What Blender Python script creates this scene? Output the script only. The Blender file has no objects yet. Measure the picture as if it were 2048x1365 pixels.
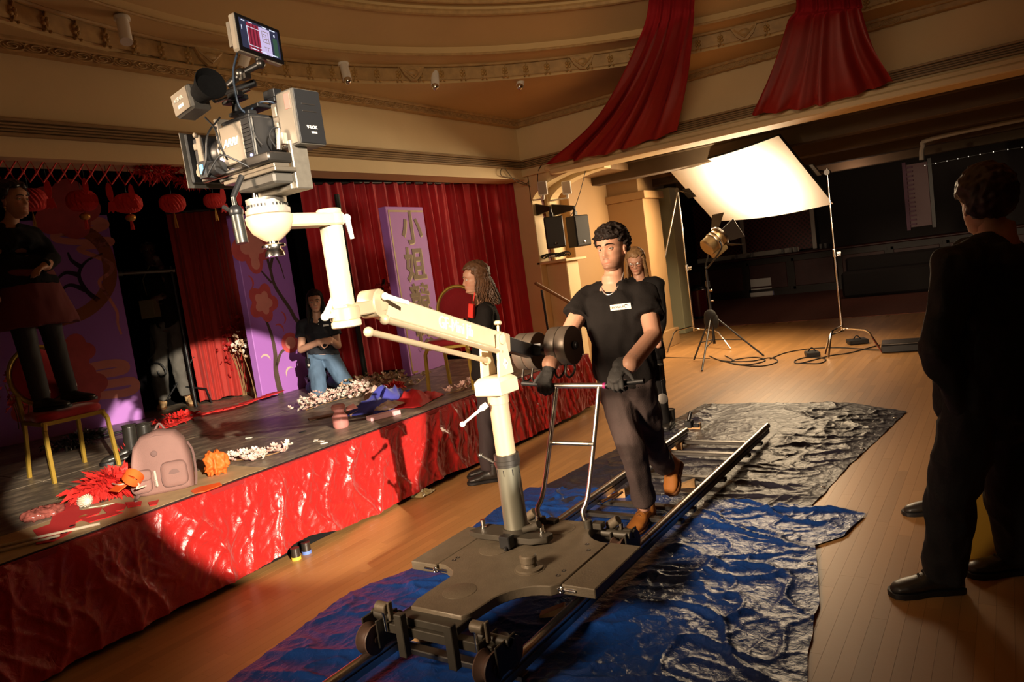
import bpy, bmesh, math, random
import numpy as np
from math import sin, cos, pi, radians, sqrt, atan2, hypot
from mathutils import Vector as V, Matrix as M, noise
RND = random.Random(11)
SC = bpy.context.scene
COL = SC.collection
# ---------------------------------------------------------------- camera
PITCH, ROLL, HEAD, EYE, FPX = radians(5.52), radians(7.9), radians(35.0), 1.6, 1450.0
CF = V((-sin(HEAD)*cos(PITCH), cos(HEAD)*cos(PITCH), -sin(PITCH)))
_R0 = V((cos(HEAD), sin(HEAD), 0)); _U0 = _R0.cross(CF)
CR = cos(ROLL)*_R0 - sin(ROLL)*_U0; CU = sin(ROLL)*_R0 + cos(ROLL)*_U0
CC = V((0, 0, EYE))
cam = bpy.data.cameras.new('camera'); camo = bpy.data.objects.new('camera', cam); COL.objects.link(camo)
camo.matrix_world = M.Translation(CC) @ M((CR, CU, -CF)).transposed().to_4x4()
cam.sensor_width = 36; cam.lens = 36*FPX/2048; cam.clip_start = .02
SC.camera = camo
# ---------------------------------------------------------------- view, world, lights
SC.view_settings.view_transform = 'Standard'; SC.view_settings.look = 'None'
SC.view_settings.exposure = 0.0; SC.view_settings.gamma = 1.0; SC.view_settings.use_curve_mapping = False
w = bpy.data.worlds.new('hall_air'); SC.world = w; w.use_nodes = True
w.node_tree.nodes['Background'].inputs[0].default_value = (1, .62, .3, 1)
w.node_tree.nodes['Background'].inputs[1].default_value = .003
def lamp(name, kind, loc, target, energy, color, **kw):
    l = bpy.data.lights.new(name, kind); o = bpy.data.objects.new(name, l); COL.objects.link(o)
    o.location = loc; d = V(target)-V(loc); o.rotation_euler = d.to_track_quat('-Z', 'Y').to_euler()
    l.energy = energy; l.color = color
    for k, v in kw.items(): setattr(l, k, v)
    return o
WARM = (1, .74, .46)
# hard fresnel on a tall stand behind the photographer's right shoulder
lamp('stage_beam', 'SPOT', (8.3, -3.1, 4.1), (-6.0, 4.05, .30), 21000, (1, .85, .66), spot_size=radians(8.6), spot_blend=.06, shadow_soft_size=.05)
# extra narrow beam added to brighten the near stage edge and the chair legs
lamp('stage_beam', 'SPOT', (8.3, -3.1, 4.1), (8.3-cos(radians(21.2))*10, -3.1+sin(radians(21.2))*10, 4.1-10*math.tan(radians(13.65))), 21000, (1, .85, .66), spot_size=radians(2.7), spot_blend=.15, shadow_soft_size=.05)
# small hard fill added to brighten only the crane head and its camera
lamp('crane_fill', 'SPOT', (.9, -1.3, 2.3), (-1.8, 1.45, 2.22), 520, (1, .85, .66), spot_size=radians(17), spot_blend=.35, shadow_soft_size=.05)
# area lamp added to stand in for light sent back by the white board
BOARD_C = V((-3.082, 10.641, 2.377)); BOARD_N = V((-.43, -.617, -.659)).normalized()
lamp('board_bounce_fill', 'AREA', BOARD_C+BOARD_N*.16, BOARD_C+BOARD_N*3, 150, WARM, shape='RECTANGLE', size=2.2, size_y=1.05)
# soft lamp to the left of the photographer that models the operator
lamp('operator_softbox', 'AREA', (-2.9, -1.1, 2.4), (-2.35, 3.3, .95), 58, (1, .74, .5), shape='SQUARE', size=.9, spread=radians(44))
lamp('far_end_fill', 'POINT', (-2.6, 16.6, 2.6), (0, 0, 0), 16, (1, .66, .46), shadow_soft_size=.15)  # fill added to lift the dim far end of the hall
lamp('ceiling_corner_fill', 'AREA', (-.6, 1.4, 3.3), (-4.3, 8.2, 4.3), 19, WARM, shape='SQUARE', size=1.2, spread=radians(85))  # soft fill added high up to brighten the ceiling corner
# ---------------------------------------------------------------- picture-to-place helpers
def ray(x, y): return CF + CR*((x-1024)/FPX) - CU*((y-682.5)/FPX)
def on(ax, val, x, y):
    d = ray(x, y); return CC + d*((val-CC[ax])/d[ax])
def fl(x, y, z=0.): return on(2, z, x, y)
def oX(x, y, X): return on(0, X, x, y)
def oY(x, y, Y): return on(1, Y, x, y)
def dp(x, y, d): return CC + ray(x, y)*d
def proj(P):
    d = V(P)-CC; z = d.dot(CF); return (1024+FPX*d.dot(CR)/z, 682.5-FPX*d.dot(CU)/z, z)
# ---------------------------------------------------------------- mesh builder
def frame(z, hint=V((0, 0, 1))):
    z = V(z).normalized()
    if abs(z.dot(hint)) > .98: hint = V((1, 0, 0)) if abs(z.x) < .9 else V((0, 1, 0))
    x = hint.cross(z).normalized(); return x, z.cross(x), z
class MB:
    def __init__(s): s.v = []; s.f = []; s.m = []; s.cur = 0
    def add(s, vs, fs):
        b = len(s.v); s.v += [tuple(p) for p in vs]
        for f in fs: s.f.append([i+b for i in f]); s.m.append(s.cur)
        return s
    def box(s, c, d, rot=None):
        c = V(c); P = []
        for sx in (-.5, .5):
            for sy in (-.5, .5):
                for sz in (-.5, .5):
                    p = V((sx*d[0], sy*d[1], sz*d[2]))
                    P.append(c+(rot @ p if rot else p))
        return s.add(P, [(0, 1, 3, 2), (4, 6, 7, 5), (0, 4, 5, 1), (2, 3, 7, 6), (0, 2, 6, 4), (1, 5, 7, 3)])
    def bx(s, x0, x1, y0, y1, z0, z1): return s.box(((x0+x1)/2, (y0+y1)/2, (z0+z1)/2), (abs(x1-x0), abs(y1-y0), abs(z1-z0)))
    def cyl(s, a, b, r, r2=None, n=16):
        a, b = V(a), V(b); r2 = r if r2 is None else r2
        x, y, z = frame(b-a); P = []
        for c, q in ((a, r), (b, r2)):
            for i in range(n):
                t = 2*pi*i/n; P.append(c+x*(q*cos(t))+y*(q*sin(t)))
        F = [(i, (i+1) % n, n+(i+1) % n, n+i) for i in range(n)]
        return s.add(P, F+[tuple(range(n-1, -1, -1)), tuple(range(n, 2*n))])
    def tube(s, pts, r, n=8, closed=False):
        pts = [V(p) for p in pts]; k = len(pts); rr = r if isinstance(r, (list, tuple)) else [r]*k
        P = []; up = None
        for i, p in enumerate(pts):
            a = pts[(i-1) % k] if (closed or i > 0) else p; b = pts[(i+1) % k] if (closed or i < k-1) else p
            t = (b-a).normalized() if (b-a).length > 1e-9 else V((0, 0, 1))
            if up is None: up = frame(t)[0]
            x = (up-t*up.dot(t)); x = x.normalized() if x.length > 1e-6 else frame(t)[0]
            up = x; y = t.cross(x)
            for j in range(n):
                q = 2*pi*j/n; P.append(p+(x*cos(q)+y*sin(q))*rr[i])
        F = []
        for i in range(k if closed else k-1):
            a, b = i*n, ((i+1) % k)*n
            F += [(a+j, a+(j+1) % n, b+(j+1) % n, b+j) for j in range(n)]
        if not closed: F += [tuple(range(n-1, -1, -1)), tuple(range((k-1)*n, k*n))]
        return s.add(P, F)
    def lathe(s, o, axis, prof, n=24, hint=V((0, 0, 1)), cap=True):
        o = V(o); x, y, z = frame(axis, hint); P = []; k = len(prof)
        for r, h in prof:
            for i in range(n):
                t = 2*pi*i/n; P.append(o+z*h+(x*cos(t)+y*sin(t))*max(r, 1e-4))
        F = [(a*n+i, a*n+(i+1) % n, (a+1)*n+(i+1) % n, (a+1)*n+i) for a in range(k-1) for i in range(n)]
        if cap and prof[0][0] > 0: F.append(tuple(range(n-1, -1, -1)))
        if cap and prof[-1][0] > 0: F.append(tuple(range((k-1)*n, k*n)))
        return s.add(P, F)
    def ell(s, c, r, rot=None, nu=14, nv=9):
        c = V(c); r = (r, r, r) if isinstance(r, (int, float)) else r; P = []
        for j in range(1, nv):
            ph = pi*j/nv
            for i in range(nu):
                t = 2*pi*i/nu; p = V((r[0]*sin(ph)*cos(t), r[1]*sin(ph)*sin(t), r[2]*cos(ph))); P.append(c+(rot @ p if rot else p))
        for sg in (1, -1):
            p = V((0, 0, sg*r[2])); P.append(c+(rot @ p if rot else p))
        F = [(a*nu+i, (a+1)*nu+i, (a+1)*nu+(i+1) % nu, a*nu+(i+1) % nu) for a in range(nv-2) for i in range(nu)]
        t, b = (nv-1)*nu, (nv-1)*nu+1
        F += [(t, i, (i+1) % nu) for i in range(nu)]+[(b, (nv-2)*nu+(i+1) % nu, (nv-2)*nu+i) for i in range(nu)]
        return s.add(P, F)
    def cap(s, a, b, ra, rb, n=14):
        s.cyl(a, b, ra, rb, n); s.ell(a, ra*.999, nu=n, nv=8); s.ell(b, rb*.999, nu=n, nv=8); return s
    def grid(s, fn, nu, nv):
        P = [fn(i/nu, j/nv) for j in range(nv+1) for i in range(nu+1)]
        return s.add(P, [(j*(nu+1)+i, j*(nu+1)+i+1, (j+1)*(nu+1)+i+1, (j+1)*(nu+1)+i) for j in range(nv) for i in range(nu)])
    def loft(s, rings):
        n = len(rings[0]); P = [p for r in rings for p in r]; k = len(rings)
        F = [(a*n+i, a*n+(i+1) % n, (a+1)*n+(i+1) % n, (a+1)*n+i) for a in range(k-1) for i in range(n)]
        return s.add(P, F+[tuple(range(n-1, -1, -1)), tuple(range((k-1)*n, k*n))])
    def prism(s, poly, o, ax, ay, th):
        o, ax, ay = V(o), V(ax), V(ay); nz = ax.cross(ay).normalized(); n = len(poly)
        P = [o+ax*p[0]+ay*p[1] for p in poly]+[o+ax*p[0]+ay*p[1]+nz*th for p in poly]
        return s.add(P, [tuple(range(n-1, -1, -1)), tuple(range(n, 2*n))]+[(i, (i+1) % n, n+(i+1) % n, n+i) for i in range(n)])
    def merge(s, o, mat=None):
        return s.add([mat @ V(p) for p in o.v] if mat else o.v, o.f)
def ringpts(c, rx, ry, x, y, n=20): return [c+x*(rx*cos(2*pi*i/n))+y*(ry*sin(2*pi*i/n)) for i in range(n)]
ORG = {}
def org(o): return ORG.get(o.name, V((0, 0, 0))) if o else V((0, 0, 0))
def mesh(mb, name, mats, smooth=False, bevel=0., off=V((0, 0, 0)), seg=1, angle=35):
    me = bpy.data.meshes.new(name); me.from_pydata([(p[0]-off[0], p[1]-off[1], p[2]-off[2]) for p in mb.v], [], mb.f)
    mats = mats if isinstance(mats, (list, tuple)) else [mats]
    for m_ in mats: me.materials.append(m_)
    if len(mats) > 1: me.polygons.foreach_set('material_index', mb.m)
    if bevel:
        bm = bmesh.new(); bm.from_mesh(me)
        ed = [e for e in bm.edges if len(e.link_faces) == 2 and e.calc_face_angle(0) > .6]
        bmesh.ops.bevel(bm, geom=ed, offset=bevel, segments=seg, affect='EDGES', clamp_overlap=True, profile=.6)
        bm.to_mesh(me); bm.free()
    if smooth or bevel:
        me.polygons.foreach_set('use_smooth', [True]*len(me.polygons))
        me.update(); 
        try: me.set_sharp_from_angle(angle=radians(angle))
        except Exception: pass
    me.update(); return me
def part(name, mb, mats, parent=None, smooth=False, bevel=0., label=None, kind=None, seg=1, angle=35):
    o = bpy.data.objects.new(name, None if False else (mb if isinstance(mb, bpy.types.Mesh) else mesh(mb, name, mats, smooth, bevel, org(parent), seg, angle)))
    COL.objects.link(o)
    if parent: o.parent = parent; ORG[o.name] = org(parent)
    if label: o['label'] = label
    if kind: o['kind'] = kind
    return o
def thing(name, label, cat, loc=(0, 0, 0), group=None):
    o = bpy.data.objects.new(name, None); COL.objects.link(o); o.location = loc; o.empty_display_size = .1
    ORG[o.name] = V(loc); return tag(o, label, cat, group)
def tag(o, label, cat, group=None):
    o['label'] = label; o['category'] = cat
    if group: o['group'] = group
    return o
def solo(name, mb, mats, label, cat, group=None, **kw):
    c = V((0, 0, 0))
    if not isinstance(mb, bpy.types.Mesh):
        a = np.array(mb.v); c = V((a[:, 0].mean(), a[:, 1].mean(), a[:, 2].min()))
        sm = kw.pop('smooth', False); bv = kw.pop('bevel', 0.); an = kw.pop('angle', 35)
        mb = mesh(mb, name, mats, sm, bv, c, 1, an)
    o = part(name, mb, mats, None, **kw); o.location = c; ORG[o.name] = c
    return tag(o, label, cat, group)
def struct(name, mb, mats, **kw): return part(name, mb, mats, kind='structure', **kw)
def dup(root, loc, rotz=0., label=None, group=None, scale=None):
    r = root.copy(); COL.objects.link(r); r.location = loc; r.rotation_euler = (0, 0, rotz)
    if scale: r.scale = (scale,)*3
    if label: r['label'] = label
    if group: r['group'] = group
    for ch in list(root.children):
        c = ch.copy(); COL.objects.link(c); c.parent = r
        for g in list(ch.children):
            d = g.copy(); COL.objects.link(d); d.parent = c
    return r
# ---------------------------------------------------------------- materials
MATS = {}
def mat(name, col, rough=.6, metal=0., var=0., vs=8., bump=0., bs=40., spec=.5, sheen=0., emit=None, es=1., island=0., coat=0., alpha=None, trans=0.):
    if name in MATS: return MATS[name]
    m = bpy.data.materials.new(name); m.use_nodes = True; nt = m.node_tree; N = nt.nodes; L = nt.links
    b = N['Principled BSDF']; b.inputs['Base Color'].default_value = (*col, 1); b.inputs['Roughness'].default_value = rough
    b.inputs['Metallic'].default_value = metal; b.inputs['Specular IOR Level'].default_value = spec
    if sheen: b.inputs['Sheen Weight'].default_value = sheen; b.inputs['Sheen Roughness'].default_value = .4
    if coat: b.inputs['Coat Weight'].default_value = coat
    if trans: b.inputs['Transmission Weight'].default_value = trans
    if alpha is not None: b.inputs['Alpha'].default_value = alpha
    if emit: b.inputs['Emission Color'].default_value = (*emit, 1); b.inputs['Emission Strength'].default_value = es
    tc = N.new('ShaderNodeTexCoord')
    if var or island:
        mx = N.new('ShaderNodeHueSaturation'); mx.inputs['Color'].default_value = (*col, 1)
        if island:
            g = N.new('ShaderNodeNewGeometry'); oi = N.new('ShaderNodeObjectInfo'); ad = N.new('ShaderNodeMath'); ad.operation = 'ADD'
            fr = N.new('ShaderNodeMath'); fr.operation = 'FRACT'
            L.new(g.outputs['Random Per Island'], ad.inputs[0]); L.new(oi.outputs['Random'], ad.inputs[1]); L.new(ad.outputs[0], fr.inputs[0]); src = fr.outputs[0]; amt = island
        else:
            n = N.new('ShaderNodeTexNoise'); n.inputs['Scale'].default_value = vs; n.inputs['Detail'].default_value = 6
            L.new(tc.outputs['Object'], n.inputs['Vector']); src = n.outputs['Fac']; amt = var*2
        r = N.new('ShaderNodeMapRange'); r.inputs['To Min'].default_value = 1-amt; r.inputs['To Max'].default_value = 1+amt
        L.new(src, r.inputs['Value']); L.new(r.outputs[0], mx.inputs['Value']); L.new(mx.outputs[0], b.inputs['Base Color'])
    if bump:
        n2 = N.new('ShaderNodeTexNoise'); n2.inputs['Scale'].default_value = bs; n2.inputs['Detail'].default_value = 5
        bp = N.new('ShaderNodeBump'); bp.inputs['Strength'].default_value = bump; bp.inputs['Distance'].default_value = .01
        L.new(tc.outputs['Object'], n2.inputs['Vector']); L.new(n2.outputs['Fac'], bp.inputs['Height']); L.new(bp.outputs[0], b.inputs['Normal'])
    MATS[name] = m; return m
def lin(r, g, b): return tuple(((c/255+.055)/1.055)**2.4 if c > 10 else c/255/12.92 for c in (r, g, b))
cream = mat('cream_paint', (.72, .55, .30), .6, var=.06, vs=1.5, bump=.1, bs=30)
creamd = mat('cream_plaster_ceiling', (.62, .43, .2), .75, var=.08, vs=1.2, bump=.12, bs=20)
gilt = mat('dull_gilt_plaster', (.46, .29, .12), .55, var=.2, vs=14)
brownt = mat('brown_moulding', (.2, .115, .05), .5, var=.15, vs=10)
blackm = mat('black_metal', (.012, .012, .013), .38, spec=.5)
blackp = mat('black_plastic', (.008, .008, .009), .5)
blackc = mat('black_cloth', (.008, .0075, .0075), .95, bump=.2, bs=80, spec=.2)
chrome = mat('chrome', (.75, .73, .7), .16, 1.)
steel = mat('brushed_steel', (.55, .52, .48), .3, 1., var=.08, vs=60)
darksteel = mat('dark_steel', (.13, .12, .11), .35, .9)
white = mat('white_plastic', (.85, .83, .78), .45)
wood = mat('pale_wood', (.5, .3, .13), .5, var=.2, vs=30)
redcloth = mat('deep_red_cloth', (.33, .012, .016), .75, sheen=.3, var=.08, vs=6, bump=.1, bs=90)
def hermite(p, n=6):
    p = [V(q) for q in p]; out = []
    for i in range(len(p)-1):
        a, b = p[i], p[i+1]; m0 = (b-p[i-1])*.5 if i > 0 else (b-a); m1 = (p[i+2]-a)*.5 if i+2 < len(p) else (b-a)
        for k in range(n):
            t = k/n; out.append(a*(2*t**3-3*t*t+1)+m0*(t**3-2*t*t+t)+b*(-2*t**3+3*t*t)+m1*(t**3-t*t))
    out.append(p[-1]); return out
# ================================================================ the hall
SZ = .59                                   # stage height
XP, YW, ZC = -5.5, 8.65, 3.6               # proscenium wall, side beam, flat ceiling
RC = V((-1.0, 3.7, 0))
# floor of narrow boards
planks = []
r_ = random.Random(5)
for i in range(int((2.6+6.0)/.0605)):
    x = -6.0+i*.0605; y = .3+r_.random()*-.9
    while y < 14.2:
        L = r_.choice((.7, .9, 1.1)); y1 = y+L; c = V((x, (y+y1)/2, 0))
        if y1 < 14.25 and not (x < -4.1 and y1 < 7.2): planks.append((x, y, L))
        y = y1
def vis(x, y, L):
    p = proj((x, y+L/2, 0)); return p[2] > .5 and -60 < p[0] < 2100 and 300 < p[1] < 1420 and not (-2.8 < x < -.85 and 1.7 < y and y+L < 6.6)
floorm = mat('maple_floor_board', (.40, .205, .07), .42, island=.12, spec=.5, bump=.04, bs=25)
o_floor = struct('floor', MB().bx(-9.5, 10, -6, 15, -.08, -.0015), mat('floor_joint_dark', (.27, .135, .045), .7))
def plank_mb(x, y, L):
    w_, g, b = .0605, .0001, .0003; m_ = MB(); x0, x1, y0, y1 = x+g, x+w_-g, y+g, y+L-g
    P = [(x0, y0, -.0012), (x1, y0, -.0012), (x1, y1, -.0012), (x0, y1, -.0012), (x0+b, y0+b, 0), (x1-b, y0+b, 0), (x1-b, y1-b, 0), (x0+b, y1-b, 0)]
    return m_.add(P, [(4, 5, 6, 7), (0, 1, 5, 4), (1, 2, 6, 5), (2, 3, 7, 6), (3, 0, 4, 7)])
near = sorted([p for p in planks if vis(*p)], key=lambda p: -(proj((p[0], p[1]+p[2]/2, 0))[2]**-1))[:290]
ns = set(near)
pm = {L: mesh(plank_mb(0, 0, L), 'plank', floorm) for L in (.7, .9, 1.1)}
for x, y, L in near:
    o = part('plank', pm[L], None, o_floor); o.location = (x, y, 0)
allp = MB()
for p in planks:
    if p not in ns: allp.merge(plank_mb(*p))
part('plank_field', allp, floorm, o_floor, kind='stuff')
o_carpet = struct('floor', MB().bx(-9.5, 10, 13.5, 24, -.05, .006), mat('dark_red_carpet', (.17, .05, .03), .95, var=.25, vs=30, bump=.3, bs=200))
# proscenium wall above the stage opening, with a fluted cornice band
struct('wall_left', MB().bx(XP-.35, XP, -3, YW+.05, 2.82, ZC+.02), cream)
struct('wall_left', MB().bx(XP-.35, XP, -3, .35, SZ+.003, 2.82), cream)
mb = MB()
for k, (z0, z1, d) in enumerate(((2.955, 2.975, .05), (2.985, 3.0, .035), (3.008, 3.022, .035), (3.03, 3.045, .035), (3.052, 3.075, .055))):
    mb.bx(XP, XP+d, -3, YW-d, z0, z1); mb.bx(XP, 10, YW-d, YW, z0, z1)
struct('trim_1', mb, mat('olive_brown_trim', (.30, .19, .085), .5, var=.1, vs=12), bevel=.004)
struct('trim_2', MB().bx(XP, XP+.015, -3, YW, 2.965, 3.07).bx(XP, 10, YW-.015, YW, 2.965, 3.07), brownt)
# beam across the far side of the domed bay
struct('wall_back', MB().bx(XP, 10, YW, YW+.3, 2.86, ZC+.02), cream)
mb = MB().bx(XP+.5, 10, YW-.10, YW+.32, 2.80, 2.87).bx(XP+.4, 10, YW-.06, YW+.3, 2.87, 2.93)
struct('trim_3', mb, cream, bevel=.012)
# frieze of scrolls at the wall head, both sides
mb = MB().bx(XP, XP+.10, -3, YW-.09, ZC-.085, ZC+.01).bx(XP, 10, YW-.1, YW, ZC-.085, ZC+.01)
mb.bx(XP, XP+.13, -3, YW-.12, ZC-.03, ZC+.012).bx(XP, 10, YW-.13, YW, ZC-.03, ZC+.012)
o_fr = struct('trim_4', mb, gilt, bevel=.008)
sc_ = MB()
for q in (0, 1):
    pts = [V((.0, (.055-.04*t)*cos(5*t+q*pi), (.026-.02*t)*sin(5*t+q*pi))) for t in [k/14 for k in range(15)]]
    sc_.tube(pts, [.007-.004*k/14 for k in range(15)], 6)
sc_.tube([V((0, .078*cos(t), .034*sin(t))) for t in [2*pi*k/18 for k in range(18)]], .006, 6, True)
scm = mesh(sc_, 'scroll', gilt, True)
for k in range(56):
    o = part('scroll', scm, None, o_fr); o.location = (XP+.105, .3+k*.15, ZC-.055)
for k in range(30):
    o = part('scroll', scm, None, o_fr); o.location = (XP+.3+k*.15, YW-.105, ZC-.055); o.rotation_euler = (0, 0, pi/2)
# flat ceiling with round opening, then rings stepping up into a shallow dome
N_ = 128; R0 = 4.42
mb = MB()
outer = []
for k in range(N_):
    t = 2*pi*k/N_; d = V((cos(t), sin(t), 0))
    tx = ((4.2 if d.x > 0 else XP-.1)-RC.x)/d.x if abs(d.x) > 1e-6 else 99; ty = ((YW+.1 if d.y > 0 else -3)-RC.y)/d.y if abs(d.y) > 1e-6 else 99
    outer.append(RC+d*max(R0+.01, min(tx, ty))+V((0, 0, ZC)))
inner = [RC+V((R0*cos(2*pi*k/N_), R0*sin(2*pi*k/N_), ZC)) for k in range(N_)]
mb.add(inner+outer, [(k, (k+1) % N_, N_+(k+1) % N_, N_+k) for k in range(N_)])
prof = [(R0, ZC), (R0, ZC+.02), (R0-.015, ZC+.03), (R0-.015, ZC+.15), (R0-.05, ZC+.17), (R0-.3, ZC+.185), (R0-.32, ZC+.26), (R0-.36, ZC+.275), (R0-.62, ZC+.36), (R0-.8, ZC+.40), (R0-.82, ZC+.46), (R0-1.0, ZC+.5), (R0-1.02, ZC+.53), (R0-1.05, ZC+.54), (R0-2.2, ZC+.74), (R0-3.4, ZC+.86), (0.0, ZC+.9)]
mb.lathe(RC, (0, 0, 1), prof, N_, cap=False)
mb.bx(-9.5, 10, -6, 9, ZC+.95, ZC+1.0)
struct('ceiling', mb, creamd, smooth=True, angle=25)
mb = MB()
for r, z, rr in ((R0-.05, ZC+.165, .018), (R0-.315, ZC+.19, .014), (R0-.81, ZC+.41, .03), (R0-.90, ZC+.475, .022), (R0-1.0, ZC+.505, .025)):
    mb.tube([RC+V((r*cos(2*pi*k/96), r*sin(2*pi*k/96), z)) for k in range(96)], rr, 8, True)
mb.lathe(RC, (0, 0, 1), [(R0-.02, ZC+.028), (R0-.02, ZC+.15), (R0-.03, ZC+.15), (R0-.03, ZC+.028)], N_, cap=False)
o_ring = struct('trim_5', mb, gilt, smooth=True)
om = MB()                                   # little crowned flower that repeats round the frieze
for k in range(4):
    a = pi/2*k+pi/4; om.ell((0, .018*cos(a), .018*sin(a)), (.010, .014, .014), nu=8, nv=6)
om.ell((.006, 0, 0), .011, nu=8, nv=6); om.tube([(0, 0, .02), (.004, .006, .045), (.006, .0, .062)], [.008, .006, .004], 6)
om.tube([(0, 0, -.02), (.002, -.004, -.04), (.0, -.016, -.052)], [.007, .007, .004], 6).ell((.004, .02, -.05), .009, nu=6, nv=5).ell((.004, -.02, -.05), .009, nu=6, nv=5)
for zz in (-.02, .0, .02): om.tube([(-.004, -.11, zz+.012), (-.004, -.05, zz), (-.004, 0, zz-.002), (-.004, .05, zz), (-.004, .11, zz+.012)], .0035, 5)
omm = mesh(om, 'frieze_flower', mat('gilt_relief', (.42, .25, .08), .5, var=.2, vs=20), True)
for k in range(120):
    t = 2*pi*k/120
    if not (pi*.27 < t < pi*1.15): continue
    o = part('frieze_flower', omm, None, o_ring); o.location = RC+V(((R0-.032)*cos(t), (R0-.032)*sin(t), ZC+.085)); o.rotation_euler = (0, 0, t+pi); o.scale = (1.9, 1.15, 1.3)
cm = MB().prism([(-.13, .06), (.13, .06), (.09, -.02), (.03, -.075), (-.03, -.075), (-.09, -.02)], (0, 0, 0), (0, 1, 0), (0, 0, 1), .03).ell((.03, 0, 0), (.03, .06, .035), nu=10, nv=7).tube([(.03, -.1, .04), (.045, 0, -.05), (.03, .1, .04)], .012, 6)
cmm = mesh(cm, 'cartouche', gilt, True)
for px, py in ((440, 105), (825, 148), (1158, 138), (1490, 80)):
    p = fl(px, py, ZC+.085)-RC; t = atan2(p.y, p.x)
    o = part('cartouche', cmm, None, o_ring); o.location = RC+V(((R0-.04)*cos(t), (R0-.04)*sin(t), ZC+.09)); o.rotation_euler = (0, 0, t+pi)
# corner piers with speaker shelf, dark red recess between them
redp = mat('dark_red_panel', (.12, .02, .018), .6, var=.2)
for q in ((-5.72, -5.44, 8.72, 8.98, 0, 2.88), (-5.72, -5.46, 9.18, 9.42, 0, 2.88), (-5.75, -5.5, 9.42, 9.7, 0, 2.9), (-5.44, -5.1, 8.86, 9.2, 0, 1.62)): struct('wall_back', MB().bx(*q), cream, bevel=.01)
struct('trim_6', MB().bx(-5.75, -5.52, 8.98, 9.18, .4, 2.7), redp)
struct('trim_7', MB().bx(-5.5, -5.02, 8.72, 9.32, 1.62, 1.66), cream, bevel=.008)
# curved brackets that carry the beam on the piers
for y0 in (8.72, 9.2):
    mb = MB(); n = 10; poly = [(0, .0), (0, -.42)]+[(.95*(1-cos(pi/2*k/n)), -.42+.38*sin(pi/2*k/n)) for k in range(1, n+1)]+[(.95, 0)]
    mb.prism(poly, (-5.46, y0+.2, 2.86), (1, 0, 0), (0, 0, 1), .2)
    struct('trim_8', mb, cream)
# far aisle walls
aislec = mat('ochre_aisle_paint', (.36, .215, .09), .65, var=.05, vs=1.5)
mb = MB().bx(-5.6, -5.35, 9.6, 10.9, 0, 3.0).bx(-5.6, -4.72, 10.85, 11.5, 0, 2.44).bx(-5.6, -4.66, 10.8, 11.56, 2.44, 2.56).bx(-5.6, -4.80, 10.9, 11.5, 2.56, 3.0)
mb.bx(-5.6, -4.66, 10.8, 11.56, 0, .28)
struct('wall_back', mb, aislec, bevel=.008)
struct('trim_9', MB().bx(-5.6, -4.7, 9.55, 13.4, 2.86, 2.97), brownt)
struct('wall_back', MB().bx(-5.6, -5.3, 11.5, 13.2, 2.5, 3.02), mat('aisle_plaster', (.32, .2, .1), .7, var=.1))
struct('door_1', MB().bx(-5.42, -5.34, 11.5, 13.1, 0, 2.5), mat('dark_door', (.02, .016, .014), .5), bevel=.01)
struct('trim_10', MB().bx(-5.36, -5.26, 11.5, 11.56, 0, 2.5), mat('orange_lit_edge', (.32, .14, .045), .5))  # orange light along the door edge, put into the trim's colour
struct('trim_11', MB().bx(-5.3, -5.02, 12.75, 13.2, 0, 2.7), mat('pale_green_pillar', (.42, .42, .27), .6), bevel=.01)
# low ceiling beyond the beam, dark joists and the arched rib
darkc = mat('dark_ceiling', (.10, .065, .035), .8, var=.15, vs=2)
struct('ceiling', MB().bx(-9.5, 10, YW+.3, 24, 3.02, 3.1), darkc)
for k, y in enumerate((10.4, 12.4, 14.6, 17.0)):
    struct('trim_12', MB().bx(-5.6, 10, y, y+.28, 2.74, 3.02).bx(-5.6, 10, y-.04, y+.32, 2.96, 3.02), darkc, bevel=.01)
a0, a1 = oY(1840, 282, 13.6), oY(2060, 240, 13.6)
mb = MB().tube(hermite([a0+V((0, 0, -.3)), a0+V((.03, 0, -.1)), a0+V((.18, 0, 0)), V((a1.x, 13.6, a0.z+.03)), V((a1.x+1.2, 13.6, a0.z))], 6), .035, 8)
struct('trim_13', mb, mat('grey_white_pipe', (.5, .48, .42), .5), smooth=True)
struct('wall_back', MB().bx(-9.5, 10, 20.9, 21.2, 0, 3.1), mat('dark_back_wall', (.014, .007, .006), .7))
struct('wall_right', MB().bx(10, 10.2, -6, 21, 0, 4.7), mat('dark_side_wall', (.09, .05, .03), .7))
mask = mat('black_masking', (.006, .005, .006), .95, spec=.1)
for q in ((-9.0, -8.9, -3, 10, 0, 4.2), (-8.9, -5.75, 9.75, 9.85, 0, 3.3), (-9, -5.86, -3, 9.75, 3.3, 3.4)): struct('wall_left', MB().bx(*q), mask)
struct('wall_left', MB().bx(-9.6, -9.5, 9.85, 21, 0, 3.1), mat('dark_far_side_wall', (.06, .03, .02), .8))
struct('wall_front', MB().bx(-9, 10, -6.1, -6, 0, 4.7), mat('front_wall', (.4, .28, .14), .8))
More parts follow.
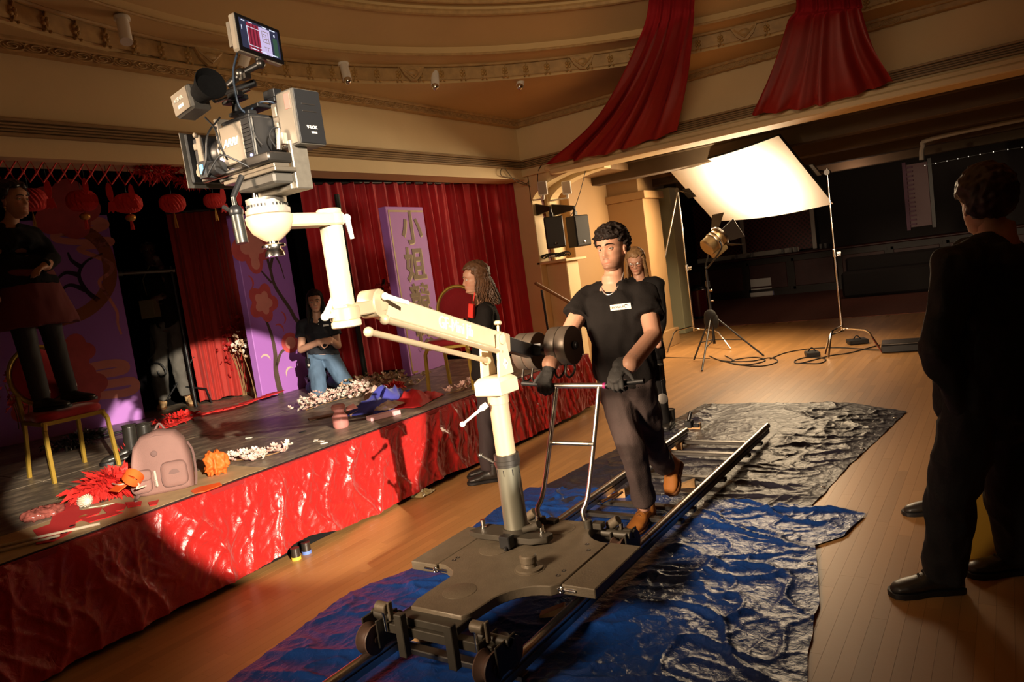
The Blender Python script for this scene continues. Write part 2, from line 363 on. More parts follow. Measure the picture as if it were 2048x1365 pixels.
# ================================================================ stage, skirt, curtains, painted flats
def fbm(x, y, z=0., o=3):
    a, s, f = 0., 1., 1.
    for _ in range(o): a += s*noise.noise((x*f, y*f, z*f)); s *= .5; f *= 2.03
    return a
def ridge(x, y, z=0.): return 1-min(1, abs(noise.noise((x, y, z)))*2.2)
def nodemat(name, build, rough=.5):
    m = bpy.data.materials.new(name); m.use_nodes = True; nt = m.node_tree; build(nt, nt.nodes['Principled BSDF']); MATS[name] = m
    nt.nodes['Principled BSDF'].inputs['Roughness'].default_value = rough; return m
def scuffed(nt, b):
    N, L = nt.nodes, nt.links; tc = N.new('ShaderNodeTexCoord'); mp = N.new('ShaderNodeMapping'); mp.inputs['Scale'].default_value = (5, 2.4, 5)
    n = N.new('ShaderNodeTexNoise'); n.inputs['Scale'].default_value = 2; n.inputs['Detail'].default_value = 9; n.inputs['Roughness'].default_value = .7
    r = N.new('ShaderNodeValToRGB'); r.color_ramp.elements[0].position = .46; r.color_ramp.elements[0].color = (.13, .105, .08, 1); r.color_ramp.elements[1].position = .72; r.color_ramp.elements[1].color = (.42, .33, .23, 1)
    L.new(tc.outputs['Object'], mp.inputs[0]); L.new(mp.outputs[0], n.inputs['Vector']); L.new(n.outputs['Fac'], r.inputs[0]); L.new(r.outputs[0], b.inputs['Base Color'])
deckm = nodemat('scuffed_black_deck_paint', scuffed, .42)
plym = mat('bare_plywood', (.46, .32, .17), .6, var=.18, vs=9)
o_st = thing('stage', 'low black painted stage with bare plywood front edge and red satin skirt', 'stage', (-3.9, 3.5, 0))
part('platform', MB().bx(-8.89, -3.90, -1.5, 6.88, 0, SZ-.03), blackc, o_st)
for k, x0 in enumerate((-5.66, -6.9, -8.14)):
    for j in range(7):
        y0 = -1.5+j*1.22+(k % 2)*.0
        if y0 < 9.0: part('deck_panel', MB().bx(x0+.003, x0+1.237, y0+.003, min(y0+1.217, 9.6), SZ-.03, SZ), deckm, o_st, bevel=.003)
for j in range(7):
    y0 = -1.5+j*1.22
    if y0 < 6.8: part('deck_panel', MB().bx(-4.42 if y0 > 2.2 else -4.42, -4.36+.06-.003 if False else -4.423-.0, y0, y0, 0, 0) if False else MB().bx(-4.423-.0, -5.66+1.24, y0+.003, min(y0+1.217, 6.88), SZ-.03, SZ), deckm, o_st)
for y0, y1, m_ in ((-1.5, .9, plym), (.903, 2.72, plym), (2.723, 4.6, deckm), (4.603, 6.88, deckm)):
    part('front_strip', MB().bx(-4.417, -3.885, y0, y1, SZ-.03, SZ+.002), m_, o_st, bevel=.003, label='bare tan plywood strip along the stage edge' if m_ is plym else None)
part('edge_strip', MB().bx(-3.885, -3.868, -1.5, 6.88, SZ-.035, SZ+.001), blackm, o_st)
def satin(nt, b):
    b.inputs['Base Color'].default_value = (.44, .013, .011, 1); b.inputs['Specular IOR Level'].default_value = .75; b.inputs['Sheen Weight'].default_value = .15
    N, L = nt.nodes, nt.links; tc = N.new('ShaderNodeTexCoord'); n = N.new('ShaderNodeTexNoise'); n.inputs['Scale'].default_value = 17; n.inputs['Detail'].default_value = 5; n.inputs['Distortion'].default_value = 1.2
    bp = N.new('ShaderNodeBump'); bp.inputs['Strength'].default_value = .5; bp.inputs['Distance'].default_value = .014
    L.new(tc.outputs['Object'], n.inputs['Vector']); L.new(n.outputs['Fac'], bp.inputs['Height']); L.new(bp.outputs[0], b.inputs['Normal'])
satm = nodemat('red_satin', satin, .33)
def skirt(u, v):
    Y = .2+u*6.7; hem = .035+.03*noise.noise((Y*1.3, 4, 0))+.05*math.exp(-((Y-2.85)/.25)**2)
    z = hem+(SZ-.004-hem)*v; t = 1-v
    d = .012+.028*t+.022*(1-abs(2*((Y*2.1+.2*noise.noise((Y, z*2, 7))) % 1)-1))*(.35+.65*t)
    wp = .5*noise.noise((Y*1.4, z*2.5, 21)); w1 = 1.35*.024*ridge(Y*2.6+wp+z*.9, z*.8, 1)**4+.016*ridge(Y*4.6-z*1.6+wp, z*1.2+Y*.3, 5)**5+.010*ridge(Y*8+z*5+wp, z*3, 9)**4+.006*ridge(Y*15-z*9, z*9, 19)**3
    w2 = .022*ridge(Y*11+z*2.5, z*1.9+Y, 2)**2+.012*ridge(Y*16-z*5, z*4, 3)**2
    k = min(1, max(0, (Y-4.3)/.5)); env = min(1, .25+t*4)
    return V((-3.866+d+env*(w1*(1-k)+w2*k), Y+.02*noise.noise((Y*3, z*4, 2))*env, z))
part('stage_skirt', MB().grid(skirt, 760, 56), satm, o_st, smooth=True, angle=180, label='crumpled red satin skirt pinned along the stage edge')
part('stage_skirt', MB().grid(lambda u, v: V((-3.85-u*1.6, 6.9+.03*sin(u*40)+.015*ridge(u*14, v*3), .03+v*(SZ-.035))), 120, 20), satm, o_st, smooth=True, angle=180)
part('skirt_binding', MB().bx(-3.868, -3.846, .2, 6.9, SZ-.03, SZ-.004), mat('red_binding', (.3, .012, .012), .6), o_st)
# curtains
def curtain(name, label, pts, z0, z1, period, depth, m_, nu=260, nv=16, seed=0, group=None, taper=0.):
    P = [V((p[0], p[1], 0)) for p in pts]; seg = [(P[i+1]-P[i]).length for i in range(len(P)-1)]; tot = sum(seg)
    def fn(u, v):
        q = u*tot; i = 0
        while i < len(seg)-1 and q > seg[i]: q -= seg[i]; i += 1
        d = (P[i+1]-P[i]).normalized(); n = V((-d.y, d.x, 0)); c = P[i]+d*q; s = u*tot/period
        ph = s+.45*noise.noise((s*.6, v*.5, seed))+.25*noise.noise((s*1.7, v*.8, seed+3))
        a = depth*(.65+.5*noise.noise((s*.8, v*.7, seed+9)))*(.45+.55*(1-v)**.5+.1)
        return c+n*(a*sin(2*pi*ph)+a*.35*sin(4.4*pi*ph+1))+V((0, 0, z0+(z1-z0)*v+(.012*sin(2*pi*s*.5) if v == 0 else 0)))
    t = thing(name, label, 'curtain', (P[0].x, P[0].y, z0), group)
    part('drop', MB().grid(fn, nu, nv), m_, t, smooth=True, angle=180)
    mb = MB(); 
    for i in range(len(P)-1): mb.cyl(P[i]+V((0, 0, z1)), P[i+1]+V((0, 0, z1)), .02)
    part('curtain_rail', mb, blackm, t)
    return t
velvet = mat('red_velvet', (.46, .008, .014), .7, sheen=.45, var=.1, vs=5, bump=.1, bs=60)
velvet2 = mat('worn_red_curtain', (.40, .022, .014), .75, sheen=.3, var=.1, vs=5)
curtain('stage_curtain', 'wide deep red velvet house curtain hanging behind the lettered banner', [(-6.35, 5.45), (-6.2, 6.2), (-6.1, 7.6), (-5.75, 8.9)], SZ+.02, 2.86, .17, .085, velvet, 560, 20, 1)
curtain('stage_curtain', 'narrow red side curtain behind the blossom flat, bottom lit', [(-7.62, 4.62), (-7.3, 5.25)], SZ+.02, 2.75, .115, .035, velvet2, 140, 16, 4)
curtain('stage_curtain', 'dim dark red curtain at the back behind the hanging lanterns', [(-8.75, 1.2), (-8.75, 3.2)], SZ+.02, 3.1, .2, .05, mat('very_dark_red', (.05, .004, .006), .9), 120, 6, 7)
# painted flats ------------------------------------------------------------
class Plane2:
    def __init__(s, bl, br, lean=0.):
        s.o = V(bl); s.ax = (V(br)-V(bl)).normalized(); nrm = s.ax.cross(V((0, 0, 1))); s.ay = (V((0, 0, 1))-nrm*lean).normalized()
        s.n = s.ax.cross(s.ay).normalized(); s.w = (V(br)-V(bl)).length
    def uv(s, x, y):
        d = ray(x, y); t = (s.o-CC).dot(s.n)/d.dot(s.n); q = CC+d*t-s.o; return V((q.dot(s.ax), q.dot(s.ay), 0))
    def P(s, u, v, h=.0): return s.o+s.ax*u+s.ay*v+s.n*h
def ribbon(pl, uvs, wd, h=.003):
    n = len(uvs); mb = MB(); wd = wd if isinstance(wd, (list, tuple)) else [wd]*n; L_ = []; R_ = []
    for i in range(n):
        t = (uvs[min(i+1, n-1)]-uvs[max(i-1, 0)]); t = t.normalized() if t.length > 0 else V((1, 0, 0)); s = V((-t.y, t.x, 0))*wd[i]/2
        a, b = uvs[i]+s, uvs[i]-s; L_.append(pl.P(a.x, a.y, h)); R_.append(pl.P(b.x, b.y, h))
    return mb.add(L_+R_, [(i, i+1, n+i+1, n+i) for i in range(n-1)])
def blob(pl, c, fn, h=.004, n=40):
    mb = MB(); P = [pl.P(c.x, c.y, h+.003)]+[pl.P(c.x+fn(2*pi*k/n)*cos(2*pi*k/n), c.y+fn(2*pi*k/n)*sin(2*pi*k/n), h) for k in range(n)]
    return mb.add(P, [(0, 1+k, 1+(k+1) % n) for k in range(n)])
def stroke(pl, px, w0, w1=None, n=7): 
    p = hermite([pl.uv(*q) for q in px], n); w1 = w0 if w1 is None else w1; k = len(p); return ribbon(pl, p, [w0+(w1-w0)*i/(k-1) for i in range(k)])
purple = mat('lavender_flat_paint', (.47, .18, .63), .6, var=.05, vs=2.5)
purpled = mat('violet_flat_edge', (.36, .14, .50), .6)
coral = mat('coral_paint', (.66, .10, .10), .65, var=.12, vs=9)
coralp = mat('pale_coral_paint', (.85, .30, .24), .65, var=.05, vs=9)
barkp = mat('brown_branch_paint', (.10, .06, .045), .7, var=.2, vs=12)
goldp = mat('gold_letter_paint', (.42, .26, .06), .5, var=.1, vs=20)
def flat_board(name, label, pl, H, th, cat='flat'):
    t = thing(name, label, cat, pl.o); mb = MB()
    c = pl.P(pl.w/2, H/2, -th/2); R = M((pl.ax, pl.ay, pl.n)).transposed(); mb.box(c, (pl.w, H, th), R)
    part('board', mb, purple, t, bevel=.006); return t
pl2 = Plane2(fl(527, 800, SZ), fl(622, 772, SZ)); H2 = pl2.uv(462, 430).y
t2 = flat_board('painted_flat', 'tall lavender flat painted with a brown branch and coral blossoms', pl2, H2, .09)
for px, a, b in ((((562, 791), (552, 746), (550, 707), (543, 672), (529, 633)), .085, .03), (((552, 735), (561, 707), (573, 697)), .045, .025), (((612, 655), (592, 640), (578, 616), (550, 573), (540, 538), (533, 514), (524, 490)), .06, .03), (((540, 535), (547, 512), (559, 528), (569, 559)), .045, .01), (((543, 566), (522, 542)), .03, .02)):
    part('painted_branch', stroke(pl2, px, a, b), barkp, t2)
five = lambda r, k=.32, ph=0.: (lambda t: r*(1-k*.5+k*abs(cos(2.5*(t+ph)))))
for (x, y), f in (((503, 489), five(.26, .35, .3)), ((526, 606), five(.185, .4, .1)), ((510, 527), lambda t: .10*(1+.15*abs(sin(t)))), ((580, 686), lambda t: .125+.01*cos(2*t))):
    b = part('painted_blossom', blob(pl2, pl2.uv(x, y), f), coral, t2)
    part('petal_blush', blob(pl2, pl2.uv(x, y), lambda t: f(t)*.6, .008), coralp, b)
for k, (x, y, a) in enumerate(((502, 564, .1), (567, 635, .1), (560, 655, .9), (531, 715, 1.3), (577, 742, 2.2))):
    c = pl2.uv(x, y); pts = [c+V((.075*cos(a+q-1.2), .075*sin(a+q-1.2), 0))-V((.05*cos(a), .05*sin(a), 0)) for q in [i*.3 for i in range(9)]]
    part('painted_petal', ribbon(pl2, pts, [.004+.022*sin(pi*i/8) for i in range(9)]), coral if k < 3 else mat('cream_petal_paint', (.7, .55, .45), .6), t2)
a1_, b1_ = fl(80, 880, SZ), fl(291, 838, SZ); e1 = (b1_-a1_).normalized()
pl1 = Plane2(a1_-e1*1.1, b1_); H1 = pl1.uv(209, 430).y
t1 = flat_board('painted_flat', 'wide purple flat painted with coral cloud scrolls and an orange ring', pl1, H1, .09)
q3 = lambda L_: [(x/2.438, 300+y/2.438) for x, y in L_]
for L_, a, b, m_ in (([(330, 1085), (520, 1045), (600, 1045), (608, 1070), (560, 1085), (480, 1100), (463, 1128), (490, 1148), (560, 1138), (645, 1128), (660, 1160), (610, 1185), (480, 1200), (340, 1222)], .085, .085, coralp),
        ([(160, 352), (350, 350), (480, 348), (512, 365), (470, 385), (380, 395), (275, 410), (280, 438), (400, 450), (525, 438), (540, 455), (470, 470), (385, 485), (480, 525), (545, 560), (535, 600), (485, 645), (530, 720), (570, 790), (575, 850), (592, 900)], .09, .02, coralp),
        ([(300, 392), (420, 402), (500, 470), (535, 570), (530, 660), (480, 740), (400, 800), (290, 832)], .12, .12, mat('burnt_orange_paint', (.36, .10, .03), .65))):
    part('painted_scroll', stroke(pl1, q3(L_), a, b, 8), m_, t1)
for L_ in ([(480, 735), (420, 685), (385, 610), (420, 545), (500, 505)], [(385, 610), (320, 600), (270, 640)], [(420, 685), (340, 660), (280, 700)], [(400, 575), (350, 540), (330, 500)]):
    part('painted_branch', stroke(pl1, q3(L_), .05, .015), mat('plum_branch_paint', (.03, .012, .03), .7), t1)
for x, y, r in ((360, 990, .2), (400, 1150, .24), (320, 290, .32), (150, 1245, .2)):
    c = pl1.uv(x/2.438, 300+y/2.438); part('painted_cloud', blob(pl1, c, lambda t: r*(.75+.22*abs(cos(2.5*t)))), coral, t1)
# lettered banner
plb = Plane2(fl(822, 753, SZ), fl(892, 730, SZ)); HB = plb.uv(768, 413).y
tb = flat_board('lettered_banner', 'tall lavender banner board with gold lettering and gold border', plb, HB, .10, 'banner')
bw = plb.w
for a, b in (((.045, .03), (.045, HB-.04)), ((.035, HB-.05), (bw-.02, HB-.05)), ((.045, .03), (bw*.2, .03))):
    part('gold_border', ribbon(plb, [V((*a, 0)), V((*b, 0))], .022), goldp, tb)
def glyph(txt, size, P0, ax, ay, m_, parent, name='lettering', off=.0, align='CENTER', ext=.001, label=None):
    cu = bpy.data.curves.new('t', 'FONT'); cu.body = txt; cu.size = size; cu.align_x = align; cu.align_y = 'CENTER'; cu.extrude = ext; cu.offset = off; cu.resolution_u = 3; cu.shear = .35 if txt == 'ARRI' else 0; cu.offset = {'ARRI': .0007, 'GF-Mini Jib': .0005}.get(txt, off)
    ob = bpy.data.objects.new('t', cu); COL.objects.link(ob); dg = bpy.context.evaluated_depsgraph_get(); me = bpy.data.meshes.new_from_object(ob.evaluated_get(dg)); bpy.data.objects.remove(ob)
    ax, ay = V(ax).normalized(), V(ay).normalized(); X = M((ax, ay, ax.cross(ay))).transposed().to_4x4(); X.translation = V(P0)-org(parent)
    me.transform(X); me.materials.clear(); me.materials.append(m_); o = bpy.data.objects.new(name, me); COL.objects.link(o); o.parent = parent; ORG[o.name] = org(parent)
    if label: o['label'] = label
    return o
for ch, x, y in (('\u5c0f', 823, 460), ('\u59d0', 831, 533), ('\u7af6', 842, 605), ('\u9078', 852, 672)):
    c = plb.uv(x, y); glyph(ch, .40, plb.P(c.x+.012, c.y-.012, .002), plb.ax, plb.ay, mat('pale_gold_shadow', (.55, .40, .16), .5), tb, off=.008)
    glyph(ch, .40, plb.P(c.x, c.y, .004), plb.ax, plb.ay, mat('olive_gold_letter', (.20, .12, .05), .6), tb, off=.009)
# ================================================================ tarpaulins, camera track
def lerpl(tab, y):
    for (a, p), (b, q) in zip(tab, tab[1:]):
        if y <= b: return p+(q-p)*max(0, (y-a))/(b-a)
    return tab[-1][1]
def tarpmat(name, col, rough, bs):
    def f(nt, b):
        b.inputs['Base Color'].default_value = (*col, 1); b.inputs['Specular IOR Level'].default_value = .3 if col[2] > .1 else .17
        N, L = nt.nodes, nt.links; tc = N.new('ShaderNodeTexCoord'); n = N.new('ShaderNodeTexNoise'); n.inputs['Scale'].default_value = bs; n.inputs['Detail'].default_value = 6
        n.inputs['Distortion'].default_value = .6
        bp = N.new('ShaderNodeBump'); bp.inputs['Strength'].default_value = .5; bp.inputs['Distance'].default_value = .012
        L.new(tc.outputs['Object'], n.inputs['Vector']); L.new(n.outputs['Fac'], bp.inputs['Height']); L.new(bp.outputs[0], b.inputs['Normal'])
    return nodemat(name, f, rough)
def tarp(label, ys, le, ri, m_, seed, amp, nu=240, nv=380, base=.004):
    y0, y1 = ys
    def fn(u, v):
        y = y0+(y1-y0)*v; xl, xr = lerpl(le, y), lerpl(ri, y); x = xl+(xr-xl)*u+.015*noise.noise((y*5, seed, 0))*(1 if u in (0, 1) else .3)
        yy = y+.03*noise.noise((x*3, seed+4, 0))
        rail = min(abs(x+1.97-.305), abs(x+1.97+.305)); k = min(1, .15+rail*6); inner = 1 if abs(x+1.97) > .33 else .45
        w_ = .5*noise.noise((x*1.1, yy*1.1, seed+30)); h = 1.2*ridge(x*1.2+1.2*yy+w_, yy*2.2-.8*x, seed)**7+1.0*ridge(x*2.2-yy*1.5+w_, yy*2.8+x*1.3, seed+5)**7+.55*ridge(x*4+yy*3+w_, yy*5.5-x*3, seed+8)**5+.22*ridge(x*8-yy*4, yy*8+x*5, seed+15)**4+.5*noise.noise((x*2, yy*2, seed))+.2
        return V((x, yy, base+amp*h*k*inner*min(1, .3+6*min(u, 1-u))+.002*noise.noise((x*20, yy*20, seed))+.002))
    mb = MB().grid(fn, nu, nv)
    o = solo('tarpaulin', mb, m_, label, 'tarpaulin', smooth=True, angle=180)
    for px, py in [(fn(.985, q).x, q) for q in (.2, .5, .8)]:
        p = fn(.985, py); part('eyelet', MB().tube([p+V((.012*cos(2*pi*k/12), .012*sin(2*pi*k/12), .004)) for k in range(12)], .003, 5, True), steel, o, smooth=True)
    return o
tarp('far grey-navy tarpaulin under the far half of the track, crinkled and shiny', (4.0, 6.95), [(4.0, -2.98), (4.4, -2.9), (5.1, -2.82), (6.95, -2.62)], [(4.0, -1.06), (5.06, -.97), (6.6, -.78), (6.95, -1.3)],
     tarpmat('grey_navy_poly', (.024, .023, .036), .36, 26), 3, .014, base=.002)
tarp('bright blue tarpaulin under the dolly, rumpled towards its right edge', (.3, 4.25), [(.3, -2.9), (1.66, -2.89), (2.48, -3.02), (2.84, -2.87), (3.5, -2.93), (4.0, -3.0), (4.25, -3.0)], [(.3, -.65), (2.5, -.69), (3.24, -.79), (3.7, -.9), (3.85, -.80), (4.2, -.74), (4.25, -.95)],
     tarpmat('blue_poly', (.008, .043, .20), .30, 34), 13, .018, base=.007)
XC = -1.97
tr = thing('camera_track', 'straight steel camera dolly track with dark cross ties on tarpaulins', 'track', (XC, 3, 0))
for sx, y1 in ((-.305, 5.55), (.305, 5.72)):
    part('rail', MB().cyl((XC+sx, .2, .105), (XC+sx, y1, .105), .023, n=20).bx(XC+sx-.018, XC+sx+.018, .2, y1-.02, .055, .085), steel, tr, smooth=True)
    for y in (3.36,): part('rail_joint', MB().cyl((XC+sx, y-.004, .105), (XC+sx, y+.004, .105), .0235, n=20), darksteel, tr)
for y in (.9, fl(905, 1310, .06).y, fl(1225, 1016, .06).y-.08, fl(1225, 1016, .06).y+.12, fl(1400, 952, .06).y, fl(1380, 903, .06).y, 5.42):
    part('cross_tie', MB().bx(XC-.34, XC+.34, y-.025, y+.025, .03, .056), darksteel, tr, bevel=.004)
c_ = fl(1225, 1000, .09); part('toggle_clamp', MB().cyl(c_+V((-.05, -.06, 0)), c_+V((.02, .05, .02)), .012).cyl(c_+V((.0, .0, .0)), c_+V((.04, .07, .03)), .008), chrome, tr, smooth=True)
c_ = fl(1378, 848, .13); part('track_stop', MB().box(c_, (.06, .07, .06)).cyl(c_+V((0, 0, .03)), c_+V((.02, .02, .1)), .015).box(c_+V((.05, .02, -.02)), (.06, .03, .03)), blackm, tr, bevel=.004)
wd_n = 0
for px, py, a, ds in ((1350, 893, .2, 'behind the raised boot'), (1232, 990, .5, 'beside the toggle clamp on the left rail'), (848, 1272, .1, 'under the left front wheel'), (975, 1343, .9, 'nearest to the bottom of the picture'), (1105, 1222, .4, 'in the shade under the dolly'), (1388, 853, .1, 'at the far end of the left rail'), (1372, 968, .3, 'by the right rail behind the boots')):
    c = fl(px, py, .03); Rz = M.Rotation(a, 3, 'Z')
    mb = MB(); P = [c+Rz @ V(q) for q in ((-.06, -.025, -.028), (.06, -.025, -.028), (.06, .025, -.028), (-.06, .025, -.028), (-.06, -.025, -.01), (.06, -.025, .03), (.06, .025, .03), (-.06, .025, -.01))]
    mb.add(P, [(0, 3, 2, 1), (4, 5, 6, 7), (0, 1, 5, 4), (1, 2, 6, 5), (2, 3, 7, 6), (3, 0, 4, 7)])
    solo('wooden_wedge', mb, wood, 'small pale wooden levelling wedge '+ds, 'wedge', 'wooden wedges under the track', bevel=.002)
# ================================================================ dolly
olive = mat('olive_grey_cast_metal', (.125, .10, .068), .48, .25, var=.15, vs=14, bump=.15, bs=120)
olived = mat('dark_olive_metal', (.05, .043, .032), .5, .3, var=.15, vs=20)
DZ = .275
dl = thing('camera_dolly', 'olive metal four-wheeled camera dolly with chrome push bar on the track', 'dolly', (XC, 2.65, .13))
def arcp(cx, cy, r, a0, a1, n=8): return [(cx+r*cos(a0+(a1-a0)*k/n), cy+r*sin(a0+(a1-a0)*k/n)) for k in range(n+1)]
Yf, Yb = 2.44, 2.88
poly = [(-.34, Yf)]+[(-.30, Yf), (-.22, 2.40), (-.19, 2.36), (-.19, 2.12), (-.17, 2.06), (.10, 2.06), (.12, 2.1)]+arcp(.33, 2.2, .2, pi, pi/2+.1, 7)[1:]+[(.34, Yf), (.34, Yb)]+arcp(.34, 3.05, .17, -pi/2, -pi, 6)[1:]+[(.17, 3.10), (-.17, 3.10)]+arcp(-.34, 3.05, .17, 0, -pi/2, 6)+[(-.34, Yb)]
part('deck_plate', MB().prism(poly, (XC, 0, DZ-.045), (1, 0, 0), (0, 1, 0), .045), olive, dl, bevel=.004)
for s in (-1, 1):
    b = part('side_board', MB().box((XC+s*.425, (Yf+Yb)/2, DZ-.0225), (.16, Yb-Yf+.02, .043)), olive, dl, bevel=.004)
    c = V((XC+s*.345, Yf-.006, DZ-.022))
    part('toggle_latch', MB().cyl(c+V((-.07, -.006, 0)), c+V((.07, -.006, 0)), .006).tube([c+V((.012*cos(q), -.012, .012*sin(q))) for q in [k*pi/6 for k in range(12)]], .003, 6, True).box(c+V((.05, -.004, 0)), (.03, .008, .016)), chrome, b, smooth=True)
for x, y, r in ((-.05, 2.24, .075), (-.17, 2.67, .08), (.02, 2.98, .075), (.13, 2.52, .07)):
    part('cover_disc', MB().lathe((XC+x, y, DZ), (0, 0, 1), [(r, -.002), (r, .0015), (r-.003, .0025), (0, .0025)], 28), olive, dl, smooth=True)
for x, y in ((-.29, 2.5), (-.29, 2.53), (-.29, 2.82), (.29, 2.5), (.29, 2.55), (.29, 2.78), (.25, 2.84), (-.25, 2.84)):
    part('bolt_hole', MB().lathe((XC+x, y, DZ), (0, 0, 1), [(.011, -.002), (.011, .001), (.007, .0015), (.006, -.001), (0, -.001)], 12), blackm, dl)
part('seat_socket', MB().lathe((XC+.13, 2.52, DZ), (0, 0, 1), [(.062, 0), (.062, .012), (.036, .016), (.033, .03), (.038, .036), (.038, .062), (.032, .068), (0, .068)], 24), olive, dl, smooth=True)
wheelp = [(.030, -.03), (.062, -.03), (.064, -.024), (.050, -.012), (.044, 0), (.050, .012), (.064, .024), (.062, .03), (.030, .03)]
wheelm = mat('brown_rubber_wheel', (.09, .05, .035), .5)
for y, f in ((2.0, -1), (3.10, 1)):
    mb = MB().bx(XC-.3, XC+.3, y-.02, y+.025, DZ-.09, DZ-.05).cyl((XC-.36, y+.03, DZ-.05), (XC-.2, y+.03, DZ-.05), .022).cyl((XC+.2, y+.03, DZ-.05), (XC+.36, y+.03, DZ-.05), .022)
    mb.bx(XC-.2, XC+.12, y, y-f*.12, DZ-.05, DZ-.018)
    ax_ = part('axle_beam', mb, olived, dl, bevel=.003)
    for s in (-1, 1):
        for dy in (-.045, .05):
            c = V((XC+s*.305, y+dy*1.3, .168))
            w_ = part('wheel', MB().lathe(c, (1, 0, 0), wheelp, 26).cyl(c-V((.036, 0, 0)), c+V((.036, 0, 0)), .014), wheelm, dl, smooth=True)
        mb = MB().bx(XC+s*.305-.045, XC+s*.305-.036, y-.06, y+.07, .13, .25).bx(XC+s*.305+.036, XC+s*.305+.045, y-.06, y+.07, .13, .25).cyl((XC+s*.2, y-.02*f, .235), (XC+s*.36, y-.02*f, .235), .02).bx(XC+s*.13-.02, XC+s*.13+.02, y+f*.05-.015, y+f*.05+.02, .12, DZ-.03 if f > 0 else .3)
        part('wheel_bracket', mb, olived, dl, bevel=.003)
        part('locking_bolt', MB().cyl((XC+s*.24, y+f*.03, .2), (XC+s*.24, y+f*.03, .285), .008).ell((XC+s*.24, y+f*.03, .285), .012), chrome, dl, smooth=True)
        part('cylinder_stop', MB().cyl((XC+s*.25-.03, y+f*.02, DZ+(.02 if f < 0 else -.02)), (XC+s*.25+.03, y+f*.02, DZ+.02), .024).bx(XC+s*.25+.035, XC+s*.25+.047, y+f*.02-.012, y+f*.02+.012, DZ-.03, DZ+(.05 if f < 0 else .0)), olive, dl, bevel=.003)
# push bar
lb, rb_ = fl(1085, 1045, DZ), fl(1176, 1052, DZ)
lb, rb_ = V((XC-.10, 3.02, DZ)), V((XC+.14, 3.04, DZ))
lb = fl(1085, 1045, DZ+.01); rb_ = fl(1176, 1052, DZ+.01)
def ontop(px, py, y): return oY(px, py, y)
yb = (lb.y+rb_.y)/2+.18
tl, trr = ontop(1113, 772, yb), ontop(1198, 772, yb)
mb = MB()
for a, b, kx in ((lb, tl, 1), (rb_, trr, 1)):
    mb.tube(hermite([a, a+V((-.02*kx, .0, .07)), a+(b-a)*.25+V((-.012, .0, .0)), b-(b-a)*.06, b], 5), .0125, 12)
m1, m2 = lb+(tl-lb)*.58, rb_+(trr-rb_)*.58
mb.cyl(m1, m2, .011); mb.cyl(m1, m1+(m2-m1)*.12, .015, .011).cyl(m2, m2+(m1-m2)*.12, .015, .011)
hl, hr = ontop(1045, 767, yb), ontop(1288, 762, yb)
mb.cyl(tl-(trr-tl)*.08, trr+(trr-tl)*.12, .0145)
pb = part('push_bar', mb, mat('satin_chrome', (.78, .75, .70), .3, 1.), dl, smooth=True)
part('bar_grip', MB().cyl(hl, tl-(trr-tl)*.05, .013), blackp, pb, smooth=True); part('bar_grip', MB().cyl(trr+(trr-tl)*.1, hr, .013), blackp, pb, smooth=True)
part('tape_ring', MB().cyl(trr+(trr-tl)*.1, trr+(trr-tl)*.16, .0155), mat('magenta_tape', (.3, .02, .14), .5), pb)
for p in (lb, rb_): part('bar_socket', MB().cyl(p-V((0, 0, .02)), p+V((0, 0, .03)), .022).box(p+V((.04, .03, -.005)), (.06, .05, .03)), olived, dl, bevel=.003)
# ================================================================ jib crane
ivory = mat('ivory_painted_metal', (.66, .55, .38), .38, .1, var=.06, vs=10, spec=.5)
tanm = mat('tan_anodised_metal', (.55, .44, .29), .36, .3, var=.06, vs=10)
greycol = mat('grey_green_column', (.15, .145, .11), .4, .5, var=.08, vs=8)
bc = fl(1036, 1078, DZ); BX, BY = bc.x, bc.y
jb = thing('jib_crane', 'cream metal jib crane with two pairs of round counterweights on a grey column', 'crane', (BX, BY, DZ))
part('base_bracket', MB().prism([(-.26, -.05), (-.2, -.075), (.13, -.075), (.2, -.03), (.2, .03), (.1, .06), (-.22, .06)], (BX, BY-.01, DZ+.012), (1, 0, 0), (0, 1, 0), .03).cyl((BX, BY, DZ), (BX, BY, DZ+.02), .1), olived, jb, bevel=.004)
for x, y in ((-.2, -.01), (.15, .0)):
    part('bracket_bolt', MB().cyl((BX+x, BY+y, DZ+.03), (BX+x, BY+y, DZ+.085), .012).cyl((BX+x, BY+y, DZ+.03), (BX+x, BY+y, DZ+.05), .017), chrome, jb, smooth=True)
part('clamp_block', MB().box((BX+.02, BY-.12, DZ+.035), (.06, .05, .06)).cyl((BX+.03, BY-.15, DZ+.02), (BX+.03, BY-.15, DZ+.0), .01), blackm, jb, bevel=.004)
zc = oY(1008, 915, BY).z; zt = oY(985, 795, BY).z
part('lower_column', MB().lathe((BX, BY, 0), (0, 0, 1), [(.066, DZ+.03), (.064, DZ+.06), (.060, DZ+.07), (.057, zc-.01), (.057, zc)], 28), greycol, jb, smooth=True)
part('column_collar', MB().lathe((BX, BY, zc-.04), (0, 0, 1), [(.062, 0), (.062, .012), (.066, .014), (.066, .032), (.062, .034), (.062, .06), (.05, .062)], 28).cyl((BX-.06, BY-.03, zc-.02), (BX-.12, BY-.05, zc+.02), .008).ell((BX-.12, BY-.05, zc+.02), .014), darksteel, jb, smooth=True)
mb = MB().cyl((BX+.06, BY-.02, DZ+.06), (BX+.13, BY-.03, DZ+.085), .016).cyl((BX+.13, BY-.03, DZ+.085), (BX+.16, BY-.03, DZ+.1), .02)
part('column_clamp', mb.lathe((BX, BY, DZ+.03), (0, 0, 1), [(.07, 0), (.07, .035), (.064, .036)], 28), olived, jb, smooth=True)
part('upper_column', MB().lathe((BX, BY, 0), (0, 0, 1), [(.049, zc), (.048, zt-.03), (.052, zt-.029), (.052, zt+.02)], 28), tanm, jb, smooth=True)
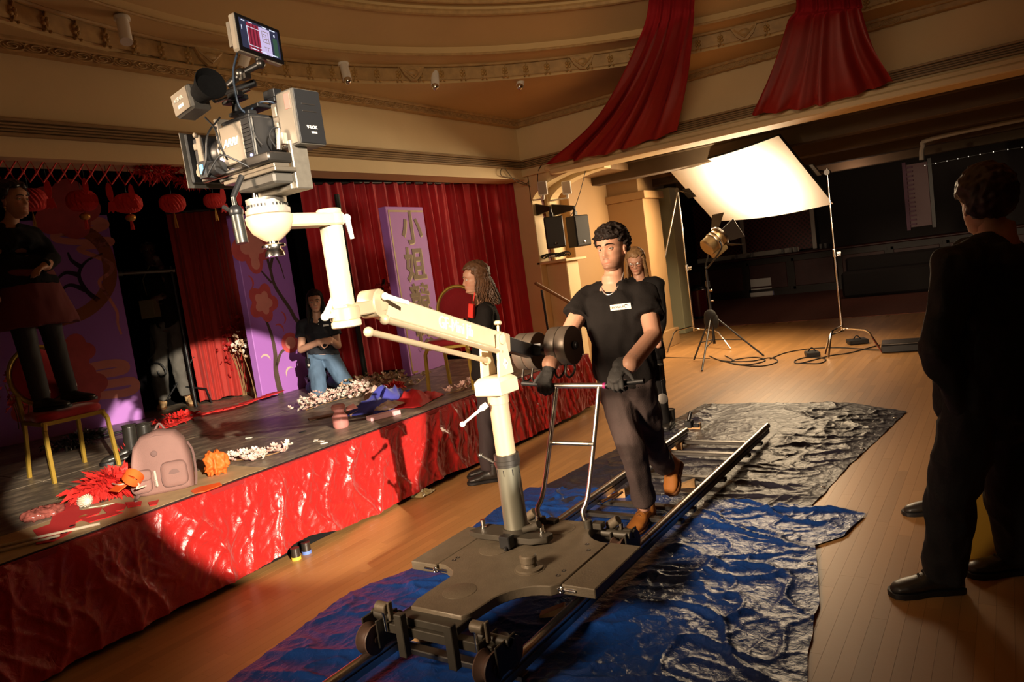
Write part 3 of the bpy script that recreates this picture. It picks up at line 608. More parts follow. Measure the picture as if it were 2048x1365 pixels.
for k in range(8):
    a = 2*pi*k/8+.2
    part('index_mark', MB().box((BX+.0575*cos(a), BY+.0575*sin(a), zc-.065), (.003, .003, .03)), blackm, jb)
PV = V((BX, BY, oY(1000, 680, BY).z)); PV.y += .02
ml = MB().lathe((BX-.02, BY-.07, zt-.02), (-.75, -.45, -.55), [(.014, 0), (.016, .03), (.008, .045), (.006, .15)], 12).ell(V((BX-.02, BY-.07, zt-.02))+V((-.75, -.45, -.55)).normalized()*.155, .014)
part('lock_lever', ml, white, jb, smooth=True)
mb = MB(); hw = .078
base = [(-hw, -hw), (hw, -hw), (hw, hw), (-hw, hw)]; topq = [(-.062, -.055), (.055, -.055), (.055, .06), (-.062, .06)]
z0, z1, z2 = zt+.02, zt+.085, zt+.105
P = [V((BX+x, BY+y, z0)) for x, y in base]+[V((BX+x, BY+y, z1)) for x, y in base]+[V((BX+x, BY+y, z2)) for x, y in topq]
mb.add(P, [(3, 2, 1, 0), (8, 9, 10, 11)]+[(a*4+i, a*4+(i+1) % 4, a*4+4+(i+1) % 4, a*4+4+i) for a in (0, 1) for i in range(4)])
part('head_block', mb, ivory, jb, bevel=.004)
for x in (-.06, .042):
    mb = MB().prism([(-.06, 0), (.065, 0), (.028, PV.z-z2+.03), (-.028, PV.z-z2+.03)], (BX+x, PV.y, z2), (0, 1, 0), (0, 0, 1), .014)
    ck = part('cheek_plate', mb, ivory, jb, bevel=.003)
    part('pivot_cap', MB().lathe((BX+x+.0, PV.y, PV.z), (1, 0, 0), [(.026, -.004), (.026, .022), (.02, .026), (0, .026)], 20), ivory, ck, smooth=True)
fx = BX+.058
badge = part('badge', MB().prism([(0, -.028), (.022, 0), (0, .028), (-.022, 0)], (fx, PV.y+.0, PV.z-.12), (0, 1, 0), (0, 0, 1), .001), white, jb)
glyph('GFM', .014, (fx+.0015, PV.y, PV.z-.12), (0, 1, .0), (0, 0, 1), steel, badge)
ARE = V((BX-.02, PV.y+.50, PV.z-.13)); ALE = dp(745, 608, 2.55)
ad = (ALE-PV).normalized(); AX, AYy, AZ = None, None, None
sd = ad.cross(V((0, 0, 1))).normalized(); sd = sd if sd.x > 0 else -sd; un = sd.cross(ad); un = un if un.z > 0 else -un
RA = M((sd, ad, un)).transposed()
La = (ALE-PV).length; c = PV+ad*(La/2-.05)
part('jib_beam', MB().box(c, (.052, La+.16, .088), RA), ivory, jb, bevel=.006)
e0 = PV+ad*(-.08); e1 = PV+ad*(-.52)
rr = part('rear_beam', MB().box((e0+e1)/2, (.05, .44, .075), RA), blackm, jb, bevel=.005)
part('end_collar', MB().box(PV+ad*(-.10), (.06, .13, .093), RA).cyl(PV-ad*.08+un*.04, PV-ad*.08+un*.085, .007).cyl(PV-ad*.08+un*.085, PV-ad*.08+un*.105, .02), tanm, jb, bevel=.005)
glyph('GF-Mini Jib', .075, PV+ad*(La*.42)+sd*.0275-un*.002, -ad, un, white, jb, label='white lettering on the beam side')
for off, ex in ((-.062, .02), (-.1, .0)):
    a = PV+ad*.0+un*off+sd*(.036 if ex else -.03); b = PV+ad*(La-.02)+un*(off+.005)+sd*(.036 if ex else -.03)
    part('parallel_rod', MB().cyl(a, b, .0125).ell(a, .019).ell(b, .019), tanm, jb, smooth=True)
part('beam_nose', MB().lathe(ALE-sd*.033, sd, [(.05, 0), (.05, .066), (.045, .07)], 24), tanm, jb, smooth=True)
TB = dp(690, 628, 2.42); TT = V((TB.x, TB.y, dp(660, 440, 2.42).z))
TT = dp(660, 438, 2.40)
TT = V((TB.x-.0, TB.y, TT.z))
tx = (ALE-TB); tx.z = 0; tx.normalize(); ty = V((-tx.y, tx.x, 0)); Rt = M((tx, ty, V((0, 0, 1)))).transposed()
part('front_clamp', MB().box((TB+ALE)/2+V((0, 0, .0)), ((ALE-TB).length+.06, .075, .045), Rt).cyl(TB-V((0, 0, .0225)), TB+V((0, 0, .0225)), .05), tanm, jb, bevel=.004)
part('riser_tube', MB().cyl(TB-V((0, 0, .02)), TT+V((0, 0, .015)), .037, n=28), ivory, jb, smooth=True)
part('base_knob', MB().lathe(TB-V((0, 0, .022)), (0, 0, -1), [(.046, 0), (.05, .004), (.05, .02), (.044, .024), (0, .024)], 20), ivory, jb, smooth=True)
def lever(p, d, e): return MB().cyl(p, p+V(d), .008).ell(p+V(d), .014).tube([p+V(d), p+V(d)+V(e)*.5, p+V(d)+V(e)], [.011, .009, .0075], 10)
part('clamp_lever', lever(TB+tx*(-.045), (-.03, -.02, 0), (-.0, .06, .075)), white, jb, smooth=True)
part('clamp_lever', lever(ALE+sd*.03+V((0, .02, .01)), (.02, -.01, .01), (.02, .09, -.035)), white, jb, smooth=True)
BW = dp(541, 452, 2.2); BW.z += 0
hx = (BW-TT); hx.z = 0; LB = hx.length; hx.normalize(); hy = V((-hx.y, hx.x, 0)); Rh = M((hx, hy, V((0, 0, 1)))).transposed()
BWc = V((BW.x, BW.y, TT.z-.002))
part('top_arm', MB().box(TT+hx*(LB/2-.03)+V((0, 0, -.005)), (LB-.0, .085, .04), Rh).cyl(TT-V((0, 0, .025)), TT+V((0, 0, .016)), .046), ivory, jb, bevel=.006)
part('top_cap', MB().lathe(TT+V((0, 0, .016)), (0, 0, 1), [(.04, 0), (.04, .012), (.035, .015), (0, .015)], 22), ivory, jb, smooth=True)
part('clamp_lever', lever(TT-hx*.045, tuple(-hx*.03), (.0, .01, -.07)), white, jb, smooth=True)
part('bowl', MB().lathe(BWc, (0, 0, 1), [(.02, -.062), (.03, -.056), (.055, -.035), (.068, -.008), (.07, .012), (.066, .016), (.0, .016)], 30), ivory, jb, smooth=True)
part('bowl_nut', MB().cyl(BWc-V((0, 0, .06)), BWc-V((0, 0, .09)), .016).lathe(BWc-V((0, 0, .09)), (0, 0, -1), [(.03, -.02), (.036, -.016), (.036, -.01), (.02, -.006), (.028, .004), (.03, .018), (0, .02)], 18), chrome, jb, smooth=True)
mb = MB().lathe(BWc, (0, 0, 1), [(.060, .016), (.066, .02), (.066, .034), (.06, .036), (.058, .05), (.06, .054), (.06, .066), (.0, .068)], 32)
part('pan_head', mb, mat('cast_grey_metal', (.5, .46, .4), .45, .5, var=.1, vs=60), jb, smooth=True)
mb = MB()
for k in range(34): a = 2*pi*k/34; mb.box(BWc+V((.0598*cos(a), .0598*sin(a), .044)), (.004, .004, .008), M.Rotation(a, 3, 'Z'))
part('degree_marks', mb, blackm, jb, kind='stuff')
wm = mat('bronze_grey_weight', (.16, .13, .105), .42, .5, var=.06, vs=20)
W1 = dp(1128, 692, 3.92); W0 = dp(1062, 703, 4.12)
for c, dirx in ((W1, 1), (W0, -1)):
    for k in (0, 1):
        a = c+V((-.065+.064*k, -.0, 0))
        ww = part('counterweight', MB().lathe(a, (1, 0, 0), [(.104, 0), (.106, .003), (.106, .058), (.104, .061), (.0, .061)], 36), wm, jb, smooth=True)
        hb = a+V((.03, -.05, -.092)); part('weight_handle', MB().tube(hermite([hb, hb+V((0, -.02, -.05)), hb+V((0, .02, -.075)), hb+V((0, .08, -.05)), hb+V((0, .085, -.0))], 4), .0065, 8), darksteel, ww, smooth=True)
    part('weight_nut', MB().lathe(c+V((.06, 0, 0)), (1, 0, 0), [(.024, 0), (.024, .012), (.016, .016), (.016, .024), (0, .024)], 16), blackm, jb, smooth=True)
part('weight_bar', MB().cyl(W0+V((-.06, 0, 0)), W1+V((.05, 0, 0)), .014).box((e1+(W0+W1)/2)/2, (.05, .06, .06), RA), blackm, jb)
# ================================================================ cinema camera
cg = mat('dark_grey_camera_shell', (.10, .092, .08), .45, .3, var=.05, vs=40)
cgl = mat('warm_grey_camera_plate', (.25, .21, .165), .5, .25)
glassm = mat('dark_glass', (.01, .01, .015), .05, spec=.8)
cm_ = thing('cinema_camera', 'black cinema camera with matte box, battery and top monitor on the crane', 'camera', BWc+V((0, 0, .07)))
CP = dp(500, 292, 2.12)
def cb(px, py, d, dims, name, m_, parent=None, bev=.004, off=(0, 0, 0), **kw): return part(name, MB().box(dp(px, py, d)+V(off), dims), m_, parent or cm_, bevel=bev, **kw)
body = cb(508, 288, 2.14, (.15, .11, .125), 'camera_body', cg, bev=.008)
q = dp(508, 288, 2.14)
part('side_cover', MB().box(q+V((-.018, -.057, .0)), (.105, .008, .112)), cgl, body, bevel=.003)
glyph('ARRI', .031, q+V((-.026, -.0625, .004)), (1, 0, 0), (0, 0, 1), white, body, label='pale logo lettering on the camera side')
rs = part('rear_section', MB().box(q+V((.054, -.0575, .0)), (.042, .006, .118)), blackm, body, bevel=.002)
for k in range(8): part('vent_rib', MB().box(q+V((.054, -.0615, -.035+.011*k)), (.034, .003, .004)), blackp, rs)
part('top_block', MB().box(q+V((-.01, 0, .068)), (.13, .09, .012)).box(q+V((.02, -.02, .08)), (.05, .03, .016)), blackp, body, bevel=.003)
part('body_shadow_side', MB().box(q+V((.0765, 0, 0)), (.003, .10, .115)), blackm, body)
part('status_light', MB().cyl(q+V((.06, -.058, -.048)), q+V((.06, -.063, -.048)), .004), mat('blue_led', (.2, .2, 1), .4, emit=(.35, .4, 1), es=5), body)
part('status_light', MB().cyl(q+V((-.078, -.058, -.035)), q+V((-.078, -.064, -.035)), .006), mat('violet_led', (.6, .5, 1), .4, emit=(.7, .6, 1), es=4), body)
part('lens_mount', MB().lathe(q+V((-.075, 0, 0)), (-1, 0, 0), [(.04, 0), (.043, .006), (.043, .014), (.035, .018)], 24), steel, cm_, smooth=True)
ln = part('lens', MB().lathe(q+V((-.09, 0, 0)), (-1, 0, 0), [(.036, 0), (.038, .01), (.038, .02), (.043, .024), (.043, .045), (.046, .05), (.046, .08), (.04, .085), (0, .08)], 28), blackm, cm_, smooth=True)
part('lens_ring', MB().lathe(q+V((-.11, 0, 0)), (-1, 0, 0), [(.044, 0), (.045, .002), (.045, .012), (.044, .014)], 28), steel, ln, smooth=True)
mb = MB().box(q+V((-.083, -.052, .0)), (.016, .016, .15)).box(q+V((-.083, .052, .0)), (.016, .016, .15)).box(q+V((-.083, 0, .078)), (.016, .12, .016))
pf = part('perforated_plate', mb, cgl, cm_, bevel=.002)
mb = MB()
for k in range(7): mb.cyl(q+V((-.083, -.0605, -.06+.02*k)), q+V((-.083, -.062, -.06+.02*k)), .0055, n=10)
part('plate_holes', mb, blackm, pf)
mq = q+V((-.195, -.012, -.005))
mb = MB().box(mq+V((-.02, 0, .0)), (.012, .135, .15)); 
mxb = part('matte_box', mb.box(mq+V((.015, 0, 0)), (.045, .105, .115)), blackp, cm_, bevel=.004)
part('matte_flag', MB().box(mq+V((-.03, 0, -.004)), (.004, .155, .165)), cg, mxb)
part('filter_frame', MB().box(mq+V((.03, -.056, 0)), (.02, .008, .12)).box(mq+V((.012, -.055, .03)), (.02, .01, .02)).box(mq+V((.012, -.055, -.03)), (.02, .01, .02)).cyl(mq+V((.03, -.06, -.05)), mq+V((.03, -.075, -.05)), .014).cyl(mq+V((.03, -.06, .06)), mq+V((.03, -.07, .06)), .007), cgl, mxb, bevel=.002)
# battery
bq = dp(603, 240, 2.1)
vm = part('battery_plate', MB().box(bq+V((-.055, .0, -.01)), (.032, .09, .13)).box(bq+V((-.055, -.047, .03)), (.02, .006, .03)).box(bq+V((-.05, -.049, -.01)), (.014, .008, .02)), cgl, cm_, bevel=.003)
bt = part('battery', MB().box(bq, (.072, .10, .158)), cg, cm_, bevel=.008, seg=2)
part('battery_back', MB().box(bq+V((.037, 0, 0)), (.003, .092, .15)), blackp, bt, bevel=.001)
part('battery_side', MB().box(bq+V((-.002, -.051, 0)), (.06, .002, .145)), cgl, bt)
part('sticker', MB().box(bq+V((.012, -.0525, .045)), (.022, .001, .042)), mat('pink_sticker', (.6, .2, .17), .6), bt)
glyph('V-LOK', .013, bq+V((.0395, 0, -.03)), (0, 1, 0), (0, 0, 1), white, bt); glyph('98Wh', .008, bq+V((.0395, .005, -.045)), (0, 1, 0), (0, 0, 1), white, bt)
for zz in (.035, .015): part('label_line', MB().box(bq+V((.0395, 0, zz)), (.0006, .05, .003)), steel, bt)
# viewfinder
ev = dp(383, 205, 2.04); Re = M.Rotation(-.15, 3, 'Y')
evf = part('viewfinder', MB().box(ev, (.09, .06, .07), Re).box(ev+Re @ V((-.047, 0, -.005)), (.012, .05, .045), Re), cg, cm_, bevel=.006)
part('viewfinder_side', MB().box(ev+Re @ V((-.004, -.031, 0)), (.076, .003, .06), Re), cgl, evf, bevel=.001)
glyph('ALEXA', .015, ev+Re @ V((-.008, -.0335, .008)), Re @ V((1, 0, 0)), Re @ V((0, 0, 1)), white, evf)
part('label_plate', MB().box(ev+Re @ V((-.004, -.0332, -.012)), (.026, .001, .009), Re), white, evf)
part('eyecup', MB().lathe(ev+Re @ V((.042, -.0, .004)), Re @ V((1, -.12, .02)), [(.026, 0), (.027, .02), (.03, .03), (.03, .036), (.036, .05), (.044, .075), (.043, .077), (.03, .06), (0, .055)], 24), blackc, evf, smooth=True)
# top handle, rods, base plate, L bracket
part('top_handle', MB().cyl(dp(425, 200, 2.14), dp(512, 165, 2.14), .011).box(dp(470, 200, 2.14), (.09, .03, .014)).box(dp(500, 222, 2.14), (.14, .05, .012)).cyl(dp(470, 200, 2.14), dp(472, 225, 2.14), .01), blackp, cm_, bevel=.002)
part('steel_rod', MB().cyl(dp(432, 203, 2.12), dp(500, 178, 2.12), .0065), chrome, cm_, smooth=True)
for q_, d_ in ((dp(470, 190, 2.1), (.05, .02, .016)), (dp(545, 190, 2.14), (.05, .03, .025)), (dp(556, 202, 2.14), (.03, .05, .015))): part('accessory_bracket', MB().box(q_, d_), blackm, cm_, bevel=.002)
bp0, bp1 = dp(420, 385, 2.1), dp(618, 322, 2.1)
mb = MB(); c = (bp0+bp1)/2; Lb = abs(bp0.x-bp1.x)
slide = part('slide_plate', MB().box(V((c.x, c.y, c.z)), (Lb, .075, .012)).box(V((c.x+.01, c.y, c.z+.014)), (Lb*.8, .055, .012)), mat('slide_alloy', (.27, .23, .18), .35, .7), cm_, bevel=.002)
part('head_plate', MB().box(V((c.x+.02, c.y, c.z-.022)), (Lb*.72, .07, .03)), cg, cm_, bevel=.006)
part('bridge_shell', MB().box(V((c.x+.045, c.y, c.z+.036)), (.13, .09, .03)), darksteel, cm_, bevel=.012, seg=3)
for dy in (-.03, .03): part('support_rod', MB().cyl(V((c.x+.04, c.y+dy, c.z+.028)), V((c.x-.22, c.y+dy, c.z+.028)), .0085), steel, cm_, smooth=True)
mo = V((c.x-.13, c.y-.05, c.z+.045))
fm = part('focus_motor', MB().cyl(mo-V((.03, 0, 0)), mo+V((.03, 0, 0)), .022).box(mo+V((-.02, -.012, 0)), (.035, .035, .05)), blackp, cm_, bevel=.002)
part('motor_display', MB().box(mo+V((-.02, -.031, .002)), (.014, .002, .026)), mat('blue_display', (.1, .4, .8), .3, emit=(.15, .6, 1), es=2.5), fm)
lp_b, lp_t = dp(648, 418, 2.16), dp(630, 300, 2.16)
zb0 = BWc.z+.066; xr = lp_b.x+.008; mb = MB().prism([(-.012, 0), (.004, 0), (.004, lp_t.z-zb0+.02), (-.012, lp_t.z-zb0+.02)], (xr, BWc.y+.035, zb0), (1, 0, 0), (0, 0, 1), .06)
mb.prism([(0, 0), (xr-BWc.x+.01, 0), (xr-BWc.x+.01, .062), (xr-BWc.x-.03, .06), (xr-BWc.x-.055, .026), (0, .016)], (BWc.x-.02, BWc.y+.035, zb0), (1, 0, 0), (0, 0, 1), .07)
part('tilt_bracket', mb.prism([(0, 0), (0, .07), (-.05, .07), (-.02, .05)], (xr-.01, BWc.y+.03, zb0+.11), (1, 0, 0), (0, 0, 1), .02), mat('bare_cast_alloy', (.24, .215, .175), .42, .6, var=.12, vs=50), cm_, bevel=.003)
part('tilt_knob', MB().cyl(V((BWc.x+.0, BWc.y-.03, c.z-.06)), V((BWc.x+.0, BWc.y-.03, c.z-.035)), .014).box(V((BWc.x, BWc.y-.03, c.z-.062)), (.07, .016, .012)), chrome, cm_, bevel=.002)
part('tilt_spring', MB().cyl(V((BWc.x, BWc.y, BWc.z+.06)), V((BWc.x, BWc.y, c.z-.03)), .03), darksteel, cm_, smooth=True)
g0, g1 = dp(466, 395, 2.02), dp(485, 487, 2.02); gm = g0+(g1-g0)*.32
part('hand_grip', MB().cyl(gm, g1, .0165, .0165, 18).cyl(g0, gm, .007), mat('worn_black_grip', (.05, .05, .045), .35, .5, var=.3, vs=40), cm_, smooth=True)
part('grip_joint', MB().ell(gm, .02).tube([gm, gm+V((-.02, -.01, .01)), gm+V((-.035, -.012, .02))], .006, 8).cyl(g0, g0+V((0, .04, .06)), .008), blackm, cm_, smooth=True)
# monitor on its arm
mC = V((-1.755, 1.45, 2.364)); mN = V((.987, .153, .053)).normalized(); mX = V((-.15, .985, -.06)); mX = (mX-mN*mX.dot(mN)).normalized(); mY = mN.cross(mX); RM = M((mX, mY, mN)).transposed()
mon = part('monitor', MB().box(mC-mN*.014, (.178, .108, .026), RM), mat('pale_monitor_case', (.42, .35, .27), .45), cm_, bevel=.006)
part('screen_bezel', MB().box(mC+mN*.0, (.174, .104, .003), RM), blackp, mon, bevel=.001)
part('mounting_cheese_plate', MB().box(mC-mN*.032-mX*.06, (.05, .07, .012), RM), cgl, mon)
def scr(u0, u1, v0, v1, m_, nm='screen_patch', h=.0022): return part(nm, MB().box(mC+mX*((u0+u1)/2*.15-.0)+mY*((v0+v1)/2*.084)+mN*h, (abs(u1-u0)*.15, abs(v1-v0)*.084, .0008), RM), m_, mon)
def em(n, c, s): return mat(n, (.02, .02, .02), .4, emit=c, es=s)
scr(-.5, .5, -.5, .5, em('screen_navy', (.02, .025, .06), 1.), 'screen')
scr(-.33, -.02, -.5, .42, em('screen_red', (.32, .02, .05), 1.), h=.0026)
for k in range(3): scr(-.27+.085*k, -.235+.085*k, -.48, .4, em('screen_dark_red', (.12, .005, .02), 1.), h=.003)
scr(-.02, .27, -.5, .42, em('screen_lavender', (.62, .52, .8), 1.), h=.0026)
scr(.33, .45, -.45, .2, em('screen_green', (.03, .08, .05), 1.), h=.0026)
ol = em('screen_olive', (.22, .15, .1), 1.); wl = em('screen_white', (.8, .85, 1), 1.)
for a in ((.05, .22, .3, .32), (.05, .06, -.05, .3), (.21, .22, -.1, .3), (.05, .22, -.08, -.06), (.08, .17, .2, .22), (.08, .13, .12, .14), (.08, .14, .03, .05), (.15, .16, .0, .2), (.13, .2, .06, .075), (.07, .2, -.25, -.235), (.1, .11, -.35, -.25), (.16, .17, -.35, -.25)): scr(*a, ol, 'screen_stroke', .003)
for a in ((-.33, -.02, .27, .285), (-.33, -.02, -.36, -.345), (-.335, -.325, -.36, .285), (-.45, -.37, .42, .45), (-.28, -.18, .43, .46), (.08, .2, .44, .47), (.28, .42, .44, .47), (-.3, -.1, -.47, -.44), (-.05, .1, -.47, -.44), (.2, .4, -.47, -.44), (-.47, -.46, .1, .25), (.37, .40, .25, .33)): scr(*a, wl, 'screen_line', .0032)
ar0, ar1, ar2 = dp(455, 172, 2.1), dp(482, 148, 2.1), dp(521, 128, 2.1)
part('magic_arm', MB().cyl(ar0, ar1, .0105).cyl(ar1, ar2, .0095).ell(ar1, .017).ell(ar2, .014).cyl(ar2, mC-mY*.06-mN*.01, .006).cyl(mC-mY*.062-mN*.01, mC-mY*.054-mN*.01, .016).box(ar1+V((.015, 0, -.012)), (.03, .02, .015)), darksteel, cm_, smooth=True)
cabb = mat('blue_grey_cable', (.03, .05, .085), .5)
for L_, m_, r in (([(475, 105, 2.08), (467, 140, 2.07), (470, 180, 2.07), (480, 215, 2.08), (500, 232, 2.1)], cabb, .0032), ([(410, 235, 2.05), (430, 258, 2.03), (440, 290, 2.03), (455, 320, 2.05)], blackp, .0028), ([(440, 235, 2.06), (415, 270, 2.02), (412, 320, 2.02), (405, 350, 2.04)], blackp, .0028), ([(415, 350, 2.03), (440, 312, 2.03), (470, 320, 2.04), (500, 335, 2.06)], blackp, .0028), ([(556, 300, 2.06), (540, 275, 2.05), (545, 258, 2.05), (557, 256, 2.05)], blackp, .0026), ([(500, 222, 2.1), (520, 205, 2.09), (545, 205, 2.1), (560, 215, 2.1)], cabb, .0028), ([(497, 235, 2.05), (510, 270, 2.05), (525, 290, 2.05)], blackp, .0022)):
    part('cable', MB().tube(hermite([dp(*p) for p in L_], 6), r, 7), m_, cm_, smooth=True)
part('cable_plug', MB().cyl(dp(557, 258, 2.05), dp(558, 300, 2.05), .0075).box(dp(566, 278, 2.06), (.02, .015, .03)), steel, cm_, smooth=True)
# ================================================================ people
def remesh(mb, vox, it=3, disp=None, name='body'):
    me = bpy.data.meshes.new('tmp'); me.from_pydata(mb.v, [], mb.f); ob = bpy.data.objects.new('tmp', me); COL.objects.link(ob)
    m = ob.modifiers.new('r', 'REMESH'); m.mode = 'VOXEL'; m.voxel_size = vox
    if it: s = ob.modifiers.new('s', 'SMOOTH'); s.iterations = it; s.factor = .5
    dg = bpy.context.evaluated_depsgraph_get(); out = bpy.data.meshes.new_from_object(ob.evaluated_get(dg)); bpy.data.objects.remove(ob); bpy.data.meshes.remove(me)
    out.name = name
    if disp:
        n = len(out.vertices); no = np.empty(n*3, np.float32); co = np.empty(n*3, np.float32); out.vertices.foreach_get('co', co); out.vertex_normals.foreach_get('vector', no)
        co = co.reshape(-1, 3); no = no.reshape(-1, 3); co += no*np.array([disp(*p) for p in co.tolist()], np.float32)[:, None]; out.vertices.foreach_set('co', co.ravel())
    out.polygons.foreach_set('use_smooth', [True]*len(out.polygons)); out.update(); return out
def shift(me, off): me.transform(M.Translation(-V(off))); return me
def rpart(name, mb, vox, m_, par, it=3, disp=None, label=None, paint=None):
    me = remesh(mb, vox, it, disp, name)
    if paint:
        at = me.color_attributes.new('tint', 'FLOAT_COLOR', 'POINT'); co = np.empty(len(me.vertices)*3, np.float32); me.vertices.foreach_get('co', co)
        at.data.foreach_set('color', np.array([(*paint(V(p)), 1) for p in co.reshape(-1, 3).tolist()], np.float32).ravel())
    shift(me, org(par)); me.materials.append(m_); return part(name, me, None, par, label=label)
def skinmat(name, col):
    def f(nt, b):
        N, L = nt.nodes, nt.links; a = N.new('ShaderNodeVertexColor'); a.layer_name = 'tint'; mx = N.new('ShaderNodeMix'); mx.data_type = 'RGBA'; mx.blend_type = 'MULTIPLY'; mx.inputs[0].default_value = 1
        mx.inputs[6].default_value = (*col, 1); L.new(a.outputs[0], mx.inputs[7]); L.new(mx.outputs[2], b.inputs['Base Color']); b.inputs['Subsurface Weight'].default_value = .08; b.inputs['Subsurface Radius'].default_value = (.01, .004, .002)
    return nodemat(name, f, .5)
fair = skinmat('fair_skin', (.56, .30, .20)); olive_sk = skinmat('olive_skin', (.42, .22, .14)); deep = skinmat('deep_brown_skin', (.09, .04, .025))
def wr(amp, f, seed=0): return lambda x, y, z: amp*(ridge(x*f+z*f*.3, y*f, z*f*.55+seed)-.55)+amp*.6*noise.noise((x*f*2.2, y*f*2.2, z*f*1.1+seed))
def hframe(f, tilt=0.):
    f = V(f).normalized(); r = f.cross(V((0, 0, 1))).normalized(); u = r.cross(f)
    if tilt: r, u = r*cos(tilt)+u*sin(tilt), u*cos(tilt)-r*sin(tilt)
    return M((r, f, u)).transposed()
def _lut(tab, z):
    if z <= tab[0][0]: return tab[0][1]
    for (p, q), (r, t) in zip(tab, tab[1:]):
        if z <= r:
            k = (z-p)/(r-p); k = k*k*(3-2*k); return q+(t-q)*k
    return tab[-1][1]
FRONT = [(-.125, .030), (-.115, .062), (-.098, .084), (-.08, .080), (-.064, .0855), (-.045, .0835), (-.02, .0825), (.0, .082), (.022, .091), (.05, .087), (.08, .066), (.105, .030), (.118, .0)]
WIDE = [(-.125, .020), (-.115, .033), (-.095, .046), (-.07, .056), (-.04, .0645), (-.01, .0695), (.03, .0745), (.06, .073), (.09, .056), (.11, .030), (.118, .004)]
BACK = [(-.125, -.02), (-.1, -.045), (-.06, -.066), (-.02, -.088), (.03, -.106), (.07, -.094), (.1, -.058), (.118, -.004)]
def g2(x, z, cx, cz, sx, sz): return math.exp(-((x-cx)/sx)**2-((z-cz)/sz)**2)
def head_mb(mb, c, R, s, fem=False, nu=72, nv=64):
    T = lambda x, y, z: c+R @ V((x*s, y*s, z*s)); P = []; nk = .86 if fem else 1.; jw = .93 if fem else 1.04
    for j in range(nv+1):
        z = -.125+.243*(.5-.5*cos(pi*j/nv)); yf, w_, yb2 = _lut(FRONT, z), _lut(WIDE, z), _lut(BACK, z)
        if z < -.02: w_ *= 1+(jw-1)*min(1, (-.02-z)/.05)
        ym = yb2*.25+yf*.1
        for i in range(nu):
            t = 2*pi*i/nu; x = w_*sin(t); ct = cos(t)
            y = ym+(yf-ym)*abs(ct)**.82 if ct >= 0 else ym-(ym-yb2)*abs(ct)
            if ct > 0:
                k = min(1, ct*1.8)
                nz = max(0, min(1, (.012-z)/.046)) if z > -.034 else max(0, 1-((-.034-z)/.012)**2)*1.
                d = (.003+.019*nk*nz)*math.exp(-(x/(.0068+.0042*nz))**2)*(1 if -.05 < z < .02 else 0)
                for q in (-1, 1):
                    d += .0065*nk*g2(x, z, q*.0125, -.037, .0065, .007)-.0115*g2(x, z, q*.031, .001, .0165, .0105)+.0035*g2(x, z, q*.030, .022, .02, .007)+.0045*g2(x, z, q*.043, -.024, .02, .017)-.0015*g2(x, z, q*.03, -.05, .012, .015)
                d += .0052*g2(x, z, 0, -.0595, .019, .0042)+.0058*g2(x, z, 0, -.0715, .0165, .005)-.004*g2(x, z, 0, -.0655, .022, .002)-.0025*g2(x, z, 0, -.081, .016, .005)-.0012*g2(x, z, 0, -.05, .003, .006)+.003*g2(x, z, 0, -.098, .014, .01)
                y += d*k
            P.append(T(x, y, z))
    F = [(j*nu+i, j*nu+(i+1) % nu, (j+1)*nu+(i+1) % nu, (j+1)*nu+i) for j in range(nv) for i in range(nu)]
    mb.add(P, F+[tuple(range(nu-1, -1, -1)), tuple(range(nv*nu, nv*nu+nu))])
    for q in (-1, 1):
        ev_ = V((q*.031, .0665, 0))
        for lo, hi in ((.33, .95), (-.98, -.48)):
            L_ = []; m_ = 9; n_ = 16
            for a in range(m_+1):
                zz = lo+(hi-lo)*a/m_; rr = sqrt(max(0, 1-zz*zz))
                L_ += [T(*(ev_+V((.0150*rr*sin(b), .0131*rr*cos(b), .0131*zz)))) for b in [(-.5+k/n_)*pi*1.1 for k in range(n_+1)]]
            mb.add(L_, [(a*(n_+1)+k, a*(n_+1)+k+1, (a+1)*(n_+1)+k+1, (a+1)*(n_+1)+k) for a in range(m_) for k in range(n_)])
        mb.ell(T(q*.073, -.014, -.006), (.008*s, .017*s, .030*s), R, 14, 10); mb.ell(T(q*.077, -.019, .006), (.006*s, .014*s, .018*s), R, 12, 8); mb.ell(T(q*.076, -.010, -.029), (.006*s, .009*s, .010*s), R, 10, 8)
    return T
def eyes(par, T, R, s, gaze=(0, 1, 0), iris=(.06, .035, .02)):
    wm_ = mat('eye_white', (.62, .56, .5), .25); im = mat('iris_%d' % int(iris[0]*1000), iris, .15); g = V(gaze).normalized()
    for q in (-1, 1):
        c = T(q*.031, .0665, -.0005); o = part('eye', MB().ell(c, .0122*s), wm_, par, smooth=True)
        d = (R @ g).normalized(); part('iris', MB().lathe(c+d*.0105*s, d, [(.0063*s, 0), (.0045*s, .0014*s), (0, .0019*s)], 16), im, o, smooth=True)
def brows(par, T, m_, s, th=.0035):
    for q in (-1, 1): part('eyebrow', MB().tube([T(q*.012, .0935, .0205), T(q*.026, .092, .0255), T(q*.041, .084, .0255), T(q*.052, .072, .020)], [th*s, th*1.2*s, th*s, th*.5*s], 6), m_, par, smooth=True)
def hairline(d, back=-.55, front=.42):
    x, y, z = d
    if y > .25 and abs(x) < .85: return z > front-.25*max(0, abs(x)-.45)
    if y > -.15: return z > .02-.3*(.25-y) - (.0 if y > .1 else .15)
    return z > back
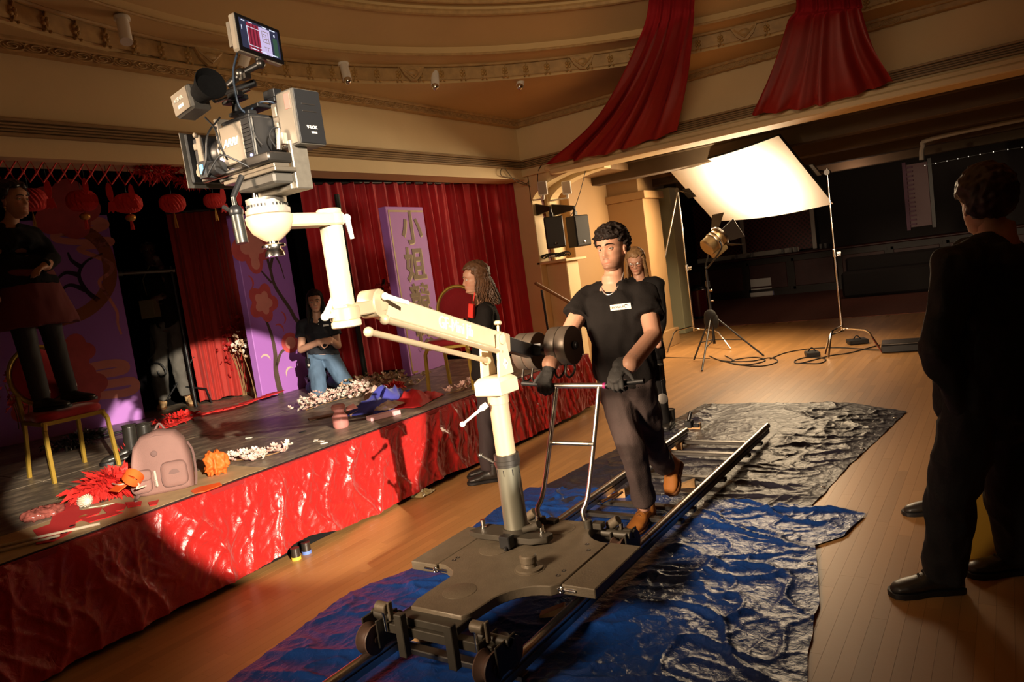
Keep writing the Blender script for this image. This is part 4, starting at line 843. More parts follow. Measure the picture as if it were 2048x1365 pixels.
def hair_cap(mb, T, R, s, lump=.013, n=420, seed=1, back=-.55, front=.42, thick=.012, curl=0):
    r = random.Random(seed)
    for k in range(n):
        z = 1-2*(k+.5)/n; a = k*2.39996; q = sqrt(1-z*z); d = (q*cos(a), q*sin(a), z)
        if not hairline(d, back, front): continue
        h = thick*(.6+.8*max(0, z))+r.uniform(-.003, .006)
        p = (d[0]*(.073+h), -.018+d[1]*(.092+h), .032+d[2]*(.083+h))
        mb.ell(T(*p), tuple(lump*s*r.uniform(.8, 1.25) for _ in range(3)), R, 7, 5)
        if curl and r.random() < curl and z > -.1:
            ax = V((r.uniform(-1, 1), r.uniform(-1, 1), r.uniform(-1, 1))).normalized(); u_, v_, w_ = frame(ax); rr = r.uniform(.008, .015)*s; c = T(*[p[i]+d[i]*.006 for i in range(3)])
            mb.tube([c+u_*(rr*cos(t))+v_*(rr*sin(t))+w_*(t*.002*s) for t in [i*.55 for i in range(9)]], .0038*s, 5)
def strands(T, R, s, n, L, seed, spread=.03, wave=.012, front=True, width=.010, lim=.14):
    r = random.Random(seed); mb = MB()
    for k in range(n):
        a = r.uniform(-lim*pi, (1+lim)*pi); el = r.uniform(.15, .95)
        d = V((cos(a)*cos(el), -sin(a)*cos(el), sin(el))); p = V((d.x*.084, -.018+d.y*.103, .032+d.z*.096)); pts = [p]; ln = L*r.uniform(.75, 1.1); ph = r.uniform(0, 6)
        out = V((d.x, d.y, 0)).normalized() if hypot(d.x, d.y) > .01 else V((0, -1, 0))
        top = V((out.x*.083, -.018+out.y*.104, .0)); m = 11
        for i in range(1, m+1):
            t = i/m; 
            if t < .3: q = p.lerp(top, t/.3)+out*.012*sin(pi*t/.3)
            else: q = top+V((0, 0, -(t-.3)/.7*ln))+out*(spread*(t-.3)+wave*sin(ph+t*11))+V((-out.y, out.x, 0))*wave*cos(ph+t*9)
            pts.append(q)
        mb.tube([T(*q) for q in pts], [width*s*(.5+.6*sin(pi*min(1, .15+.85*i/m))) for i in range(m+1)], 6)
    return mb
def hand_mb(mb, w, d, n, sg=1, curl=(.35, .5, .35), s=1., sp=.0205, rf=.0088, thumb=(.5, .75, -.35)):
    w, d = V(w), V(d).normalized(); n = V(n); n = (n-d*n.dot(d)).normalized(); t = d.cross(n)*sg; R = M((t, d, n)).transposed()
    mb.ell(w+d*.05*s, (.041*s, .056*s, .017*s), R, 14, 8); mb.box(w+d*.055*s, (.068*s, .066*s, .022*s), R); mb.cap(w-d*.02*s, w+d*.03*s, .026*s, .026*s, 10)
    for i, (l, o) in enumerate(((.94, 1.5), (1.05, .5), (1.0, -.5), (.8, -1.5))):
        p = w+d*(.083-.004*abs(o))*s+t*o*sp*s; a = 0.
        for k, (ln, c) in enumerate(zip((.044, .028, .022), curl)):
            a += c; q = p+(d*cos(a)-n*sin(a)+t*(.05*o if k == 0 else 0))*ln*l*s; r0 = (rf-.0007*k)*s; mb.cap(p, q, r0, r0-.0007*s, 10); p = q
    p = w+d*.025*s+t*.032*s; dr = (d*thumb[0]+t*thumb[1]+n*thumb[2]).normalized(); q = p+dr*.042*s; mb.cap(w+d*.03*s+t*.015*s, p, .017*s, .014*s, 10); mb.cap(p, q, .0125*s, .0105*s, 10)
    dr2 = (dr+d*.5-n*.25).normalized(); mb.cap(q, q+dr2*.03*s, .0105*s, .0085*s, 10)
def torso_rings(J, prof, k=1.):
    p, nb = J['pelvis'], J['neck']; ax = nb-p; rings = []
    hx = (J['hr']-J['hl']).normalized(); sx = (J['sr']-J['sl']).normalized()
    for t, wx, dy, fo in prof:
        q = min(1, max(0, t)); x = hx.lerp(sx, q).normalized(); y = ax.normalized().cross(x).normalized(); y = y if y.dot(J['bf']) > 0 else -y
        rings.append(ringpts(p+ax*t+y*fo, wx*k, dy*k, x, y, 22))
    return rings
TM = [(-.16, .10, .09, 0), (-.08, .15, .115, -.01), (0, .165, .12, -.01), (.2, .158, .112, 0), (.38, .15, .108, .005), (.6, .168, .118, .01), (.8, .178, .112, .005), (.92, .135, .08, -.005), (1.0, .068, .062, -.01), (1.08, .058, .06, -.005)]
TW = [(-.16, .10, .09, 0), (-.08, .16, .115, -.01), (0, .165, .115, -.01), (.2, .14, .098, 0), (.38, .122, .09, .005), (.62, .142, .115, .015), (.8, .148, .098, .005), (.92, .115, .07, -.005), (1.0, .055, .052, -.01), (1.08, .05, .052, -.005)]
def limb(mb, pts, rs, n=14):
    for a, b, ra, rb in zip(pts, pts[1:], rs, rs[1:]): mb.cap(a, b, ra, rb, n)
def boot(par, heel, toe, up, m_, solem, name='boot', lace=None, s=1., high=.12, label=None):
    f = (toe-heel); L = f.length; f.normalize(); up = (up-f*up.dot(f)).normalized(); x = f.cross(up); mb = MB(); rings = []
    for t, wd, h in ((-.02, .028, .05), (.05, .036, .07), (.25, .038, .085), (.45, .038, .075), (.62, .046, .055), (.8, .047, .045), (.93, .038, .035), (1.0, .018, .022)):
        c = heel+f*L*t+up*h*.5*s; rings.append(ringpts(c, wd*s, h*.55*s, x, up, 14))
    mb.loft(rings); mb.cyl(heel+f*L*.2+up*.04*s, heel+f*L*.16+up*high*s, .047*s, .047*s)
    o = rpart(name, mb, .007, m_, par, 2, label=label)
    sh = [(-.04+1.08*t, w_) for t, w_ in ((0, .022), (.08, .036), (.3, .036), (.5, .036), (.68, .048), (.85, .048), (.96, .034), (1.0, .012))]
    poly = [(w_*s*1.05, t*L) for t, w_ in sh]+[(-w_*s*1.05, t*L) for t, w_ in reversed(sh)]
    part('sole', MB().prism(poly, heel-up*.012*s, x, f, .022*s), solem, o, bevel=.003)
    part('collar', MB().tube([heel+f*L*.16+up*high*s+x*(.045*s*cos(a))+f*(.045*s*sin(a)) for a in [2*pi*i/18 for i in range(18)]], .007*s, 6, True), m_, o, smooth=True)
    if lace:
        for k in range(5):
            c = heel+f*L*(.58-.075*k)+up*(.064+.014*k)*s; part('lace', MB().tube([c-x*.024*s-up*.012*s, c+up*.005*s+f*.004, c+x*.024*s-up*.012*s], .0032*s, 6), lace, o, smooth=True)
    return o
def paintf(T, R, s, lip=(1., .72, .72), beard=0., ear=True):
    Ri = R.transposed(); c0 = T(0, 0, 0)
    def f(p):
        q = Ri @ (p-c0)/s
        if q.y > .07 and abs(q.x) < .0225 and -.0775+.2*max(0, abs(q.x)-.008) < q.z < -.0555-.18*abs(q.x): return lip
        if q.length < .16:
            if beard:
                d = max(0, 1-max(0, abs(q.z+.092)-.008)/.03)*(q.y > .0) if abs(q.x) < .06 else 0
                mu = 1 if (abs(q.x) < .028 and -.057 < q.z < -.047 and q.y > .08) else 0
                k = 1-beard*max(min(1, d), mu*1.2)
                return (k, k*.97, k*.95)
            if q.y > .05 and .02 < abs(q.x) < .055 and -.05 < q.z < -.01: return (1.05, .88, .86)
        return (1, 1, 1)
    return f
def person(label, J, skin, prof=TM, vox=.008, s=1., fem=False, arms_r=(.05, .042, .036, .028), legs_r=(.085, .058, .055, .038), hands=None, beard=0., hf=(0, 1, 0), tilt=0., loc=None):
    t = thing('person', label, 'person', loc or V((J['pelvis'].x, J['pelvis'].y, 0))); mb = MB(); mb.loft(torso_rings(J, prof, s))
    R = hframe(hf, tilt); hm = MB(); T = head_mb(hm, J['head'], R, s, fem)
    mb.cap(J['neck']-V((0, 0, .03)), T(0, -.022, -.045), .058*s*(.84 if fem else 1), .052*s*(.85 if fem else 1))
    for q in 'lr':
        limb(mb, [J['s'+q], J['e'+q]], [r*s for r in arms_r[:2]]); limb(mb, [J['e'+q], J['w'+q]], [r*s for r in arms_r[1:3]]); mb.ell(J['s'+q], .055*s)
        limb(mb, [J['h'+q], J['k'+q]], [r*s for r in legs_r[:2]]); limb(mb, [J['k'+q], J['a'+q]], [r*s for r in (legs_r[1], legs_r[3])])
        mb.cap(J['k'+q].lerp(J['a'+q], .1), J['k'+q].lerp(J['a'+q], .5), .055*s, .05*s)
    if hands: hands(mb)
    me = remesh(mb, vox, 2, None, 'body'); bm = bmesh.new(); bm.from_mesh(me); h2 = bpy.data.meshes.new('h'); h2.from_pydata(hm.v, [], hm.f); h2.polygons.foreach_set('use_smooth', [True]*len(h2.polygons)); bm.from_mesh(h2); bmesh.ops.recalc_face_normals(bm, faces=bm.faces); bm.to_mesh(me); bm.free(); bpy.data.meshes.remove(h2)
    me.polygons.foreach_set('use_smooth', [True]*len(me.polygons)); pf_ = paintf(T, R, s, beard=beard)
    at = me.color_attributes.new('tint', 'FLOAT_COLOR', 'POINT'); co = np.empty(len(me.vertices)*3, np.float32); me.vertices.foreach_get('co', co)
    at.data.foreach_set('color', np.array([(*pf_(V(p)), 1) for p in co.reshape(-1, 3).tolist()], np.float32).ravel()); shift(me, org(t)); me.materials.append(skin); part('body', me, None, t)
    return t, T, R
def top(t, J, prof, m_, k=1.06, sl=.55, full=False, s=1., t0=-.1, t1=.95, vox=.009, r=(.072, .066), name='shirt', fold=.012, seed=0, sag=0.):
    mb = MB(); pr = [(a, w_*k+.006, d*k+.008, f) for a, w_, d, f in prof if t0 <= a <= t1]
    a0 = pr[0]; pr = [(t0, a0[1]+sag, a0[2]+sag, a0[3])]+pr; rg = torso_rings(J, pr, s); mb.loft(rg)
    for q in 'lr':
        S, E, W = J['s'+q], J['e'+q], J['w'+q]; mb.ell(S, .07*s); nk = J['neck'].lerp(J['pelvis'], .09); mb.cap(S, nk.lerp(S, .25), .068*s, .068*s)
        if full: limb(mb, [S, E, W.lerp(E, .06)], [.068*s, .056*s, .04*s])
        else: mb.cyl(S, S.lerp(E, sl), r[0]*s, r[1]*s+.006, 18); mb.ell(S, r[0]*s*.97)
    return rpart(name, mb, vox, m_, t, 3, wr(fold, 9, seed))
def pants(t, J, m_, prof, r=(.098, .075, .066), s=1., vox=.009, name='trousers', fold=.010, seed=2, t1=.1, cuff=1.0):
    mb = MB(); pr = [(a, w_*1.05+.004, d*1.06+.006, f) for a, w_, d, f in prof if a <= t1]; mb.loft(torso_rings(J, pr, s))
    for q in 'lr':
        H, K, A = J['h'+q], J['k'+q], J['a'+q]; limb(mb, [H, K], [r[0]*s, r[1]*s]); mb.cyl(K, K.lerp(A, cuff), r[1]*s, r[2]*s, 18); mb.ell(K, r[1]*s)
    return rpart(name, mb, vox, m_, t, 3, wr(fold, 8, seed))
blacktee = mat('black_cotton', (.0085, .0065, .006), .9, bump=.2, bs=120, spec=.25); darkjean = mat('faded_plum_black_denim', (.040, .025, .023), .85, var=.35, vs=5, bump=.25, bs=150)
bluejean = mat('washed_blue_denim', (.10, .17, .27), .85, var=.3, vs=7, bump=.25, bs=160); greyjean = mat('grey_denim', (.11, .10, .085), .85, var=.25, vs=9, bump=.2, bs=150)
tanboot = mat('tan_nubuck', (.46, .17, .03), .7, var=.12, vs=14); solet = mat('brown_gum_sole', (.20, .08, .025), .6); lacem = mat('tan_lace', (.32, .14, .04), .7)
darkhair = mat('dark_brown_hair', (.016, .010, .008), .65, spec=.25, var=.3, vs=30); brownhair = mat('brown_hair', (.11, .05, .022), .55, var=.35, vs=25); blondhair = mat('dark_blond_hair', (.28, .16, .07), .55, var=.3, vs=25); blackhair = mat('black_hair', (.008, .006, .006), .4)
glove = mat('dark_grey_work_glove', (.035, .033, .032), .8, bump=.3, bs=200)
CL = -CR; VW = lambda P: (CC-V(P)).normalized()            # picture-left direction and the direction back to the lens, used only to read poses off the photograph
def flat(v): v = V(v); v.z = 0; return v.normalized()
LFT = flat(CL); 
# ---- the dolly operator
yb_ = yb
hR, hL = oY(1095, 764, yb_), oY(1236, 757, yb_)
J = dict(pelvis=dp(1252, 752, 4.06), neck=dp(1226, 566, 4.02), head=dp(1223, 499, 4.0), sr=dp(1178, 592, 4.12), sl=dp(1290, 590, 3.94), er=dp(1133, 675, 4.0), el=dp(1307, 672, 3.80),
         wr=hR+V((.0, .05, .085)), wl=hL+V((.05, .05, .06)), hr=dp(1228, 772, 4.08), hl=dp(1278, 770, 4.02), kr=dp(1266, 905, 3.98), kl=dp(1305, 892, 4.25), ar=dp(1289, 1012, 4.12), al=dp(1330, 935, 4.52), bf=V((-.35, -.94, 0)))
fw = VW(J['head'])*cos(.52)+LFT*sin(.52); fw.z = .05
t, T, R = person('young man in black t-shirt, chain and tan boots pushing the dolly by its bar', J, fair, TM, .0065, 1.0, beard=.42, hf=fw, tilt=-.04, arms_r=(.056, .047, .046, .030), loc=fl(1285, 1062))
t['category'] = 'person'
eyes(t, T, R, 1., (-.25, 1, .12)); brows(t, T, darkhair, 1.)
mb = MB(); hair_cap(mb, T, R, 1., .0125, 620, 3, thick=.014, curl=.8, back=-.5, front=.40)
r_ = random.Random(4)
for k in range(26): a = r_.uniform(-1.15, 1.15); mb.tube([T(.07*sin(a)+.012*cos(q), .078*cos(a)+.004+.010*sin(q), .078-.030*(1-abs(a)*.3)+.011*sin(q+a)) for q in [i*.6 for i in range(8)]], .005, 6)
rpart('hair', mb, .0042, darkhair, t, 1)
tee = top(t, J, TM, blacktee, 1.09, .55, t0=-.1, t1=.96, r=(.068, .082), seed=1, fold=.014, sag=.01, vox=.008)
part('name_sticker', MB().prism([(-.055, -.016), (.055, -.016), (.055, .016), (-.055, .016)], dp(1241, 614, 3.86), (J['sl']-J['sr']).normalized(), V((0, 0, 1)), .002), white, tee)
# lay the sticker on the chest along the view line
bpy.context.view_layer.update()
def surf(o, x, y, lift=.004):
    d = ray(x, y).normalized(); mw = o.matrix_world.inverted(); hit, loc, n, i = o.ray_cast(mw @ CC, (mw.to_3x3() @ d).normalized())
    return ((o.matrix_world @ loc)-d*lift, (o.matrix_world.to_3x3() @ n)) if hit else (None, None)
st = [c for c in tee.children][0]; q, nq = surf(tee, 1241, 614, .003)
if q:
    bpy.data.objects.remove(st); ax = (surf(tee, 1258, 612)[0]-surf(tee, 1224, 616)[0]).normalized(); ay = nq.cross(ax).normalized()
    st = part('name_sticker', MB().prism([(-.056, -.016), (.056, -.016), (.056, .016), (-.056, .016)], q, ax, ay, .0015), white, tee)
    glyph('EHOGA-M', .017, q+nq*.003-ax*.016, ax, ay, mat('faint_pen', (.35, .28, .2), .6), st); part('pen_swirl', MB().tube([q+nq*.003+ax*(.03+.011*cos(k*.6))+ay*(.002+.008*sin(k*.6)) for k in range(9)], .0016, 5), blackp, st)
mb = MB(); pts = []
ch = []
for px, py in ((1199, 545), (1199, 560), (1202, 575), (1208, 586), (1216, 590), (1226, 586), (1235, 575), (1243, 560), (1247, 545)):
    q = None
    for o in (tee, [c for c in t.children if c.name.startswith('body')][0]):
        q2 = surf(o, px, py, .004)[0]
        if q2 and (q is None or (q2-CC).length < (q-CC).length): q = q2
    if q: ch.append(q)
if len(ch) > 3: part('neck_chain', MB().tube(hermite(ch, 5), .0032, 6), mat('silver_chain', (.8, .78, .75), .38, .8), t, smooth=True)
pants(t, J, darkjean, TM, (.098, .077, .066), vox=.008, seed=5, fold=.012, cuff=.92)
hh = fl(1295, 1048, .02); boot(t, fl(1290, 1042, .0)+V((.02, .06, .015)), fl(1276, 1072, 0)+V((-.02, -.05, .015)), V((0, 0, 1)), tanboot, solet, lace=lacem, s=1.1, high=.15)
boot(t, dp(1356, 925, 4.60), dp(1342, 990, 4.50), (VW(dp(1342, 960, 4.4))+LFT*.8+V((0, 0, .1))).normalized(), tanboot, solet, lace=lacem, s=1.1, high=.14)
for w_, hp, sg, nm in ((J['wr'], hR, 1, 'r'), (J['wl'], hL, -1, 'l')):
    d = (hp-w_); bx_ = (hr-hl).normalized(); mb = MB(); dn = V((0, -.75, -.65)); hand_mb(mb, hp+V((0, .03, .058)), dn, V((0, -.65, .75)), sg, (.75, 1.05, .8), 1.06, rf=.0105, sp=.021)
    mb.cap(hp+V((0, .03, .058)), J['w'+nm].lerp(J['e'+nm], .12), .036, .037); rpart('work_glove', mb, .0045, glove, t, 1)
    part('glove_cuff', MB().tube([J['w'+nm].lerp(J['e'+nm], .1)+frame(J['e'+nm]-J['w'+nm])[0]*.04*cos(q)+frame(J['e'+nm]-J['w'+nm])[1]*.04*sin(q) for q in [k*pi/8 for k in range(16)]], .006, 6, True), mat('grey_glove_trim', (.2, .18, .16), .7), t, smooth=True)
part('belt_pouch', MB().box(dp(1318, 745, 4.02), (.04, .06, .09)).cyl(dp(1322, 735, 4.0), dp(1323, 765, 4.0), .006), blackp, t, bevel=.008)
# ---- woman with glasses behind him
D6 = 6.55
J = dict(pelvis=dp(1290, 705, D6), neck=dp(1278, 556, D6), head=dp(1271, 524, D6-.04), sr=dp(1244, 572, D6+.05), sl=dp(1314, 568, D6-.05), er=dp(1248, 630, D6), el=dp(1322, 635, D6), wr=dp(1262, 680, D6-.15), wl=dp(1316, 690, D6-.1), hr=dp(1276, 718, D6), hl=dp(1305, 716, D6),
         kr=dp(1285, 785, D6), kl=dp(1318, 790, D6), ar=dp(1300, 845, D6), al=dp(1328, 848, D6), bf=V((.3, -.95, 0)))
fw = VW(J['head'])+CR*(-.12); fw.z = -.28
t, T, R = person('fair haired woman in glasses and black clothes standing behind the dolly operator', J, fair, TW, .010, .95, True, hf=fw, loc=fl(1318, 855))
eyes(t, T, R, .95, (0, 1, -.5)); mb = MB(); hair_cap(mb, T, R, .95, .013, 300, 8, thick=.012, front=.35); rpart('hair', mb, .007, blondhair, t, 1)
part('hair_lengths', strands(T, R, .95, 150, .17, 5, .02, .006, width=.006), blondhair, t, smooth=True)
mb = MB()
for q in (-1, 1): mb.tube([T(q*.033+.021*cos(a), .094, -.004+.018*sin(a)) for a in [k*pi/8 for k in range(16)]], .0016, 5, True); mb.cyl(T(q*.054, .09, 0), T(q*.082, 0, .002), .0016)
part('glasses', mb.cyl(T(-.012, .096, 0), T(.012, .096, 0), .0016), chrome, t, smooth=True)
jk = mat('black_work_jacket', (.008, .007, .007), .85, bump=.2, bs=60, spec=.25)
top(t, J, TW, jk, 1.15, full=True, s=.95, vox=.012, name='jacket'); pants(t, J, jk, TW, s=.95, vox=.012)
for px, py in ((1305, 855), (1338, 852)): boot(t, fl(px, py, .01)+V((0, .08, 0)), fl(px, py, .01)+V((.03, -.16, 0)), V((0, 0, 1)), mat('black_leather', (.02, .018, .016), .4), blackp, high=.14)
part('lanyard_disc', MB().lathe(dp(1325, 798, D6-.2), VW(dp(1325, 798, 6)), [(.046, 0), (.046, .012), (.03, .014), (0, .014)], 22), darksteel, t, smooth=True); part('lanyard', MB().cyl(dp(1322, 745, D6-.15), dp(1325, 790, D6-.2), .004), blackp, t)
# ---- woman in profile standing by the stage
D4 = 5.72
J = dict(pelvis=dp(975, 745, D4), neck=dp(968, 602, D4), head=dp(949, 558, D4), sr=dp(976, 622, D4+.17), sl=dp(972, 626, D4-.17), er=dp(962, 680, D4+.18), el=dp(968, 692, D4-.19), wr=dp(926, 645, D4+.1), wl=dp(938, 668, D4-.16), hr=dp(976, 758, D4+.08), hl=dp(974, 758, D4-.08),
         kr=dp(975, 850, D4+.08), kl=dp(972, 852, D4-.08), ar=dp(985, 940, D4+.08), al=dp(978, 942, D4-.08), bf=LFT)
fw = LFT*1+VW(J['head'])*.18; fw.z = .0
def hh(mb):
    hand_mb(mb, J['wr'], LFT+V((0, 0, .1)), V((0, 0, 1)), -1, (.4, .6, .5), .9); hand_mb(mb, J['wl'], LFT+V((0, 0, .35)), VW(J['wl']), 1, (.4, .6, .5), .9)
t, T, R = person('woman with wavy brown hair in black seen in profile before the stage', J, fair, TW, .008, .98, True, hands=hh, hf=fw, loc=fl(982, 956))
eyes(t, T, R, .98, (0, 1, .05)); brows(t, T, brownhair, .98, .0028); mb = MB(); hair_cap(mb, T, R, .98, .014, 380, 12, thick=.016, front=.5); rpart('hair', mb, .006, brownhair, t, 1)
part('hair_lengths', strands(T, R, .98, 420, .21, 9, .08, .012, width=.0050, lim=.07), brownhair, t, smooth=True)
top(t, J, TW, blacktee, 1.12, full=True, s=1., vox=.010, name='sweater', seed=7); pants(t, J, mat('dark_plum_trousers', (.03, .02, .022), .85), TW, (.09, .068, .062), vox=.010)
for dd in (.09, -.09): q = dp(984, 953, D4+dd); q.z = .015; boot(t, q-LFT*.07, q+LFT*.19, V((0, 0, 1)), MATS['black_leather'], blackp, high=.13)
solo('handheld_radio', MB().box(dp(943, 622, D4-.17), (.05, .03, .11), M.Rotation(.25, 3, 'Y')).cyl(dp(947, 603, D4-.17), dp(950, 585, D4-.17), .006), mat('bright_red_plastic', (.65, .03, .02), .5), 'bright red handheld device in the hand of the brown haired woman', 'radio', bevel=.004)
# ---- kneeling woman on the stage
D3 = 7.7
J = dict(pelvis=dp(647, 716, D3), neck=dp(634, 640, D3), head=dp(630, 604, D3-.03), sr=dp(606, 652, D3+.02), sl=dp(667, 650, D3), er=dp(602, 700, D3-.05), el=dp(676, 692, D3-.02), wr=dp(638, 684, D3-.22), wl=dp(661, 680, D3-.2), hr=dp(630, 722, D3), hl=dp(664, 722, D3),
         kr=dp(638, 778, D3-.14), kl=dp(692, 768, D3-.05), ar=dp(622, 775, D3+.35), al=dp(665, 762, D3+.38), bf=VW((-6.1, 5.1, 1)))
J['pelvis'].z = max(J['pelvis'].z, 1.0)
fw = VW(J['head'])+LFT*.05; fw.z = .0
def hh(mb):
    hand_mb(mb, J['wr'], -LFT*.8+VW(J['wr'])*.3, V((0, 0, 1))*.5+VW(J['wr']), 1, (.4, .5, .4), .88); hand_mb(mb, J['wl'], LFT*.8+VW(J['wl'])*.3, V((0, 0, .8))+VW(J['wl']), -1, (.5, .6, .4), .88)
t, T, R = person('woman with long dark curls in navy polo and jeans kneeling on stage, hands clasped', J, fair, TW, .009, .95, True, hands=hh, hf=fw, loc=V((J['kr'].x, J['kr'].y, SZ)), arms_r=(.046, .04, .036, .026))
eyes(t, T, R, .95); brows(t, T, blackhair, .95); mb = MB(); hair_cap(mb, T, R, .95, .014, 320, 22, thick=.012, front=.45); rpart('hair', mb, .007, darkhair, t, 1)
part('hair_lengths', strands(T, R, .95, 260, .33, 19, .05, .012, width=.0068), darkhair, t, smooth=True)
navy = mat('navy_polo_cotton', (.014, .015, .022), .8, bump=.2, bs=100)
o = top(t, J, TW, navy, 1.08, .5, s=.97, vox=.010, r=(.066, .072), t0=-.02, name='polo_shirt'); part('name_sticker', MB().box(dp(652, 651, D3-.135), (.06, .004, .02), M.Rotation(radians(35), 3, 'Z')), white, o)
for y in (643, 649): part('button', MB().ell(dp(637, y, D3-.12), .006), white, o, smooth=True)
pants(t, J, bluejean, TW, (.098, .082, .066), vox=.009, fold=.012, s=.97, t1=.16, name='jeans')
for q in 'rl': boot(t, J['a'+q]+V((0, 0, .0))+VW(J['ar'])*.02+V((0, 0, .05)), J['a'+q]-VW(J['ar'])*.15-V((0, 0, .09)), V((0, 0, 1))*.3-VW(J['ar']), MATS['black_leather'], blackp, high=.1)
part('belt_radio', MB().box(dp(616, 727, D3-.1), (.05, .03, .1)).cyl(dp(615, 718, D3-.1), dp(614, 705, D3-.1), .007), blackp, t, bevel=.004); part('radio_label', MB().box(dp(617, 731, D3-.125), (.024, .004, .02)), white, t)
# ---- woman standing on the chair, far left
D1 = 5.0
J = dict(pelvis=dp(52, 565, D1), neck=dp(18, 452, D1), head=dp(30, 402, D1-.02), sr=dp(-30, 478, D1-.1), sl=dp(66, 474, D1+.1), er=dp(-40, 560, D1-.1), el=dp(92, 545, D1+.15), wr=dp(-10, 600, D1-.2), wl=dp(88, 528, D1-.12), hr=dp(25, 580, D1-.05), hl=dp(78, 575, D1+.05),
         kr=dp(55, 690, D1-.05), kl=dp(105, 690, D1+.05), ar=dp(88, 800, D1-.05), al=dp(138, 785, D1+.12), bf=V((.2, .95, 0)))
J['el'] = dp(104, 516, D1+.12); J['wl'] = dp(92, 532, D1-.05)
for q_, px_, py_ in (('ar', 88, 822), ('al', 142, 806)): J[q_] = fl(px_, py_, SZ+.482)+V((0, 0, .085))
J['kr'] = J['hr'].lerp(J['ar'], .52); J['kl'] = J['hl'].lerp(J['al'], .52)
fw = -LFT+VW(J['head'])*.35; fw.z = .02
def hh(mb): hand_mb(mb, J['wl'], LFT*.4+VW(J['wl'])*.6+V((0, 0, -.1)), V((0, 0, 1)), 1, (.3, .4, .3), .88)
t, T, R = person('woman with short dark hair, black top and dark red skirt standing on chair', J, olive_sk, TW, .009, .98, True, hands=hh, hf=fw, loc=V((J['pelvis'].x, J['pelvis'].y, SZ)))
eyes(t, T, R, .98); brows(t, T, blackhair, .98); mb = MB(); hair_cap(mb, T, R, .98, .015, 340, 32, thick=.02, front=.5, curl=.4); rpart('hair', mb, .007, blackhair, t, 1)
part('earring', MB().ell(T(.082, -.01, -.05), .008).ell(T(.082, -.01, -.065), .005), mat('brass', (.6, .4, .15), .3, 1.), t, smooth=True)
top(t, J, TW, blackc, 1.12, full=True, s=1.02, vox=.010, name='sweater', seed=17)
mb = MB(); zb = dp(60, 655, D1).z
c1 = V((J['kr'].x+J['kl'].x, J['kr'].y+J['kl'].y, 0))/2; sx = (J['hr']-J['hl']).normalized(); rg = []
for tt, w_, dd in ((0, .17, .13), (.25, .2, .16), (.6, .235, .185), (1, .27, .21)):
    c = V((J['pelvis'].x, J['pelvis'].y, 0)).lerp(c1, tt*.8); z = (J['pelvis'].z+.08)*(1-tt)+zb*tt; rg.append([V((q.x, q.y, z+.012*sin(k*1.9)*tt)) for k, q in enumerate(ringpts(c, w_, dd, sx, V((0, 0, 1)).cross(sx), 26))])
rpart('skirt', mb.loft(rg), .012, mat('dark_red_wool', (.10, .012, .012), .9), t, 2, wr(.01, 6, 4))
pants(t, J, mat('black_tights', (.010, .008, .008), .7), TW, (.092, .068, .060), vox=.010, name='tights', fold=.003)
sock = mat('grey_patterned_sock', (.16, .15, .14), .85)
SEATZ = None
# ---- far crew member, the dark figure at the right
def tanb(q, f, s=1.): return q
D2 = 8.25
J = dict(pelvis=dp(333, 645, D2), neck=dp(304, 528, D2), head=dp(296, 499, D2-.03), sr=dp(277, 545, D2), sl=dp(328, 541, D2), er=dp(280, 590, D2-.12), el=dp(340, 580, D2-.1), wr=dp(305, 600, D2-.3), wl=dp(322, 535, D2-.3), hr=dp(320, 655, D2), hl=dp(348, 653, D2),
         kr=dp(318, 735, D2-.02), kl=dp(358, 725, D2-.02), ar=dp(326, 800, D2), al=dp(376, 790, D2), bf=VW((-7.9, 4.5, 1)))
fw = VW(J['head'])-LFT*.25; fw.z = -.15
def hh(mb):
    hand_mb(mb, J['wr'], -LFT+V((0, 0, .2)), VW(J['wr']), 1, (.4, .6, .5), .92); hand_mb(mb, J['wl'], V((0, 0, 1))+LFT*.3, VW(J['wl'])*-1, 1, (.4, .5, .4), .92)
t, T, R = person('crew member with dark skin in black top and grey jeans working in the dark wings', J, deep, TM, .011, .98, hands=hh, hf=fw, loc=V((J['pelvis'].x, J['pelvis'].y, SZ)))
eyes(t, T, R, .98); mb = MB(); hair_cap(mb, T, R, .98, .012, 300, 42, thick=.008); rpart('hair', mb, .008, blackhair, t, 1)
top(t, J, TM, blacktee, 1.1, full=True, s=.95, vox=.012, name='sweater'); pants(t, J, greyjean, TM, (.10, .088, .088), vox=.011, fold=.016, seed=9, s=.97, name='jeans')
pale = mat('pale_tan_suede', (.52, .33, .16), .8, var=.1)
for q in 'rl': b = J['a'+q].copy(); b.z = SZ+.012; boot(t, b-VW(b)*.05, flat(VW(b)).lerp(LFT if q == 'r' else -LFT, .25)*.2+b, V((0, 0, 1)), pale, solet, high=.11, lace=lacem)
part('shoulder_bag', MB().box(dp(300, 618, D2-.3), (.16, .12, .2), M.Rotation(.5, 3, 'Z')).tube([dp(296, 600, D2-.3), dp(285, 560, D2-.14), dp(300, 530, D2-.1)], .008, 6), mat('olive_canvas', (.16, .13, .06), .8), t, bevel=.02)
